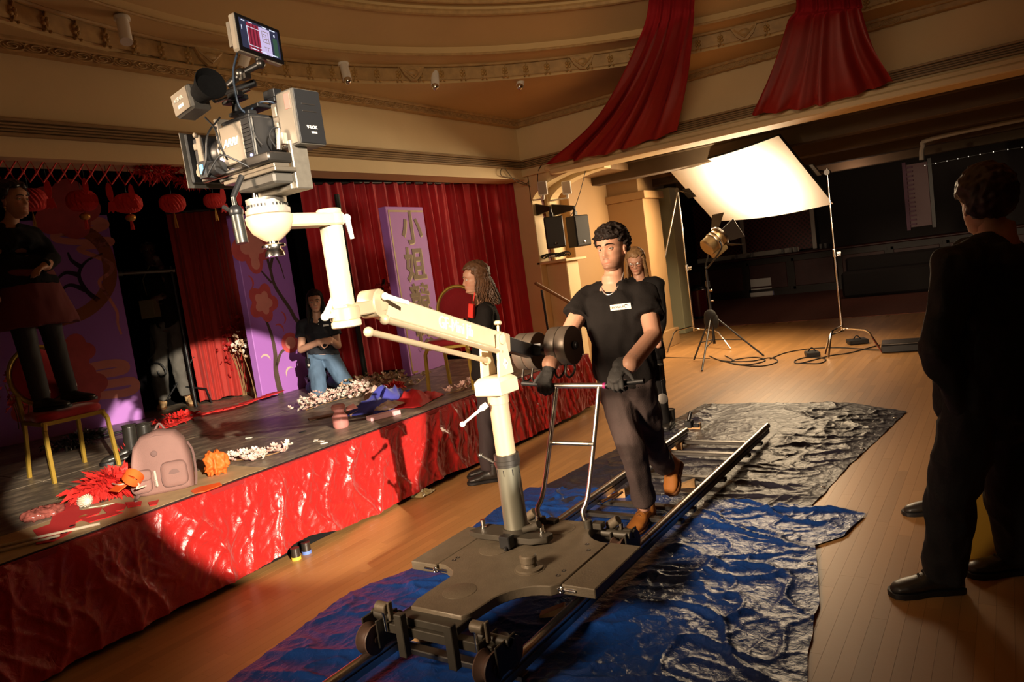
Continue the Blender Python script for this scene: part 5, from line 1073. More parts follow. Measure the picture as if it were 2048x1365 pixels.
# ---- socks and shoes of the woman on the chair are set on the seat below
# ---- silhouetted man, right foreground
D7 = 2.82
J = dict(pelvis=dp(1975, 800, D7), neck=dp(1990, 470, D7), head=dp(1968, 408, D7), sr=dp(2035, 540, D7+.2), sl=dp(1912, 530, D7-.17), er=dp(2060, 700, D7+.2), el=dp(1876, 700, D7-.16), wr=dp(2040, 830, D7+.1), wl=dp(1925, 835, D7-.1), hr=dp(2018, 830, D7+.08), hl=dp(1945, 825, D7-.08),
         kr=dp(2005, 985, D7+.1), kl=dp(1908, 990, D7-.05), ar=dp(1995, 1112, D7+.42), al=dp(1890, 1150, D7+.0), bf=LFT+V((-.2, .5, 0)))
for k_, (px, py) in (('al', (1893, 1185)), ('ar', (2045, 1145))):
    q = fl(px, py, 0); J[k_] = q+V((0, 0, .09))
J['kl'] = J['hl'].lerp(J['al'], .5)+LFT*.03; J['kr'] = J['hr'].lerp(J['ar'], .5)+LFT*.03
fw = LFT*.25+V((-.3, 1.0, 0)); fw.z = 0
def hh(mb): hand_mb(mb, J['wl']+V((0,0,.05)), V((0, 0, -1))-LFT*.6, -LFT-VW(J['wl'])*.5, 1, (.25, .4, .3), .9); hand_mb(mb, J['wr'], V((0, 0, -1)), LFT, -1, (.25, .4, .3), 1.)
t, T, R = person('silhouetted man in black jacket and jeans standing in dark foreground at right', J, fair, TM, .009, 1.0, hands=hh, hf=fw, loc=fl(1940, 1165))
eyes(t, T, R, 1.); mb = MB(); hair_cap(mb, T, R, 1., .015, 500, 52, thick=.022, back=-.8); rpart('hair', mb, .006, mat('dark_auburn_hair', (.03, .010, .006), .5), t, 1)
top(t, J, TM, mat('black_jacket_cloth', (.007, .007, .007), .75, bump=.2, bs=90), 1.34, full=True, s=1.12, t0=-.24, vox=.009, name='jacket', fold=.018, seed=27)
pants(t, J, mat('black_jeans', (.009, .009, .010), .85, bump=.2, bs=120), TM, (.105, .09, .088), vox=.009, fold=.014, seed=29, name='jeans')
for q in 'lr': b = J['a'+q].copy(); b.z = .014; d_ = (LFT*1+V((0, .15, 0))).normalized(); boot(t, b-d_*.06, b+d_*.22, V((0, 0, 1)), MATS['black_leather'], blackp, high=.1, s=1.12, lace=mat('dark_lace', (.04, .035, .03), .7))
sign = mat('yellow_sign_plastic', (.6, .33, .04), .5)
c = fl(1975, 1090, 0)
t = thing('floor_sign', 'yellow plastic folding floor sign in the dark behind the silhouetted man', 'sign', c)
for s_ in (-1, 1): part('sign_panel', MB().prism([(-.14, 0), (.14, 0), (.11, .58), (-.11, .58)], c+V((-.0, s_*.15, .0)), V((.8, .57, 0)), V((.05, -s_*.24, .97)), .012), sign, t, bevel=.004)
part('sign_band', MB().box(c+V((0, 0, .5)), (.2, .14, .05)), mat('sign_red', (.35, .02, .02), .6), t, bevel=.004)
# ================================================================ chairs on the stage
goldf = mat('gold_chair_frame', (.50, .32, .05), .38, .45, var=.06, vs=20)
seatr = mat('red_chair_cloth', (.42, .012, .022), .8, sheen=.4, bump=.15, bs=140)
def sqtube(mb, pts, a, b):
    for p, q in zip(pts, pts[1:]):
        d = (q-p); x, y, z = frame(d, V((0, 1, 0))); mb.box((p+q)/2, (a, b, d.length+.004), M((x, y, z)).transposed())
def chair(name, label, loc, rot, group=None):
    t = thing(name, label, 'chair', loc, group); R = M.Rotation(rot, 3, 'Z'); o = V(loc); W = lambda x, y, z: o+R @ V((x, y, z))
    seat = MB(); rg = []
    for z, k in ((.415, .92), (.425, .99), (.45, 1.0), (.468, .96), (.478, .8), (.482, .4)):
        rg.append([W(.21*k*max(-1, min(1, 1.25*cos(a)))*(.92+.08*(sin(a) > 0)), .21*k*max(-1, min(1, 1.25*sin(a))), z) for a in [2*pi*i/32 for i in range(32)]])
    part('seat', seat.loft(rg), seatr, t, smooth=True, angle=60)
    fr = MB(); 
    for a, b in (((-.2, .2), (.2, .2)), ((.2, .2), (.18, -.2)), ((.18, -.2), (-.18, -.2)), ((-.18, -.2), (-.2, .2))): sqtube(fr, [W(*a, .405), W(*b, .405)], .028, .022)
    part('seat_frame', fr, goldf, t, bevel=.003)
    for sx in (-1, 1):
        m_ = MB(); sqtube(m_, [W(sx*.19, .2, .4), W(sx*.205, .225, .36), W(sx*.215, .245, .0)], .03, .024); part('leg', m_, goldf, t, bevel=.003)
        m_ = MB(); sqtube(m_, [W(sx*.175, -.2, .42), W(sx*.18, -.215, .3), W(sx*.19, -.27, 0)], .03, .024); part('leg', m_, goldf, t, bevel=.003)
        m_ = MB(); sqtube(m_, [W(sx*.175, -.2, .4), W(sx*.18, -.22, .6)], .03, .024); part('back_post', m_, goldf, t, bevel=.003)
    ring = [W(.2*cos(a), -.225-.05*(.5+.5*sin(a)), .72+.215*sin(a)) for a in [2*pi*i/36 for i in range(36)]]
    part('back_frame', MB().tube(ring, .016, 8, True), goldf, t, smooth=True)
    pad = MB(); pad.loft([[W(.185*k*cos(a), -.225-.05*(.5+.5*sin(a)*k)+dy, .72+.2*k*sin(a)) for a in [2*pi*i/28 for i in range(28)]] for dy, k in ((-.022, .5), (-.02, .96), (0, 1), (.02, .96), (.022, .5))])
    part('back_pad', pad, seatr, t, smooth=True, angle=70); return t, W
fa, fb, fc = fl(108, 968, SZ), fl(240, 930, SZ), fl(183, 925, SZ)
dx = (fb-fa); ang = atan2(dx.y, dx.x)
cc = (fa+fb)/2; rot1 = ang+pi       # front legs face the house
R_ = M.Rotation(rot1, 3, 'Z'); o1 = cc-R_ @ V((0, .245, 0))
tc1, W1c = chair('banquet_chair', 'gold framed chair with red seat that the woman stands on, stage left edge', o1, rot1)
cq = fl(893, 757, SZ); q2 = dp(917, 632, 6.95); q2.z = SZ; rc_ = radians(-160); tc2, W2c = chair('banquet_chair', 'gold framed chair with round red back behind the profile woman', q2-M.Rotation(rc_, 3, 'Z') @ V((0, -.25, 0)), rc_)
tP1 = [o for o in bpy.data.objects if o.get('label', '').startswith('woman with short dark hair')][0]
for q, px, py in (('ar', 88, 822), ('al', 142, 806)):
    b = fl(px, py, SZ+.482); A = b+V((0, 0, .10)); k_ = 'k'+q[1]
    boot(tP1, b-LFT*-.05+V((0, 0, .012)), b-LFT*.18+VW(b)*.08+V((0, 0, .012)), V((0, 0, 1)), MATS['black_leather'], blackp, high=.10, s=.95)
    part('sock', MB().lathe(b+V((.0, 0, .07)), (0, 0, 1), [(.05, 0), (.054, .02), (.052, .06), (.056, .075), (.054, .09)], 16), sock, tP1, smooth=True)
    for i in range(7): a = 2*pi*i/7; part('sock_stitch', MB().box(b+V((.056*cos(a), .056*sin(a), .13)), (.010, .010, .022)), white, tP1)
# ================================================================ hanging paper decorations in the stage opening
paper = mat('red_tissue_paper', (.62, .02, .015), .7, var=.15, vs=20); goldb = mat('gold_bead', (.6, .3, .06), .35, .6)
XG = -5.62
t = thing('paper_garland', 'red cut paper lattice garland across the top of the stage opening', 'garland', oX(170, 345, XG))
n = 13
for k in range(n):
    x0, x1 = -8+k*27.2, -8+(k+1)*27.2; ym = 343+.0*k+(k*.8); mb = MB()
    A, B, C_, D_ = oX(x0, ym, XG), oX((x0+x1)/2, ym-24, XG), oX(x1, ym+.8, XG), oX((x0+x1)/2, ym+20, XG)
    part('lattice_link', MB().tube([A, B, C_, D_], .008, 5, True), paper, t)
def fluffy(c, rx, ry, rz, n, seed, ln=.07, wd=.016):
    r = random.Random(seed); mb = MB()
    for k in range(n):
        d = V((r.gauss(0, 1), r.gauss(0, 1), r.gauss(0, 1))).normalized(); p = V(c)+V((d.x*rx*r.uniform(.3, 1), d.y*ry*r.uniform(.3, 1), d.z*rz*r.uniform(.3, 1))); q = p+V((d.x, d.y, d.z*.6+r.uniform(-.5, .3)))*ln*r.uniform(.6, 1.3)
        s_ = d.cross(V((r.random(), r.random(), 1))).normalized()*wd; m_ = (p+q)/2+s_*.6+V((0, 0, .015)); mb.add([p-s_, p+s_, m_+s_, q, m_-s_], [(0, 1, 2, 4), (2, 3, 4)])
    return mb
for (px, py, w_, h_, lb_) in ((318, 342, .20, .08, 'fluffy red tissue swag at the right end of the lattice garland'), (390, 362, .16, .05, 'small red tissue swag partly behind the film camera')):
    solo('tissue_swag', fluffy(oX(px, py, XG), .05, w_, h_, 420, px, .06, .01), paper, lb_, 'swag', smooth=False, kind=None)
def lantern(px, py, r, X, dim, lb_, bead=False):
    c = oX(px, py, X); t = thing('paper_lantern', lb_, 'lantern', c, 'honeycomb paper lanterns')
    mb = MB(); rg = []; n_ = 40
    for j in range(9):
        ph = pi*(j+.5)/9.; rg.append([c+V((r*sin(ph)**.6*(1+(.10 if i % 2 else -.04)*(1 if j % 2 else -1)*.6)*cos(2*pi*i/n_), r*sin(ph)**.6*(1+(.10 if i % 2 else -.04))*sin(2*pi*i/n_), r*.78*cos(ph))) for i in range(n_)])
    part('lantern_body', mb.loft(rg), paper, t); part('thread', MB().cyl(c+V((0, 0, r*.7)), V((c.x, c.y, 2.82 if X > -6.2 else 3.3)), .0025, n=5), blackp, t)
    ts = MB(); 
    for k in range(7): ts.tube([c+V((0, 0, -r*.75)), c+V((.008*cos(k), .008*sin(k), -r*1.4)), c+V((.014*cos(k*.9), .014*sin(k*.9), -r*2.1))], .0028, 4)
    part('tassel', ts, goldb if not bead else paper, t)
    if bead: part('bead_lantern', MB().ell(c+V((0, 0, -r*1.15)), (.04, .04, .03), nu=12, nv=8).cyl(c+V((0, 0, -r*.75)), c+V((0, 0, -r*1.3)), .004), goldb, t, smooth=True)
for a in ((164, 402, .105, -5.9, 0, 'dim red paper lantern with a gold bead, left of the stage opening', True), (256, 407, .10, -5.75, 0, 'red paper lantern with gold bead lantern below, left of the dark doorway', True), (345, 407, .098, -5.75, 0, 'red honeycomb paper lantern over the dark doorway', False), (428, 402, .085, -5.85, 0, 'red honeycomb paper lantern just left of the camera hand grip', False), (60, 400, .12, -6.6, 0, 'very dim red paper lantern beside the face of the standing woman', False)): lantern(*a)
def pendant(px, py, X, sz, lb_):
    c = oX(px, py, X); t = thing('paper_pendant', lb_, 'pendant', c, 'red paper pendants'); ax = V((.55, .83, 0)); az = V((0, 0, 1))
    part('leaf_shape', MB().prism([(sz*.32*sin(a), sz*cos(a)) for a in [2*pi*i/16 for i in range(16)]], c, ax, az, .006), paper, t)
    part('fringe', MB().prism([(-.02, -sz), (.02, -sz), (.035, -sz*2.1), (.012, -sz*1.9), (0, -sz*2.15), (-.014, -sz*1.9), (-.035, -sz*2.1)], c, ax, az, .004), paper, t)
    part('thread', MB().cyl(c+V((0, 0, sz)), V((c.x, c.y, 2.822)), .002, n=5), blackp, t)
for px, py, s_, w_ in ((96, 378, .07, 'leftmost, beside the standing woman'), (171, 372, .06, 'in front of the dim lantern with the bead'), (219, 385, .075, 'between two lanterns'), (263, 385, .065, 'in front of the lantern with gold bead lantern'), (446, 392, .07, 'touching the top of the blossom flat'), (478, 397, .07, 'right of the camera hand grip'), (512, 404, .065, 'under the camera plate')): pendant(px, py, -5.65, s_, 'red cut paper pendant with fringe, '+w_)
# ================================================================ ceiling drapes, spotlights, cable
drm = mat('crimson_drape', (.26, .008, .013), .85, var=.06, vs=4, spec=.2)
def drape(lb_, left, right, seed, nf):
    Lf = hermite(left, 8); Rt = hermite(right, 8); m_ = len(Lf)-1
    def fn(u, v):
        i = min(int(v*m_), m_-1); f = v*m_-i; a = Lf[i].lerp(Lf[i+1], f); b = Rt[i].lerp(Rt[i+1], f); p = a.lerp(b, u); n_ = (b-a).cross(V((0, -.4, 1))).normalized()
        ph = nf*(u+.12*noise.noise((u*3, v*1.2, seed)))*2*pi; amp = (b-a).length*.028
        return p+n_*amp*(sin(ph)+.5*sin(ph*1.7+seed))-V((0, 0, .10*sin(pi*u)*max(0, 1-v*1.3)**3*.6))
    t = thing('ceiling_drape', lb_, 'drape', left[0]); part('fabric', MB().grid(fn, 130, 64), drm, t, smooth=True, angle=180); part('tie', MB().ell(Lf[-1].lerp(Rt[-1], .5), .05), drm, t)
def tz(px, py, z): return fl(px, py, z)
drape('long crimson drape swept from the dome to the beam over the speaker piers', [oY(1093, 327, 8.45), dp(1192, 238, 8.3), dp(1272, 90, 6.6), tz(1302, -30, 3.85), RC+V((-.14, .05, ZC+.70))], [oY(1353, 262, 8.45), dp(1374, 160, 7.3), dp(1388, 40, 6.5), tz(1392, -30, 3.75), RC+V((.10, .12, ZC+.70))], 1, 5)
drape('darker crimson drape hung from the dome to the beam, further right', [oY(1503, 230, 8.45), dp(1540, 150, 7.0), dp(1572, 50, 6.0), tz(1588, -30, 3.5), RC+V((.06, .02, ZC+.70))], [oY(1786, 163, 8.45), dp(1748, 90, 6.3), dp(1724, 20, 5.6), tz(1716, -30, 3.36), RC+V((.22, .0, ZC+.70))], 5, 6)
def spot(px, py, qx, qy, lb_, bulb=True):
    c = fl(px, py, ZC+.175); t = thing('ceiling_spotlight', lb_, 'spotlight', c, 'white spotlights under the dome'); d = c-CC; dd = d.dot(CF)
    e = dp(qx, qy, dd*.985); a = c+V((0, 0, -.03)); nn = c.lerp(e, .38); ax = (e-nn).normalized(); s0 = nn-ax*.05
    part('mount', MB().lathe(c, (0, 0, -1), [(.05, 0), (.055, .01), (.055, .03), (.02, .04)], 18), white, t, smooth=True)
    part('arm', MB().cyl(c+V((0, 0, -.03)), nn, .012), white, t, smooth=True)
    part('lamp_housing', MB().lathe(s0, ax, [(.03, 0), (.042, .008), (.042, (e-s0).length)], 20), white, t, smooth=True)
    if bulb: part('bulb', MB().ell(e+ax*.012, .036).lathe(e, ax, [(.04, 0), (.036, .02), (.02, .04), (0, .046)], 16), chrome, t, smooth=True)
spot(243, 32, 253, 84, 'white ceiling spotlight at far left, seen from behind', False)
spot(498, 92, 483, 138, 'white ceiling spotlight behind the monitor arm'); spot(686, 125, 695, 160, 'white ceiling spotlight right of the monitor, pointing down right')
spot(870, 135, 870, 172, 'white ceiling spotlight in the middle of the row'); spot(1045, 135, 1040, 172, 'white ceiling spotlight nearest the crimson drape')
c = fl(1268, 6, ZC+.6); solo('ceiling_vent', MB().box(c, (.34, .3, .02), M.Rotation(.5, 3, 'Z')).box(c+V((0, 0, .02)), (.28, .24, .03), M.Rotation(.5, 3, 'Z')), mat('grey_panel', (.4, .4, .4), .5), 'pale grey panel on the dome beside the long crimson drape', 'vent', bevel=.004)
mb = MB(); c0 = oX(1045, 352, XP+.04)
mb.tube(hermite([oX(1050, 338, XP+.05), oX(1060, 352, XP+.05), oX(1052, 368, XP+.05), oX(1030, 362, XP+.04), oX(1010, 338, XP+.04), oX(1002, 340, XP+.04), oX(1004, 352, XP+.04), oX(1030, 358, XP+.04), oX(1058, 372, XP+.06), oX(1074, 390, XP+.06)], 6), .006, 6)
solo('loose_cable', mb, mat('grey_cable', (.16, .12, .07), .6), 'loop of grey cable on the corner above the red velvet curtain', 'cable', smooth=True)
solo('loose_cable', MB().tube(hermite([oY(1085, 326, 8.6), oY(1076, 345, 8.66), oY(1076, 370, 8.68), oY(1082, 395, 8.7)], 6), .006, 6), blackp, 'black cable dropping from the bracket to the left white loudspeaker', 'cable', smooth=True)
solo('loose_cable', MB().tube(hermite([oY(1171, 342, 9.2), oY(1160, 385, 9.2), oY(1148, 420, 9.2), oY(1141, 432, 9.2)], 6), .005, 6), blackp, 'thin black cable hanging to the right loudspeaker bracket', 'cable', smooth=True)
# ================================================================ loudspeakers on the piers
def speaker_box(px0, py0, px1, py1, Y, yaw, lb_):
    a, b = oY(px0, py0, Y), oY(px1, py1, Y); c = (a+b)/2; h = abs(a.z-b.z); R = M.Rotation(yaw, 3, 'Z'); w_, d_ = h*.62, h*.55
    t = thing('loudspeaker', lb_, 'speaker', c); n_ = R @ V((0, -1, 0)); x_ = R @ V((1, 0, 0))
    mb = MB(); mb.prism([(-w_/2, -d_/2), (w_/2, -d_/2), (w_/2*.7, d_/2), (-w_/2*.7, d_/2)], c-V((0, 0, h/2)), x_, R @ V((0, 1, 0)), h)
    part('cabinet', mb, blackp, t, bevel=.01); g = part('grille', MB().box(c+n_*(d_/2+.004), (w_*.92, .012, h*.94), R), mat('dark_grille', (.025, .023, .021), .6, bump=.5, bs=400), t, bevel=.006)
    part('badge', MB().lathe(c+n_*(d_/2+.01)-V((0, 0, h*.36)), n_, [(.018, 0), (.018, .004), (0, .006)], 14), chrome, g, smooth=True)
    part('yoke', MB().box(c+V((0, 0, h/2+.03)), (.05, .05, .06), R).cyl(c+V((0, 0, h/2)), c+V((0, 0, h/2+.1)), .02), blackm, t, bevel=.004)
    return t, c, h
s1, c1_, h1_ = speaker_box(1105, 434, 1108, 497, 8.55, radians(42), 'black loudspeaker on the nearer pier, grille facing the hall')
s2, c2_, h2_ = speaker_box(1152, 432, 1157, 494, 9.0, radians(70), 'black loudspeaker on the further pier, turned away to the right')
for s_, c_, h_, x0, y_ in ((s1, c1_, h1_, -5.46, 8.84), (s2, c2_, h2_, -5.46, 9.3)):
    a = V((x0, y_, c_.z+h_/2+.16)); b = V((c_.x+.02, c_.y, c_.z+h_/2+.11)); d = b-a; mb = MB(); x_ = d.normalized()
    mb.prism([(0, -.09), (d.length, -.02), (d.length, .03), (0, .09)], a, x_, V((0, 0, 1)), .03); part('wall_bracket', mb, blackm, s_, bevel=.004)
for px, py, Y, lb_ in ((1085, 377, 8.66, 'small white loudspeaker on the nearer pier above the black one'), (1133, 376, 9.1, 'small white loudspeaker on the further pier above the black one')):
    c = oY(px, py, Y); R = M.Rotation(radians(30), 3, 'Z'); t = thing('small_loudspeaker', lb_, 'speaker', c, 'small white loudspeakers')
    part('cabinet', MB().box(c, (.13, .13, .18), R), white, t, bevel=.01); part('grille', MB().box(c+R @ V((.0, -.068, 0)), (.11, .006, .16), R), mat('pale_grille', (.45, .36, .28), .6), t)
    part('bracket', MB().cyl(c+V((0, 0, -.09)), c+V((-.02, .02, -.14)), .02).cyl(c+V((-.02, .02, -.14)), V((-5.45, Y+.12, c.z-.12)), .012), white, t, smooth=True)
c = V((-5.26, 8.95, 1.67)); r_ = random.Random(8); mb = MB()
for k in range(9):
    p = c+V((r_.uniform(-.12, .12), r_.uniform(-.18, .18), .03)); mb.tube(hermite([p+V((.09*cos(a+k), .09*sin(a*1.3+k), .03+.03*sin(a*2+k))) for a in range(7)], 4), .008, 5)
t = thing('cable_heap', 'tangle of black cables and plugs on the cream pier shelf', 'cables', c); part('cable_tangle', mb, blackp, t, smooth=True)
for k in range(3): part('plug', MB().box(c+V((r_.uniform(-.1, .1), r_.uniform(-.15, .15), .05)), (.04, .06, .03), M.Rotation(k, 3, 'Z')), white if k else blackp, t, bevel=.005)
t = thing('stair_handrail', 'sloping brown wooden handrail on a black post by the pier', 'handrail', oX(1090, 690, -4.9))
a, b = oX(1070, 566, -4.85), oX(1168, 622, -4.55); part('rail', MB().box((a+b)/2, (.05, .035, (b-a).length), M(frame(b-a)).transposed()), mat('brown_rail_wood', (.25, .12, .05), .4), t, bevel=.01)
part('post', MB().cyl(oX(1083, 580, -4.85), V((oX(1104, 700, -4.85).x, oX(1104, 700, -4.85).y, 0)), .014), blackm, t, smooth=True); part('post', MB().cyl(oX(1155, 618, -4.6), V((oX(1165, 700, -4.6).x, oX(1165, 700, -4.6).y, 0)), .014), blackm, t, smooth=True)
# ================================================================ things lying on the stage
pinkp = mat('pale_pink_petal', (.80, .52, .46), .6, var=.15, vs=30); whitep = mat('white_petal', (.82, .72, .62), .6); beigep = mat('beige_petal', (.62, .42, .28), .6); redpt = mat('red_petal', (.45, .02, .02), .6)
twig = mat('tan_twig', (.30, .17, .07), .7); leafm = mat('dull_green_leaf', (.16, .17, .05), .6); yelp = mat('yellow_petal', (.62, .46, .08), .6)
def flower_mesh(name, m_, r=.022):
    mb = MB()
    for k in range(5):
        a = 2*pi*k/5; d = V((cos(a), sin(a), 0)); s_ = V((-sin(a), cos(a), 0)); c = V((0, 0, 0)); mb.add([c, d*r*.55+s_*r*.42+V((0, 0, r*.12)), d*r+s_*r*.25+V((0, 0, r*.4)), d*r-s_*r*.25+V((0, 0, r*.4)), d*r*.55-s_*r*.42+V((0, 0, r*.12))], [(0, 1, 2, 3, 4)])
        mb.add([c-V((0, 0, .002)), d*r*.55+s_*r*.42+V((0, 0, r*.12-.002)), d*r+s_*r*.25+V((0, 0, r*.4-.002)), d*r-s_*r*.25+V((0, 0, r*.4-.002)), d*r*.55-s_*r*.42+V((0, 0, r*.12-.002))], [(4, 3, 2, 1, 0)])
    mb.ell((0, 0, r*.1), r*.18, nu=6, nv=4); return mesh(mb, name, m_)
FM = {k: flower_mesh('blossom', m_, r) for k, m_, r in (('pink', pinkp, .021), ('white', whitep, .021), ('beige', beigep, .021), ('red', redpt, .022), ('yellow', yelp, .03))}
LM = mesh(MB().add([(0, 0, 0), (.02, .012, .006), (.05, 0, .01), (.02, -.012, .006), (.02, 0, -.002)], [(0, 1, 4), (1, 2, 4), (2, 3, 4), (3, 0, 4)]), 'leaf', leafm)
def garland(lb_, path, kinds, n, seed, width=.06, height=.07, leaves=0, cat='flowers', z=SZ, grp='silk blossom garlands on the stage'):
    r = random.Random(seed); P = hermite([fl(x, y, z+.01) for x, y in path], 8); t = thing('blossom_garland', lb_, cat, P[0], grp); o_ = org(t)
    part('stem', MB().tube([p+V((0, 0, .006)) for p in P], .004, 6), twig, t)
    for k in range(n):
        p = P[min(len(P)-1, int(r.random()*len(P)))]+V((r.uniform(-width, width), r.uniform(-width, width), r.uniform(.012, height))); o = part('blossom', FM[r.choice(kinds)], None, t); o.location = p-o_; o.rotation_euler = (r.uniform(-.9, .9), r.uniform(-.9, .9), r.uniform(0, 6)); o.scale = (r.uniform(.8, 1.25),)*3
    for k in range(leaves):
        p = P[int(r.random()*len(P))]+V((r.uniform(-width, width), r.uniform(-width, width), r.uniform(.01, height))); o = part('leaf', LM, None, t); o.location = p-o_; o.rotation_euler = (r.uniform(-.5, .5), r.uniform(-.8, .3), r.uniform(0, 6))
garland('spray of white and pale pink blossoms at the stage edge right of the backpack', [(462, 924), (500, 920), (540, 912), (572, 902)], ['white', 'white', 'pink'], 80, 1, .05, .06)
garland('big heap of pale pink and white blossoms in front of the kneeling woman', [(612, 822), (640, 812), (680, 800), (715, 792), (735, 780)], ['white', 'pink', 'pink', 'white'], 230, 2, .11, .12)
garland('beige blossom spray with green leaves behind the blue cloth', [(700, 785), (730, 775), (770, 768), (810, 772)], ['beige', 'beige', 'white'], 120, 3, .11, .13, 50)
garland('yellow leafed twig by the knee of the kneeling woman', [(695, 770), (704, 776), (712, 782)], ['yellow'], 9, 4, .04, .10, 4)
garland('pale blossom twig lying alone in front of the banner', [(815, 772), (832, 770), (848, 757), (853, 752)], ['beige', 'white'], 18, 5, .035, .05)
garland('pink blossom twig on the stage edge just left of the crane', [(892, 790), (910, 785), (930, 780), (948, 768)], ['pink', 'pink', 'beige'], 26, 6, .05, .07)
# standing bouquets
def bouquet(lb_, base, tops, seed, m_kind, n, spread):
    r = random.Random(seed); t = thing('flower_bouquet', lb_, 'bouquet', base); 
    for q in tops:
        part('stem', MB().tube(hermite([V(base)+V((r.uniform(-.02, .02), r.uniform(-.02, .02), 0)), V(base).lerp(q, .5)+V((.02, .01, 0)), q], 5), .005, 6), twig, t)
    for k in range(n):
        p = V(r.choice(tops))+V((r.gauss(0, spread), r.gauss(0, spread), r.gauss(0, spread*1.1))); o = part('blossom', FM[r.choice(m_kind)], None, t); o.location = p-V(base); o.rotation_euler = (r.uniform(-1.5, 1.5), r.uniform(-1.5, 1.5), r.uniform(0, 6)); o.scale = (1.25,)*3
b = fl(512, 800, SZ); bouquet('white orchid stems leaning against the left side of the blossom flat', b, [dp(x, y, 8.05) for x, y in ((478, 690), (492, 700), (508, 690), (500, 680))], 1, ['white', 'beige'], 46, .055)
b = fl(497, 793, SZ)+V((-.15, .05, 0)); bouquet('dark red blossom branches against the red side curtain', b, [dp(x, y, 8.3) for x, y in ((465, 655), (480, 665), (490, 650), (455, 690), (470, 705), (450, 665))], 2, ['red'], 95, .085)
b = fl(752, 742, SZ)+V((-.1, .1, 0)); bouquet('dark red blossom stems half hidden behind the lettered banner', b, [dp(x, y, 8.4) for x, y in ((770, 580), (775, 600), (765, 590))], 3, ['red'], 40, .06)
b = fl(45, 880, SZ); bouquet('dim red blossoms behind the chair at the far left', b, [dp(x, y, 6.2) for x, y in ((10, 770), (40, 765), (60, 775), (25, 790))], 4, ['red'], 60, .09)
solo('wooden_block', MB().box(fl(498, 788, SZ)+V((0, 0, .035)), (.13, .10, .07), M.Rotation(.5, 3, 'Z')).box(fl(508, 792, SZ)+V((.02, .02, .05)), (.10, .05, .10), M.Rotation(.5, 3, 'Z')), mat('pale_rough_wood', (.45, .34, .2), .8, var=.3, vs=20), 'pale rough wood block at the foot of the blossom flat', 'block', bevel=.006)
# cloths
def cloth(name, lb_, c, rx, ry, h, m_, seed, rot=0.):
    Rz = M.Rotation(rot, 3, 'Z')
    def fn(u, v):
        a, b = u*2-1, v*2-1; rr = max(abs(a), abs(b)); k = (1+.25*noise.noise((a*1.6, b*1.6, seed))); z = h*(1-rr**1.6)*(.6+.45*noise.noise((a*1.5, b*1.5, seed+2))+.28*ridge(a*1.9+b*1.1, b*1.6, seed)**2)+.008
        return V(c)+Rz @ V((a*rx*k, b*ry*k, max(.004, z)))
    return solo(name, MB().grid(fn, 44, 32), m_, lb_, 'cloth', smooth=True, angle=180)
cloth('folded_cloth', 'crumpled royal blue cloth heaped among the blossoms on the stage', fl(775, 812, SZ), .20, .34, .20, mat('royal_blue_cloth', (.06, .065, .40), .75, sheen=.2), 3, .35)
cloth('folded_cloth', 'crumpled red cloth at the right end of the blue cloth', fl(832, 806, SZ), .16, .26, .13, mat('scarlet_cloth', (.50, .012, .015), .75), 8, .3)
cloth('folded_cloth', 'pale pink wrapping lying against the blue cloth', fl(752, 795, SZ), .08, .14, .13, mat('pale_pink_cloth', (.75, .5, .42), .7), 12, .3)
solo('tissue_heap', fluffy(fl(785, 790, SZ)+V((0, 0, .06)), .10, .14, .05, 160, 77, .06, .012), paper, 'fluffy red tissue behind the blue cloth on the stage', 'tissue')
# wrapped pink gift items
gl = mat('pink_cellophane', (.72, .30, .27), .25, trans=.25, var=.15, vs=12)
c = fl(683, 856, SZ); t = thing('ribbon_roll', 'translucent pink ribbon spool in wrapping standing on the stage edge', 'ribbon', c)
part('spool', MB().lathe(c, (0, 0, 1), [(.05, .0), (.06, .02), (.06, .09), (.045, .11), (.035, .125), (.05, .145), (.055, .17), (.04, .185), (0, .185)], 18), gl, t, smooth=True); part('wrapping_fold', MB().prism([(0, 0), (.09, .01), (.06, .05), (.0, .03)], c+V((.03, .05, .12)), (.8, .6, 0), (0, 0, 1), .004), gl, t)
solo('gift_box', MB().box(fl(768, 836, SZ)+V((0, 0, .02)), (.09, .26, .035), M.Rotation(-.35, 3, 'Z')), mat('pale_pink_card', (.72, .40, .42), .5), 'flat pale pink box at the stage edge below the blue cloth', 'box', bevel=.004)
cloth('plastic_wrap', 'clear crumpled wrapper lying on the pale pink box', fl(778, 826, SZ)+V((0, 0, .04)), .08, .13, .07, mat('clear_wrap', (.62, .45, .33), .2, trans=.3), 31, .3)
solo('ribbon_strip', MB().tube(hermite([fl(700, 832, SZ+.01), fl(716, 823, SZ+.03), fl(731, 812, SZ+.05), fl(735, 803, SZ+.07)], 6), .012, 6), mat('peach_ribbon', (.6, .36, .24), .5), 'pale peach ribbon strip curling in front of the blue cloth', 'ribbon', smooth=True)
solo('card_strip', MB().box(fl(660, 832, SZ)+V((0, 0, .005)), (.10, .36, .008), M.Rotation(-.55, 3, 'Z')), mat('brown_card', (.32, .17, .10), .7), 'flat brown card strip under the pink blossom heap', 'card')
solo('ribbon_strip', MB().box(fl(745, 820, SZ)+V((0, 0, .004)), (.06, .2, .006), M.Rotation(-.5, 3, 'Z')), mat('mustard_card', (.42, .30, .06), .7), 'mustard strip in front of the blue cloth', 'ribbon')
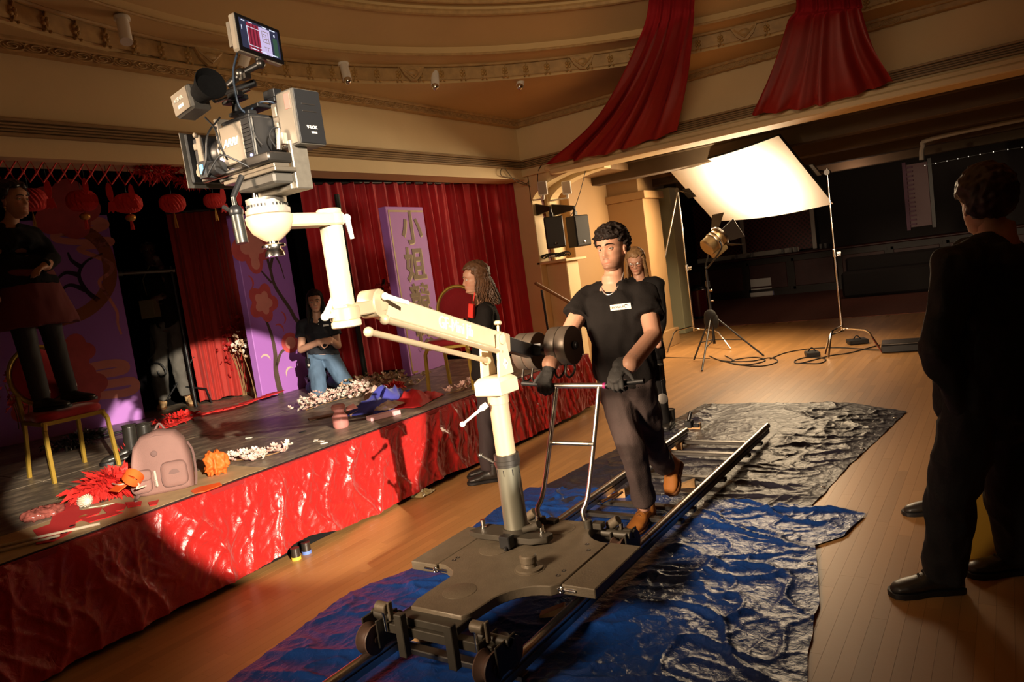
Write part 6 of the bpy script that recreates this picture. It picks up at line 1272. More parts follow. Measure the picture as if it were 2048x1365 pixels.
# long paper garland lying on the stage
r_ = random.Random(21); P = hermite([fl(330, 858, SZ+.01), fl(395, 838, SZ+.01), fl(470, 825, SZ+.01), fl(560, 800, SZ+.01)], 12); t = thing('paper_garland', 'long bright red paper garland lying flat across the stage floor', 'garland', P[0])
for i, p in enumerate(P[::2]):
    d = (P[min(len(P)-1, 2*i+1)]-P[max(0, 2*i-1)]).normalized(); s_ = V((-d.y, d.x, 0)); part('paper_leaf', MB().prism([(-.09, -.045), (.02, -.06), (.12, 0), (.02, .06), (-.09, .045)], p+V((r_.uniform(-.03, .03), r_.uniform(-.03, .03), .006+.004*i)), d, s_, .006), paper, t)
solo('tissue_heap', fluffy(fl(355, 848, SZ)+V((0, 0, .05)), .10, .22, .04, 150, 5, .07, .014), paper, 'red tissue bunch at the near end of the long paper garland', 'tissue')
# backpack
bpm = mat('dusty_mauve_nylon', (.25, .135, .115), .8, var=.08, vs=8, bump=.15, bs=150); zipm = mat('dark_mauve_binding', (.17, .095, .085), .7)
c = fl(333, 982, SZ); fd = V((.78, -.62, 0)); xd = V((.62, .78, 0)); up = V((-.12, .10, .98)).normalized(); t = thing('backpack', 'dusty mauve nylon backpack with two front pockets standing at the stage edge', 'backpack', c)
W = lambda x, y, z: c+xd*x+fd*y+up*z
def puff(x0, x1, y0, y1, z0, z1, rnd=.5, n=4):
    mb = MB(); rg = []; cx, cz, hx_, hz = (x0+x1)/2, (z0+z1)/2, (x1-x0)/2, (z1-z0)/2
    for k, q in ((0, .96), (.35, 1.0), (.75, .97), (.93, .85), (1, .55)):
        rg.append([W(cx+hx_*q*np.sign(cos(a))*abs(cos(a))**rnd, y0+(y1-y0)*k, cz+hz*q*np.sign(sin(a))*abs(sin(a))**rnd*(1 if sin(a) < 0 else 1)) for a in [2*pi*i/36 for i in range(36)]])
    return mb.loft(rg)
mb = MB(); rg = []
sh_ = [(-.155, .01), (-.16, .10), (-.155, .20), (-.135, .29), (-.09, .345), (0, .365), (.09, .345), (.135, .29), (.155, .20), (.16, .10), (.155, .01), (.10, 0), (0, 0), (-.10, 0)]
for y, k in ((-.09, .94), (-.06, 1.0), (.03, 1.02), (.06, .98), (.075, .88)): rg.append([W(x*k, y+(.02*sin(pi*z/.37)), .18+(z-.18)*k) for x, z in sh_])
part('pack_body', mb.loft(rg), bpm, t, smooth=True, angle=70)
for x0, x1, z0, z1, nm in ((.0, .145, .035, .185, 'front_pocket'), (-.165, -.05, .03, .16, 'side_pocket')):
    o = part(nm, puff(x0, x1, .06, .115, z0, z1, .45), bpm, t, smooth=True, angle=70)
    part('zip_binding', MB().tube([W((x0+x1)/2+(x1-x0)/2*.93*np.sign(cos(a))*abs(cos(a))**.45, .103, (z0+z1)/2+(z1-z0)/2*.93*np.sign(sin(a))*abs(sin(a))**.45) for a in [2*pi*i/40 for i in range(40)]], .003, 5, True), zipm, o, smooth=True)
    if nm == 'front_pocket': part('round_emblem', MB().lathe(W(.075, .112, .11), fd, [(.03, 0), (.03, .002), (0, .003)], 20), zipm, o, smooth=True)
    else: part('pocket_flap', puff(x0-.004, x1+.004, .09, .125, .10, .165, .5), bpm, o, smooth=True, angle=70)
part('zip_line', MB().tube([W(x, .072, z) for x, z in ((-.15, .2), (-.125, .28), (-.085, .325), (0, .343), (.085, .325), (.125, .28), (.15, .2))], .004, 5), zipm, t, smooth=True)
part('round_emblem', MB().lathe(W(-.02, .094, .245), fd, [(.018, 0), (.016, .003), (0, .004)], 12), zipm, t)
part('zip_pull', MB().box(W(-.03, .10, .12), (.02, .012, .06)).box(W(-.028, .105, .075), (.026, .012, .04)), mat('pale_pull', (.6, .5, .42), .5), t, bevel=.004)
part('strap', MB().tube(hermite([W(-.13, .05, .03), W(-.15, .09, .0), W(-.14, .15, -.0), W(-.13, .18, .004)], 5), [.012]*16, 6), zipm, t, smooth=True)
part('strap', MB().tube(hermite([W(.15, -.02, .26), W(.175, .0, .2), W(.18, .03, .08), W(.17, .04, .01)], 5), [.007]*16, 6), zipm, t, smooth=True)
part('carry_loop', MB().tube(hermite([W(-.03, -.07, .35), W(0, -.08, .39), W(.03, -.07, .35)], 5), .007, 6), zipm, t, smooth=True)
# red and orange puffs, yarn, felt, rods
c = fl(235, 985, SZ); t = thing('tissue_lantern', 'collapsed bright red tissue lantern with white cord beside the backpack', 'lantern', c)
part('tissue_petals', fluffy(c+V((0, 0, .05)), .19, .21, .05, 800, 9, .11, .018), paper, t, kind='stuff'); part('folded_shell', MB().ell(c+V((0, 0, .05)), (.17, .2, .06), nu=22, nv=10), paper, t, smooth=True)
orr = mat('orange_red_ribbon', (.85, .10, .015), .5); part('ribbon_loop', MB().lathe(fl(262, 962, SZ+.14), (.5, .3, .6), [(.05, 0), (.052, .0), (.052, .045), (.05, .045), (.048, .0)], 20, cap=False), orr, t, smooth=True)
part('ribbon_loop', MB().box(fl(247, 968, SZ+.12), (.1, .13, .006), M.Rotation(.4, 3, 'X')), orr, t)
cordm = mat('white_cord', (.75, .65, .52), .7)
part('cord', MB().tube(hermite([fl(225, 968, SZ+.10), fl(240, 970, SZ+.12), fl(268, 963, SZ+.13), fl(278, 970, SZ+.12), fl(273, 978, SZ+.11), fl(292, 972, SZ+.10)], 6), .0045, 6), cordm, t, smooth=True)
c = fl(435, 950, SZ); t = thing('tulle_puff', 'orange tulle puff standing at the stage edge right of the backpack', 'puff', c); om_ = mat('orange_tulle', (.72, .15, .02), .6)
part('tulle', remesh(fluffy(c+V((0, 0, .07)), .055, .055, .06, 10, 2).merge(MB().ell(c+V((0, 0, .075)), (.06, .065, .075), nu=16, nv=10)), .01, 1, wr(.03, 22, 3), 'tulle'), None, None) if False else None
me = remesh(MB().ell(c+V((0, 0, .07)), (.062, .07, .075), nu=24, nv=14), .008, 1, wr(.035, 24, 3), 'tulle'); shift(me, org(t)); me.materials.append(om_); part('tulle', me, None, t)
solo('cord_ball', MB().ell(fl(172, 1012, SZ)+V((0, 0, .032)), (.036, .04, .034), nu=18, nv=12), mat('twisted_cord', (.5, .38, .26), .8, bump=.8, bs=60), 'small ball of cream cord on the plywood stage edge', 'cord', smooth=True)
t = [o for o in bpy.data.objects if o.get('label', '').startswith('small ball of cream cord')][0]
for k in range(9):
    a = k*.35; part('cord_wind', MB().tube([org(t)+V((0, 0, .032))+M.Rotation(a, 3, 'X') @ M.Rotation(k*1.1, 3, 'Z') @ V((.041*cos(q), .041*sin(q), 0)) for q in [i*pi/10 for i in range(20)]], .003, 5, True), cordm, t, smooth=True)
part('cord_tail', MB().tube(hermite([fl(178, 1016, SZ+.005), fl(205, 1012, SZ+.005), fl(225, 1008, SZ+.005), fl(236, 1010, SZ+.005)], 5), .0025, 5), cordm, t, smooth=True)
felt = mat('bright_red_felt', (.55, .012, .012), .9)
def felt_piece(lb_, px, name='felt_piece', z=.004, m_=None):
    P = [fl(x, y, SZ) for x, y in px]; o = P[0]; 
    return solo(name, MB().prism([((p-o).x, (p-o).y) for p in reversed(P)] if sum((P[i].x*P[(i+1) % len(P)].y-P[(i+1) % len(P)].x*P[i].y) for i in range(len(P))) < 0 else [((p-o).x, (p-o).y) for p in P], o+V((0, 0, z)), (1, 0, 0), (0, 1, 0), .005), m_ or felt, lb_, 'felt')
f1 = felt_piece('large red felt cutout with round holes on the plywood stage edge', [(66, 1064), (100, 1052), (106, 1034), (128, 1012), (142, 1008), (158, 1014), (160, 1024), (178, 1022), (205, 1018), (198, 1030), (170, 1040), (152, 1048), (150, 1062), (128, 1076), (106, 1086), (72, 1092), (78, 1078)])
for x, y in ((145, 1052), (128, 1066), (106, 1078)): part('cut_hole', MB().lathe(fl(x, y, SZ+.0095), (0, 0, 1), [(.016, 0), (.014, .001), (0, .0005)], 14), blackc, f1)
for k, px in enumerate(([(205, 1020), (232, 1010), (255, 1012), (248, 1022), (215, 1030)], [(250, 1008), (284, 1006), (282, 1014), (256, 1018)], [(296, 1008), (318, 1003), (314, 1012), (300, 1015)], [(160, 1042), (190, 1036), (230, 1026), (246, 1028), (215, 1038), (180, 1048)])):
    felt_piece('small red felt scrap '+('beside the cord tail', 'below the tissue lantern', 'nearest the backpack strap', 'in front of the large cutout')[k], px)
o = [q for q in bpy.data.objects if 'in front of the large cutout' in q.get('label', '')][0]; part('gold_star', MB().lathe(fl(166, 1032, SZ+.011), (0, 0, 1), [(.022, 0), (0, .001)], 5), goldb, o)
felt_piece('orange paper scrap in front of the orange puff', [(382, 985), (395, 978), (440, 968), (444, 973), (410, 986), (390, 990)], 'paper_scrap', .004, orr)
for k, (a, b) in enumerate((((0, 1092), (200, 1048)), ((0, 1104), (120, 1072)))):
    solo('white_rod', MB().cyl(fl(a[0]-60, a[1]+14, SZ+.012), fl(*b, SZ+.012), .008), mat('pale_rod', (.55, .45, .33), .6), ('longer pale rod lying along the plywood stage edge', 'shorter pale rod lying in front of the longer one')[k], 'rod', smooth=True)
solo('plastic_bag', remesh(MB().ell(fl(88, 1035, SZ)+V((0, 0, .025)), (.08, .12, .03), nu=20, nv=10), .01, 1, wr(.02, 25, 6), 'bag'), None, 'clear plastic bag of red bits left of the red felt cutout', 'bag')
bpy.data.objects[-1] if False else None
ob = [q for q in bpy.data.objects if q.get('label', '').startswith('clear plastic bag')][0]; ob.location = (0, 0, 0); ob.data.materials.append(mat('clear_bag', (.35, .10, .08), .12, trans=.35, var=.5, vs=30))
c = fl(290, 940, SZ); solo('tape_roll', MB().lathe(c, (0, 0, 1), [(.035, .0), (.06, .0), (.06, .045), (.035, .045), (.035, .0)], 28, cap=False), mat('black_tape', (.02, .02, .02), .5), 'black tape roll lying flat behind the backpack', 'tape', smooth=True)
o = [q for q in bpy.data.objects if 'black tape roll' in q.get('label', '')][0]; part('card_core', MB().lathe(c, (0, 0, 1), [(.033, .001), (.036, .001), (.036, .046), (.033, .046), (.033, .001)], 24, cap=False), mat('card_core', (.5, .42, .3), .8), o)
for px, py, lb_ in ((253, 918, 'laced black leather boot with a red lace behind the chair leg'), (282, 915, 'laced black leather boot behind the backpack')):
    b = fl(px, py, SZ+.012); t = thing('boot', lb_, 'boot', b, 'pair of black boots'); dr = V((-.35, -.9, 0)).normalized()
    boot(t, b-dr*.10, b+dr*.17, V((0, 0, 1)), mat('scuffed_black_leather', (.025, .022, .018), .35, var=.3, vs=20), blackp, high=.23, s=1.05, lace=mat('red_boot_lace', (.5, .03, .03), .6) if px == 253 else MATS['dark_lace'], name='upper')
c = fl(160, 895, SZ); t = thing('prop_branch', 'dark shiny bundle of black foliage under the chair', 'branch', c); part('bundle', fluffy(c+V((0, 0, .06)), .10, .28, .05, 260, 15, .07, .012), mat('shiny_black_foil', (.03, .028, .025), .3), t, kind='stuff'); part('stick', MB().cyl(c+V((.05, .1, .05)), c+V((.12, .42, .06)), .01), blackm, t)
# barre, mic stand, thin black stand
a, b = dp(98, 556, 7.5), dp(350, 541, 7.9); t = thing('horizontal_pipe', 'long grey horizontal pipe crossing the dark wings at waist height', 'pipe', (a+b)/2)
part('pipe', MB().cyl(a, b, .02), mat('dull_grey_pipe', (.22, .19, .15), .45, .6), t, smooth=True); m_ = a.lerp(b, .53); part('pipe_coupler', MB().cyl(m_-(b-a).normalized()*.05, m_+(b-a).normalized()*.05, .028), mat('pale_coupler', (.35, .3, .24), .4, .5), t, smooth=True)
for q in (a.lerp(b, .04), a.lerp(b, .97)): part('pipe_upright', MB().cyl(V((q.x, q.y, SZ)), q+V((0, 0, .05)), .018), blackm, t, smooth=True)
c = fl(382, 792, SZ); t = thing('folding_stand', 'black folding stand with cable beside the feet of the crew member', 'stand', c)
for a_, b_ in (((388, 714), (334, 800)), ((348, 772), (412, 778)), ((412, 778), (424, 808))): part('strut', MB().cyl(dp(*a_, 8.2), dp(*b_, 8.15), .010), blackm, t, smooth=True)
part('cable', MB().tube(hermite([dp(298, 660, 8.1), dp(310, 700, 8.1), dp(296, 724, 8.1), dp(320, 728, 8.1), dp(332, 745, 8.1), dp(322, 755, 8.1), dp(315, 742, 8.1)], 6), .009, 6), blackp, t, smooth=True)
c = fl(757, 745, SZ); solo('black_pole', MB().cyl(fl(742, 745, SZ)+V((-.2, .1, 0)), dp(768, 560, 8.5), .02), blackm, 'thin black pole behind the left edge of the lettered banner', 'pole', smooth=True)
solo('black_pole', MB().cyl(fl(706, 770, SZ)+V((-.05, .25, 0)), V((fl(706, 770, SZ).x-.05, fl(706, 770, SZ).y+.25, 2.7)), .03), mat('dark_green_pole', (.02, .022, .016), .6), 'dark pole in the gap between kneeling woman and velvet curtain', 'pole', smooth=True)
for k, (x, y) in enumerate(((605, 865), (642, 884), (648, 888), (632, 882), (498, 877))):
    solo('paper_scrap', MB().box(fl(x, y, SZ)+V((0, 0, .004)), (.02+.01*(k % 2), .05, .006), M.Rotation(k*1.3, 3, 'Z')), blackp if k == 0 else whitep, ('black hair clip on the stage floor', 'larger white paper scrap near the stage edge', 'white paper scrap nearest the stage edge', 'left white paper scrap near the stage edge', 'lone white scrap on the middle of the stage')[k], 'scrap')
# tape rolls under the skirt hem, cellophane
for px, py, m_, lb_ in ((588, 1122, mat('yellow_tape', (.75, .55, .06), .5), 'yellow banded tape roll showing under the skirt hem'), (609, 1110, mat('blue_tape', (.15, .25, .65), .5), 'blue banded tape roll showing under the skirt hem')):
    c = fl(px, py, 0)+V((0, .02, 0)); t = thing('tape_roll', lb_, 'tape', c); part('band', MB().lathe(c, (0, 0, 1), [(.03, 0), (.03, .02)], 18), m_, t, smooth=True); part('roll', MB().lathe(c, (0, 0, 1), [(.028, .02), (.028, .075), (0, .075)], 18), darksteel, t, smooth=True)
cloth('plastic_wrap', 'scrap of clear yellowish plastic on the floor under the skirt', fl(845, 990, 0), .06, .09, .05, mat('yellow_wrap', (.5, .42, .2), .3, trans=.2), 41, .2)
# ================================================================ bounce board, c-stands, fresnel
TLb, TRb, BRb, BLb = (V(q) for q in ((-4.311, 10.978, 2.863), (-2.282, 9.623, 2.809), (-1.852, 10.303, 1.892), (-3.881, 11.658, 1.946)))
nb_ = BOARD_N
def bp_(u, v, h): return TLb.lerp(TRb, u).lerp(BLb.lerp(BRb, u), v)+nb_*h-V((0, 0, .05*sin(pi*u)))
mb = MB(); nu, nv = 18, 10
mb.grid(lambda u, v: bp_(u, v, .015), nu, nv); mb.grid(lambda u, v: bp_(1-u, v, -.015), nu, nv)
bw_ = mat('white_board', (.86, .83, .78), .7)
t = thing('bounce_board', 'big white bounce board glowing with lamp light, clamped between two stands', 'board', BOARD_C)
part('white_face', MB().grid(lambda u, v: bp_(u, v, .016), nu, nv), bw_, t, smooth=True)
part('black_back', MB().grid(lambda u, v: bp_(1-u, v, -.014), nu, nv), blackc, t, smooth=True)
rim = [bp_(u, 0, 0) for u in [k/12 for k in range(13)]]+[bp_(1, v, 0) for v in (.33, .66)]+[bp_(1-u, 1, 0) for u in [k/12 for k in range(13)]]+[bp_(0, v, 0) for v in (.66, .33)]
part('black_edge', MB().tube(rim, .017, 6, True), blackc, t)
def cstand(lb_, base, topz, legs, grp='chrome stands holding the bounce board'):
    base = V((base.x, base.y, 0)); t = thing('c_stand', lb_, 'stand', base, grp)
    part('column', MB().cyl(base+V((0, 0, .22)), base+V((0, 0, 1.25)), .0175), chrome, t, smooth=True); part('riser', MB().cyl(base+V((0, 0, 1.2)), base+V((0, 0, topz)), .013), chrome, t, smooth=True)
    part('collar_knob', MB().cyl(base+V((0, 0, 1.2)), base+V((0, 0, 1.3)), .026).box(base+V((.045, 0, 1.25)), (.06, .02, .03)).box(base+V((.045, 0, 1.22)), (.05, .018, .02)), steel, t, bevel=.004)
    for k, L in enumerate(legs):
        d = V((L.x-base.x, L.y-base.y, 0)); h = .30-.035*k; part('leg', MB().tube([base+V((0, 0, h)), base+d*.62+V((0, 0, h+.0)), base+d*.72+V((0, 0, h-.03)), V((L.x, L.y, .012))], .0125, 8), chrome, t, smooth=True)
    return t
sLb = V((-4.30, 11.30, 0)); sRb = fl(1688, 697, 0)
tL = cstand('chrome stand at the left end of the bounce board, by the aisle pier', sLb, oY(1358, 380, 11.3).z+.03, [fl(1335, 706, 0), fl(1462, 700, 0), fl(1420, 682, 0)])
sRb = V((sRb.x, sRb.y, 0)); zR = oY(1655, 345, sRb.y).z
tR = cstand('chrome stand at the right end of the bounce board, free in the hall', sRb, zR+.05, [fl(1657, 718, 0), fl(1765, 707, 0), fl(1690, 720, 0)+V((-.3, .4, 0))])
for t_, b_, z_, u_ in ((tL, sLb, oY(1358, 380, 11.3).z, .02), (tR, sRb, zR, .98)):
    p = bp_(u_, .5, 0); q = V((b_.x, b_.y, z_)); part('grip_head', MB().cyl(q-V((0, .05, 0)), q+V((0, .05, 0)), .035).cyl(q, q+(p-q)*.4, .02), darksteel, t_, smooth=True)
    part('board_clamp', MB().box(q.lerp(p, .75), (.26, .20, .02), M((frame(nb_)[0], frame(nb_)[1], nb_)).transposed()).cyl(q, p, .014), blackm, t_, bevel=.006)
part('tilted_arm', MB().cyl(V((sLb.x, sLb.y, oY(1358, 380, 11.3).z)), oY(1330, 515, 11.1), .011), steel, tL, smooth=True)
fb_ = fl(1432, 716, 0); fb_ = V((fb_.x, fb_.y, 0)); zF = oY(1430, 540, fb_.y).z
t = thing('lamp_stand', 'black lamp stand with tripod legs under the tungsten lamp', 'stand', fb_)
zl = .62
for q in (fl(1388, 722, 0), fl(1404, 744, 0), fl(1528, 714, 0)):
    q = V((q.x, q.y, .012)); part('leg', MB().cyl(V((fb_.x, fb_.y, zl)), q, .012), blackm, t, smooth=True); part('leg_brace', MB().cyl(V((fb_.x, fb_.y, .26)), V((fb_.x, fb_.y, zl)).lerp(q, .62), .007), blackm, t, smooth=True)
part('column', MB().cyl(fb_+V((0, 0, .2)), fb_+V((0, 0, 1.05)), .019).cyl(fb_+V((0, 0, 1.0)), fb_+V((0, 0, zF+.02)), .015).cyl(fb_+V((0, 0, 1.0)), fb_+V((0, 0, 1.08)), .03), blackm, t, smooth=True)
part('collar_knob', MB().cyl(fb_+V((0, 0, .95)), fb_+V((.06, 0, .95)), .015).cyl(fb_+V((0, 0, .8)), fb_+V((.06, 0, .8)), .012), chrome, t, smooth=True)
part('sand_bag', MB().ell(fb_+V((.0, -.05, .60)), (.09, .06, .09), nu=14, nv=9).ell(fb_+V((.06, -.04, .52)), (.05, .05, .11), nu=12, nv=8).ell(fb_+V((-.05, -.05, .53)), (.045, .05, .10), nu=12, nv=8), mat('black_bag_cloth', (.012, .011, .010), .8), t, smooth=True)
LC = oY(1428, 483, fb_.y); aim = (bp_(.55, .5, 0)-LC).normalized(); aim = (aim+V((.25, 0, -.15))).normalized()
fz, fx2 = aim, None; xx, yy, zz_ = frame(aim)
t = thing('fresnel_lamp', 'tungsten fresnel lamp with barn doors aimed up at the bounce board', 'lamp', LC)
part('lamp_body', MB().lathe(LC-aim*.16, aim, [(.0, 0), (.10, .0), (.12, .02), (.125, .12), (.125, .27), (.118, .28)], 28), mat('bronze_lamp_housing', (.38, .27, .13), .35, .7), t, smooth=True)
part('cooling_ridge', MB().tube([LC-aim*.02+xx*.128*cos(a)+yy*.128*sin(a) for a in [2*pi*k/28 for k in range(28)]], .008, 6, True).tube([LC+aim*.03+xx*.128*cos(a)+yy*.128*sin(a) for a in [2*pi*k/28 for k in range(28)]], .008, 6, True), steel, t, smooth=True)
part('front_ring', MB().lathe(LC+aim*.10, aim, [(.118, 0), (.145, 0), (.145, .03), (.118, .03), (.118, 0)], 32, cap=False), steel, t, smooth=True)
part('fresnel_lens', MB().lathe(LC+aim*.105, aim, [(.117, 0), (.10, .006), (.09, .004), (.07, .012), (.06, .009), (.03, .017), (0, .02)], 28, cap=False), mat('lit_lens', (.9, .8, .6), .2, emit=(1, .78, .45), es=14), t, smooth=True)
part('base_box', MB().box(LC-yy*.15-aim*.02, (.14, .08, .22), M((xx, yy, aim)).transposed()), mat('bronze_lamp_housing', (.38, .27, .13)), t, bevel=.01)
part('yoke', MB().tube(hermite([LC+xx*.14, LC+xx*.15-V((0, 0, .12)), V((fb_.x, fb_.y, zF+.03)), LC-xx*.15-V((0, 0, .12)), LC-xx*.14], 6), .012, 8), blackm, t, smooth=True)
rc = LC+aim*.13
for k, (o_, w_) in enumerate(((yy, xx), (-yy, xx), (xx, yy), (-xx, yy))):
    d = (aim*.75+o_*.65).normalized(); a0 = rc+o_*.14; part('barn_door', MB().prism([(-.10, 0), (.10, 0), (.15, .19), (-.15, .19)], a0, w_, d, .004), blackm, t)
lamp('board_fresnel_bulb', 'SPOT', LC+aim*.16, bp_(.57, .46, 0), 330, (1, .78, .48), spot_size=radians(125), spot_blend=1.0, shadow_soft_size=.06)
# cables on the floor
cab = mat('black_cable', (.012, .012, .012), .5)
def floorcable(lb_, px, r=.007): solo('floor_cable', MB().tube(hermite([fl(x, y, r+.001) for x, y in px], 7), r, 6), cab, lb_, 'cable', smooth=True)
floorcable('coil of black cable on the floor at the foot of the lamp stand', [(1418, 712), (1445, 722), (1500, 723), (1540, 716), (1555, 724), (1520, 733), (1465, 728), (1470, 720), (1510, 715), (1530, 722), (1490, 730), (1440, 722)])
floorcable('black cable running right from the coil past the far stand', [(1540, 718), (1575, 705), (1630, 697), (1690, 696), (1740, 700), (1790, 700)])
floorcable('small loop of black cable left of the far stand', [(1600, 727), (1640, 727), (1650, 718), (1615, 715), (1590, 722), (1600, 727), (1660, 712), (1700, 706), (1760, 690)])
floorcable('thin black cable crossing the floor behind the operator', [(1328, 715), (1360, 716), (1420, 717)], .005)
floorcable('cable rising from floor to lamp stand', [(1450, 712), (1462, 718), (1470, 724)])
for px, py, w_, lb_ in ((1625, 713, .16, 'black junction box in the cable loop'), (1715, 688, .24, 'black cable bundle by the far stand'),):
    c = fl(px, py, 0); t = thing('junction_box', lb_, 'box', c); part('box_body', MB().box(c+V((0, 0, .035)), (w_, .2, .06), M.Rotation(.4, 3, 'Z')), blackp, t, bevel=.01); part('handle', MB().tube(hermite([c+V((-.05, 0, .06)), c+V((0, 0, .11)), c+V((.05, 0, .06))], 5), .008, 6), blackp, t, smooth=True)
c = fl(1815, 700, 0); t = thing('equipment_case', 'flat black case on the floor beside the silhouetted man', 'case', c); part('case_body', MB().box(c+V((0, 0, .05)), (.55, .35, .09), M.Rotation(.1, 3, 'Z')), blackp, t, bevel=.01); part('case_lid', MB().box(c+V((0, 0, .105)), (.54, .34, .02), M.Rotation(.1, 3, 'Z')), darksteel, t, bevel=.006)
# ================================================================ far end: bar, bin, box, bag, window
barw = mat('oxblood_panelling', (.06, .014, .012), .5, var=.2, vs=6); barf = mat('dark_brown_panel_frame', (.022, .012, .008), .5)
YB = 19.6; xb0 = -9.3
t = thing('bar_counter', 'dark oxblood panelled bar counter along the far wall', 'counter', (-2, YB, 0))
part('counter_body', MB().bx(xb0, 3, YB, YB+.6, 0, 1.0), barf, t); part('counter_top', MB().bx(xb0, 3, YB-.12, YB+.65, 1.0, 1.06), barw, t, bevel=.02)
for k in range(10):
    x = xb0+.1+k*1.15; o = part('counter_panel', MB().bx(x, x+.95, YB-.02, YB+.01, .2, .85), barw, t, bevel=.01)
    part('panel_frame', MB().bx(x-.06, x+1.01, YB-.03, YB-.01, .85, .92).bx(x-.06, x+1.01, YB-.03, YB-.01, .13, .2).bx(x-.1, x, YB-.03, YB-.01, .13, .92), barf, t)
def grid_(nt, b):
    N, L = nt.nodes, nt.links; tc = N.new('ShaderNodeTexCoord'); mp = N.new('ShaderNodeMapping'); mp.inputs['Rotation'].default_value = (0, pi/4, 0); mp.inputs['Scale'].default_value = (9, 9, 9)
    c = N.new('ShaderNodeTexVoronoi'); c.inputs['Scale'].default_value = 1.3; c.inputs['Randomness'].default_value = 0.; r = N.new('ShaderNodeValToRGB'); r.color_ramp.elements[0].position = .28; r.color_ramp.elements[0].color = (.02, .005, .006, 1); r.color_ramp.elements[1].position = .4; r.color_ramp.elements[1].color = (.13, .02, .022, 1)
    L.new(tc.outputs['Object'], mp.inputs[0]); L.new(mp.outputs[0], c.inputs['Vector']); L.new(c.outputs['Distance'], r.inputs[0]); L.new(r.outputs[0], b.inputs['Base Color'])
gridm = nodemat('pierced_red_shutter', grid_, .45)
t = thing('bar_shutter', 'dark red pierced bar shutter in white frame behind the counter', 'shutter', (-3.5, YB+.7, 1.06))
fw_ = mat('white_shutter_frame', (.55, .5, .44), .5); ys = YB+.7
xs = [oY(1395, 515, ys).x, oY(1489, 500, ys).x, oY(1628, 470, ys).x]
for a, b in zip(xs, xs[1:]): part('shutter_panel', MB().bx(a, b, ys, ys+.03, 1.1, 2.7), gridm, t)
for x in xs[1:]: part('frame_post', MB().bx(x-.05, x+.05, ys-.04, ys+.03, 1.08, 2.8), fw_, t, bevel=.006)
part('frame_sill', MB().bx(xs[0], oY(1598, 495, ys).x, ys-.05, ys+.03, 1.06, 1.18), fw_, t, bevel=.006)
r_ = random.Random(3)
for k, (px, py) in enumerate(((1470, 482), (1500, 480), (1563, 483), (1580, 487), (1590, 486), (1638, 460), (1648, 462))):
    c = oY(px, py, YB+.5); c.z = 1.06; solo('drinking_glass', MB().lathe(c, (0, 0, 1), [(.03, 0), (.035, .12), (.032, .12), (.028, .01)], 12), mat('clear_glass', (.8, .8, .8), .05, trans=.8), 'small drinking glass on the far bar counter, '+('leftmost', 'second from the left', 'third from the left', 'middle one of the row', 'fifth from the left', 'left of the last pair', 'rightmost')[k], 'glass', 'glasses on the far bar', smooth=True)
c = fl(1523, 594, 0); t = thing('white_box', 'white two-tier cool box standing on the far carpet', 'box', c)
for k in (0, 1): part('box_tier', MB().box(c+V((0, .2, .13+.25*k)), (.60, .40, .24)), mat('white_foam', (.8, .78, .75), .7), t, bevel=.02)
part('side_strip', MB().box(c+V((.31, .2, .25)), (.03, .36, .46)), mat('lilac_tape', (.25, .22, .4), .6), t)
c = fl(1452, 588, 0); t = thing('carrier_bag', 'black rucksack with white stripe on the far floor left of the white box', 'bag', c); part('bag_body', MB().ell(c+V((0, .1, .16)), (.28, .2, .2), nu=18, nv=10), blackc, t, smooth=True); part('white_flap', MB().box(c+V((-.02, -.09, .14)), (.16, .05, .24), M.Rotation(.4, 3, 'Y')), mat('white_canvas', (.6, .58, .52), .7), t, bevel=.02)
c = fl(1400, 637, 0); t = thing('waste_bin', 'dark red cylindrical bin with open top by the green pillar', 'bin', c)
part('bin_drum', MB().lathe(c, (0, 0, 1), [(.19, .0), (.19, .62), (.17, .62), (.17, .5), (0, .5)], 28), mat('glossy_dark_red', (.16, .01, .015), .25), t, smooth=True); part('bin_base', MB().lathe(c, (0, 0, 1), [(.195, 0), (.195, .06)], 28), blackp, t, smooth=True)
part('bin_lid', MB().ell(c+V((0, 0, .64)), (.17, .17, .10), nu=20, nv=10), blackp, t, smooth=True); part('rim', MB().tube([c+V((.185*cos(a), .185*sin(a), .625)) for a in [2*pi*k/28 for k in range(28)]], .01, 6, True), steel, t, smooth=True)
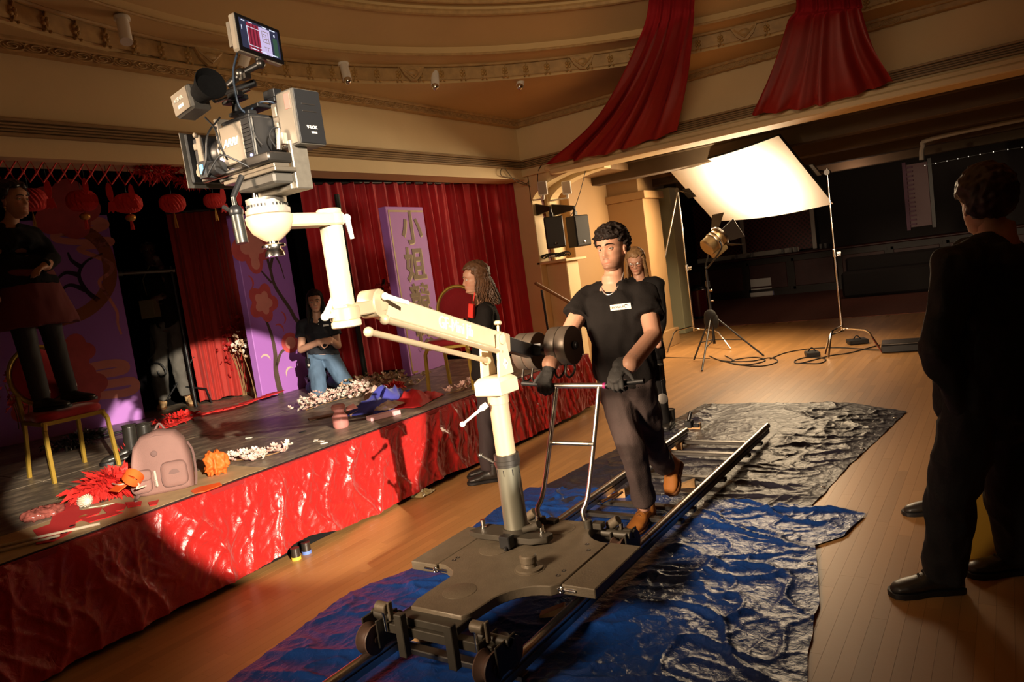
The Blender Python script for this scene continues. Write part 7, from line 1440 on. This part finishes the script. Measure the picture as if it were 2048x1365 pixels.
for k, (px, py) in enumerate(((1362, 634), (1374, 640))):
    b = fl(px, py, .012); t = thing('trainer', ('black and white trainer nearest the dark door', 'black and white trainer nearest the red bin')[k], 'shoe', b, 'shoes by the aisle pier'); boot(t, b-V((.1, .05, 0)), b+V((.16, .06, 0)), V((0, 0, 1)), blackc, white, high=.08, name='upper', lace=white)
o_w = struct('window_1', MB().bx(1.0, 1.05, 15.0, 15.9, 1.2, 2.55) if False else MB().box(oY(1838, 390, 15.5), (.34, .06, 1.15)), mat('dusk_window_glow', (.03, .004, .006), .5, emit=(.30, .03, .045), es=.03))
c = oY(1838, 390, 15.5)
for dx, w_, m_ in ((-.2, .06, mat('violet_blind', (.07, .012, .05), .6)), (.21, .06, mat('grey_frame', (.03, .027, .03), .5))): part('window_frame', MB().box(c+V((dx, -.03, 0)), (w_, .08, 1.25)), m_, o_w)
for k in range(14): part('blind_slat', MB().box(c+V((-.13, -.05, -.52+.08*k)), (.12, .03, .03)), MATS['violet_blind'], o_w)
c = fl(1700, 620, 0)
solo('dark_sofa', MB().box(c+V((.8, 2.6, .3)), (2.6, .8, .55)).box(c+V((.8, 2.95, .55)), (2.6, .22, .6)), mat('dark_upholstery', (.007, .004, .004), .8), 'very dark upholstered bench in the unlit corner of the far end', 'bench', bevel=.05)
b = fl(1830, 1025, .012); t = thing('black_shoe', 'black shoe tip on the floor behind the silhouetted man', 'shoe', b); boot(t, b+V((.2, .1, 0)), b-V((.05, .02, 0)), V((0, 0, 1)), MATS['black_leather'], blackp, high=.1, name='upper')

P = hermite([oY(1850, 331, 14.), oY(1905, 320, 14.), oY(1960, 309, 14.), oY(2030, 297, 14.), oY(2100, 288, 14.)], 5)
t = thing('fairy_lights', 'faint string of tiny white fairy lights high in the dark at right', 'lights', P[0]); part('wire', MB().tube(P, .004, 5), blackm, t)
for k in range(0, len(P), 2): part('tiny_bulb', MB().ell(P[k], .008, nu=6, nv=5), mat('tiny_bulb_glow', (.8, .8, .8), .4, emit=(1, .9, .75), es=1.2), t)
part('wire_hook', MB().cyl(P[0], P[0]+V((0, 0, .35)), .004), blackm, t); part('wire_hook', MB().cyl(P[-1], P[-1]+V((0, 0, .4)), .004), blackm, t)
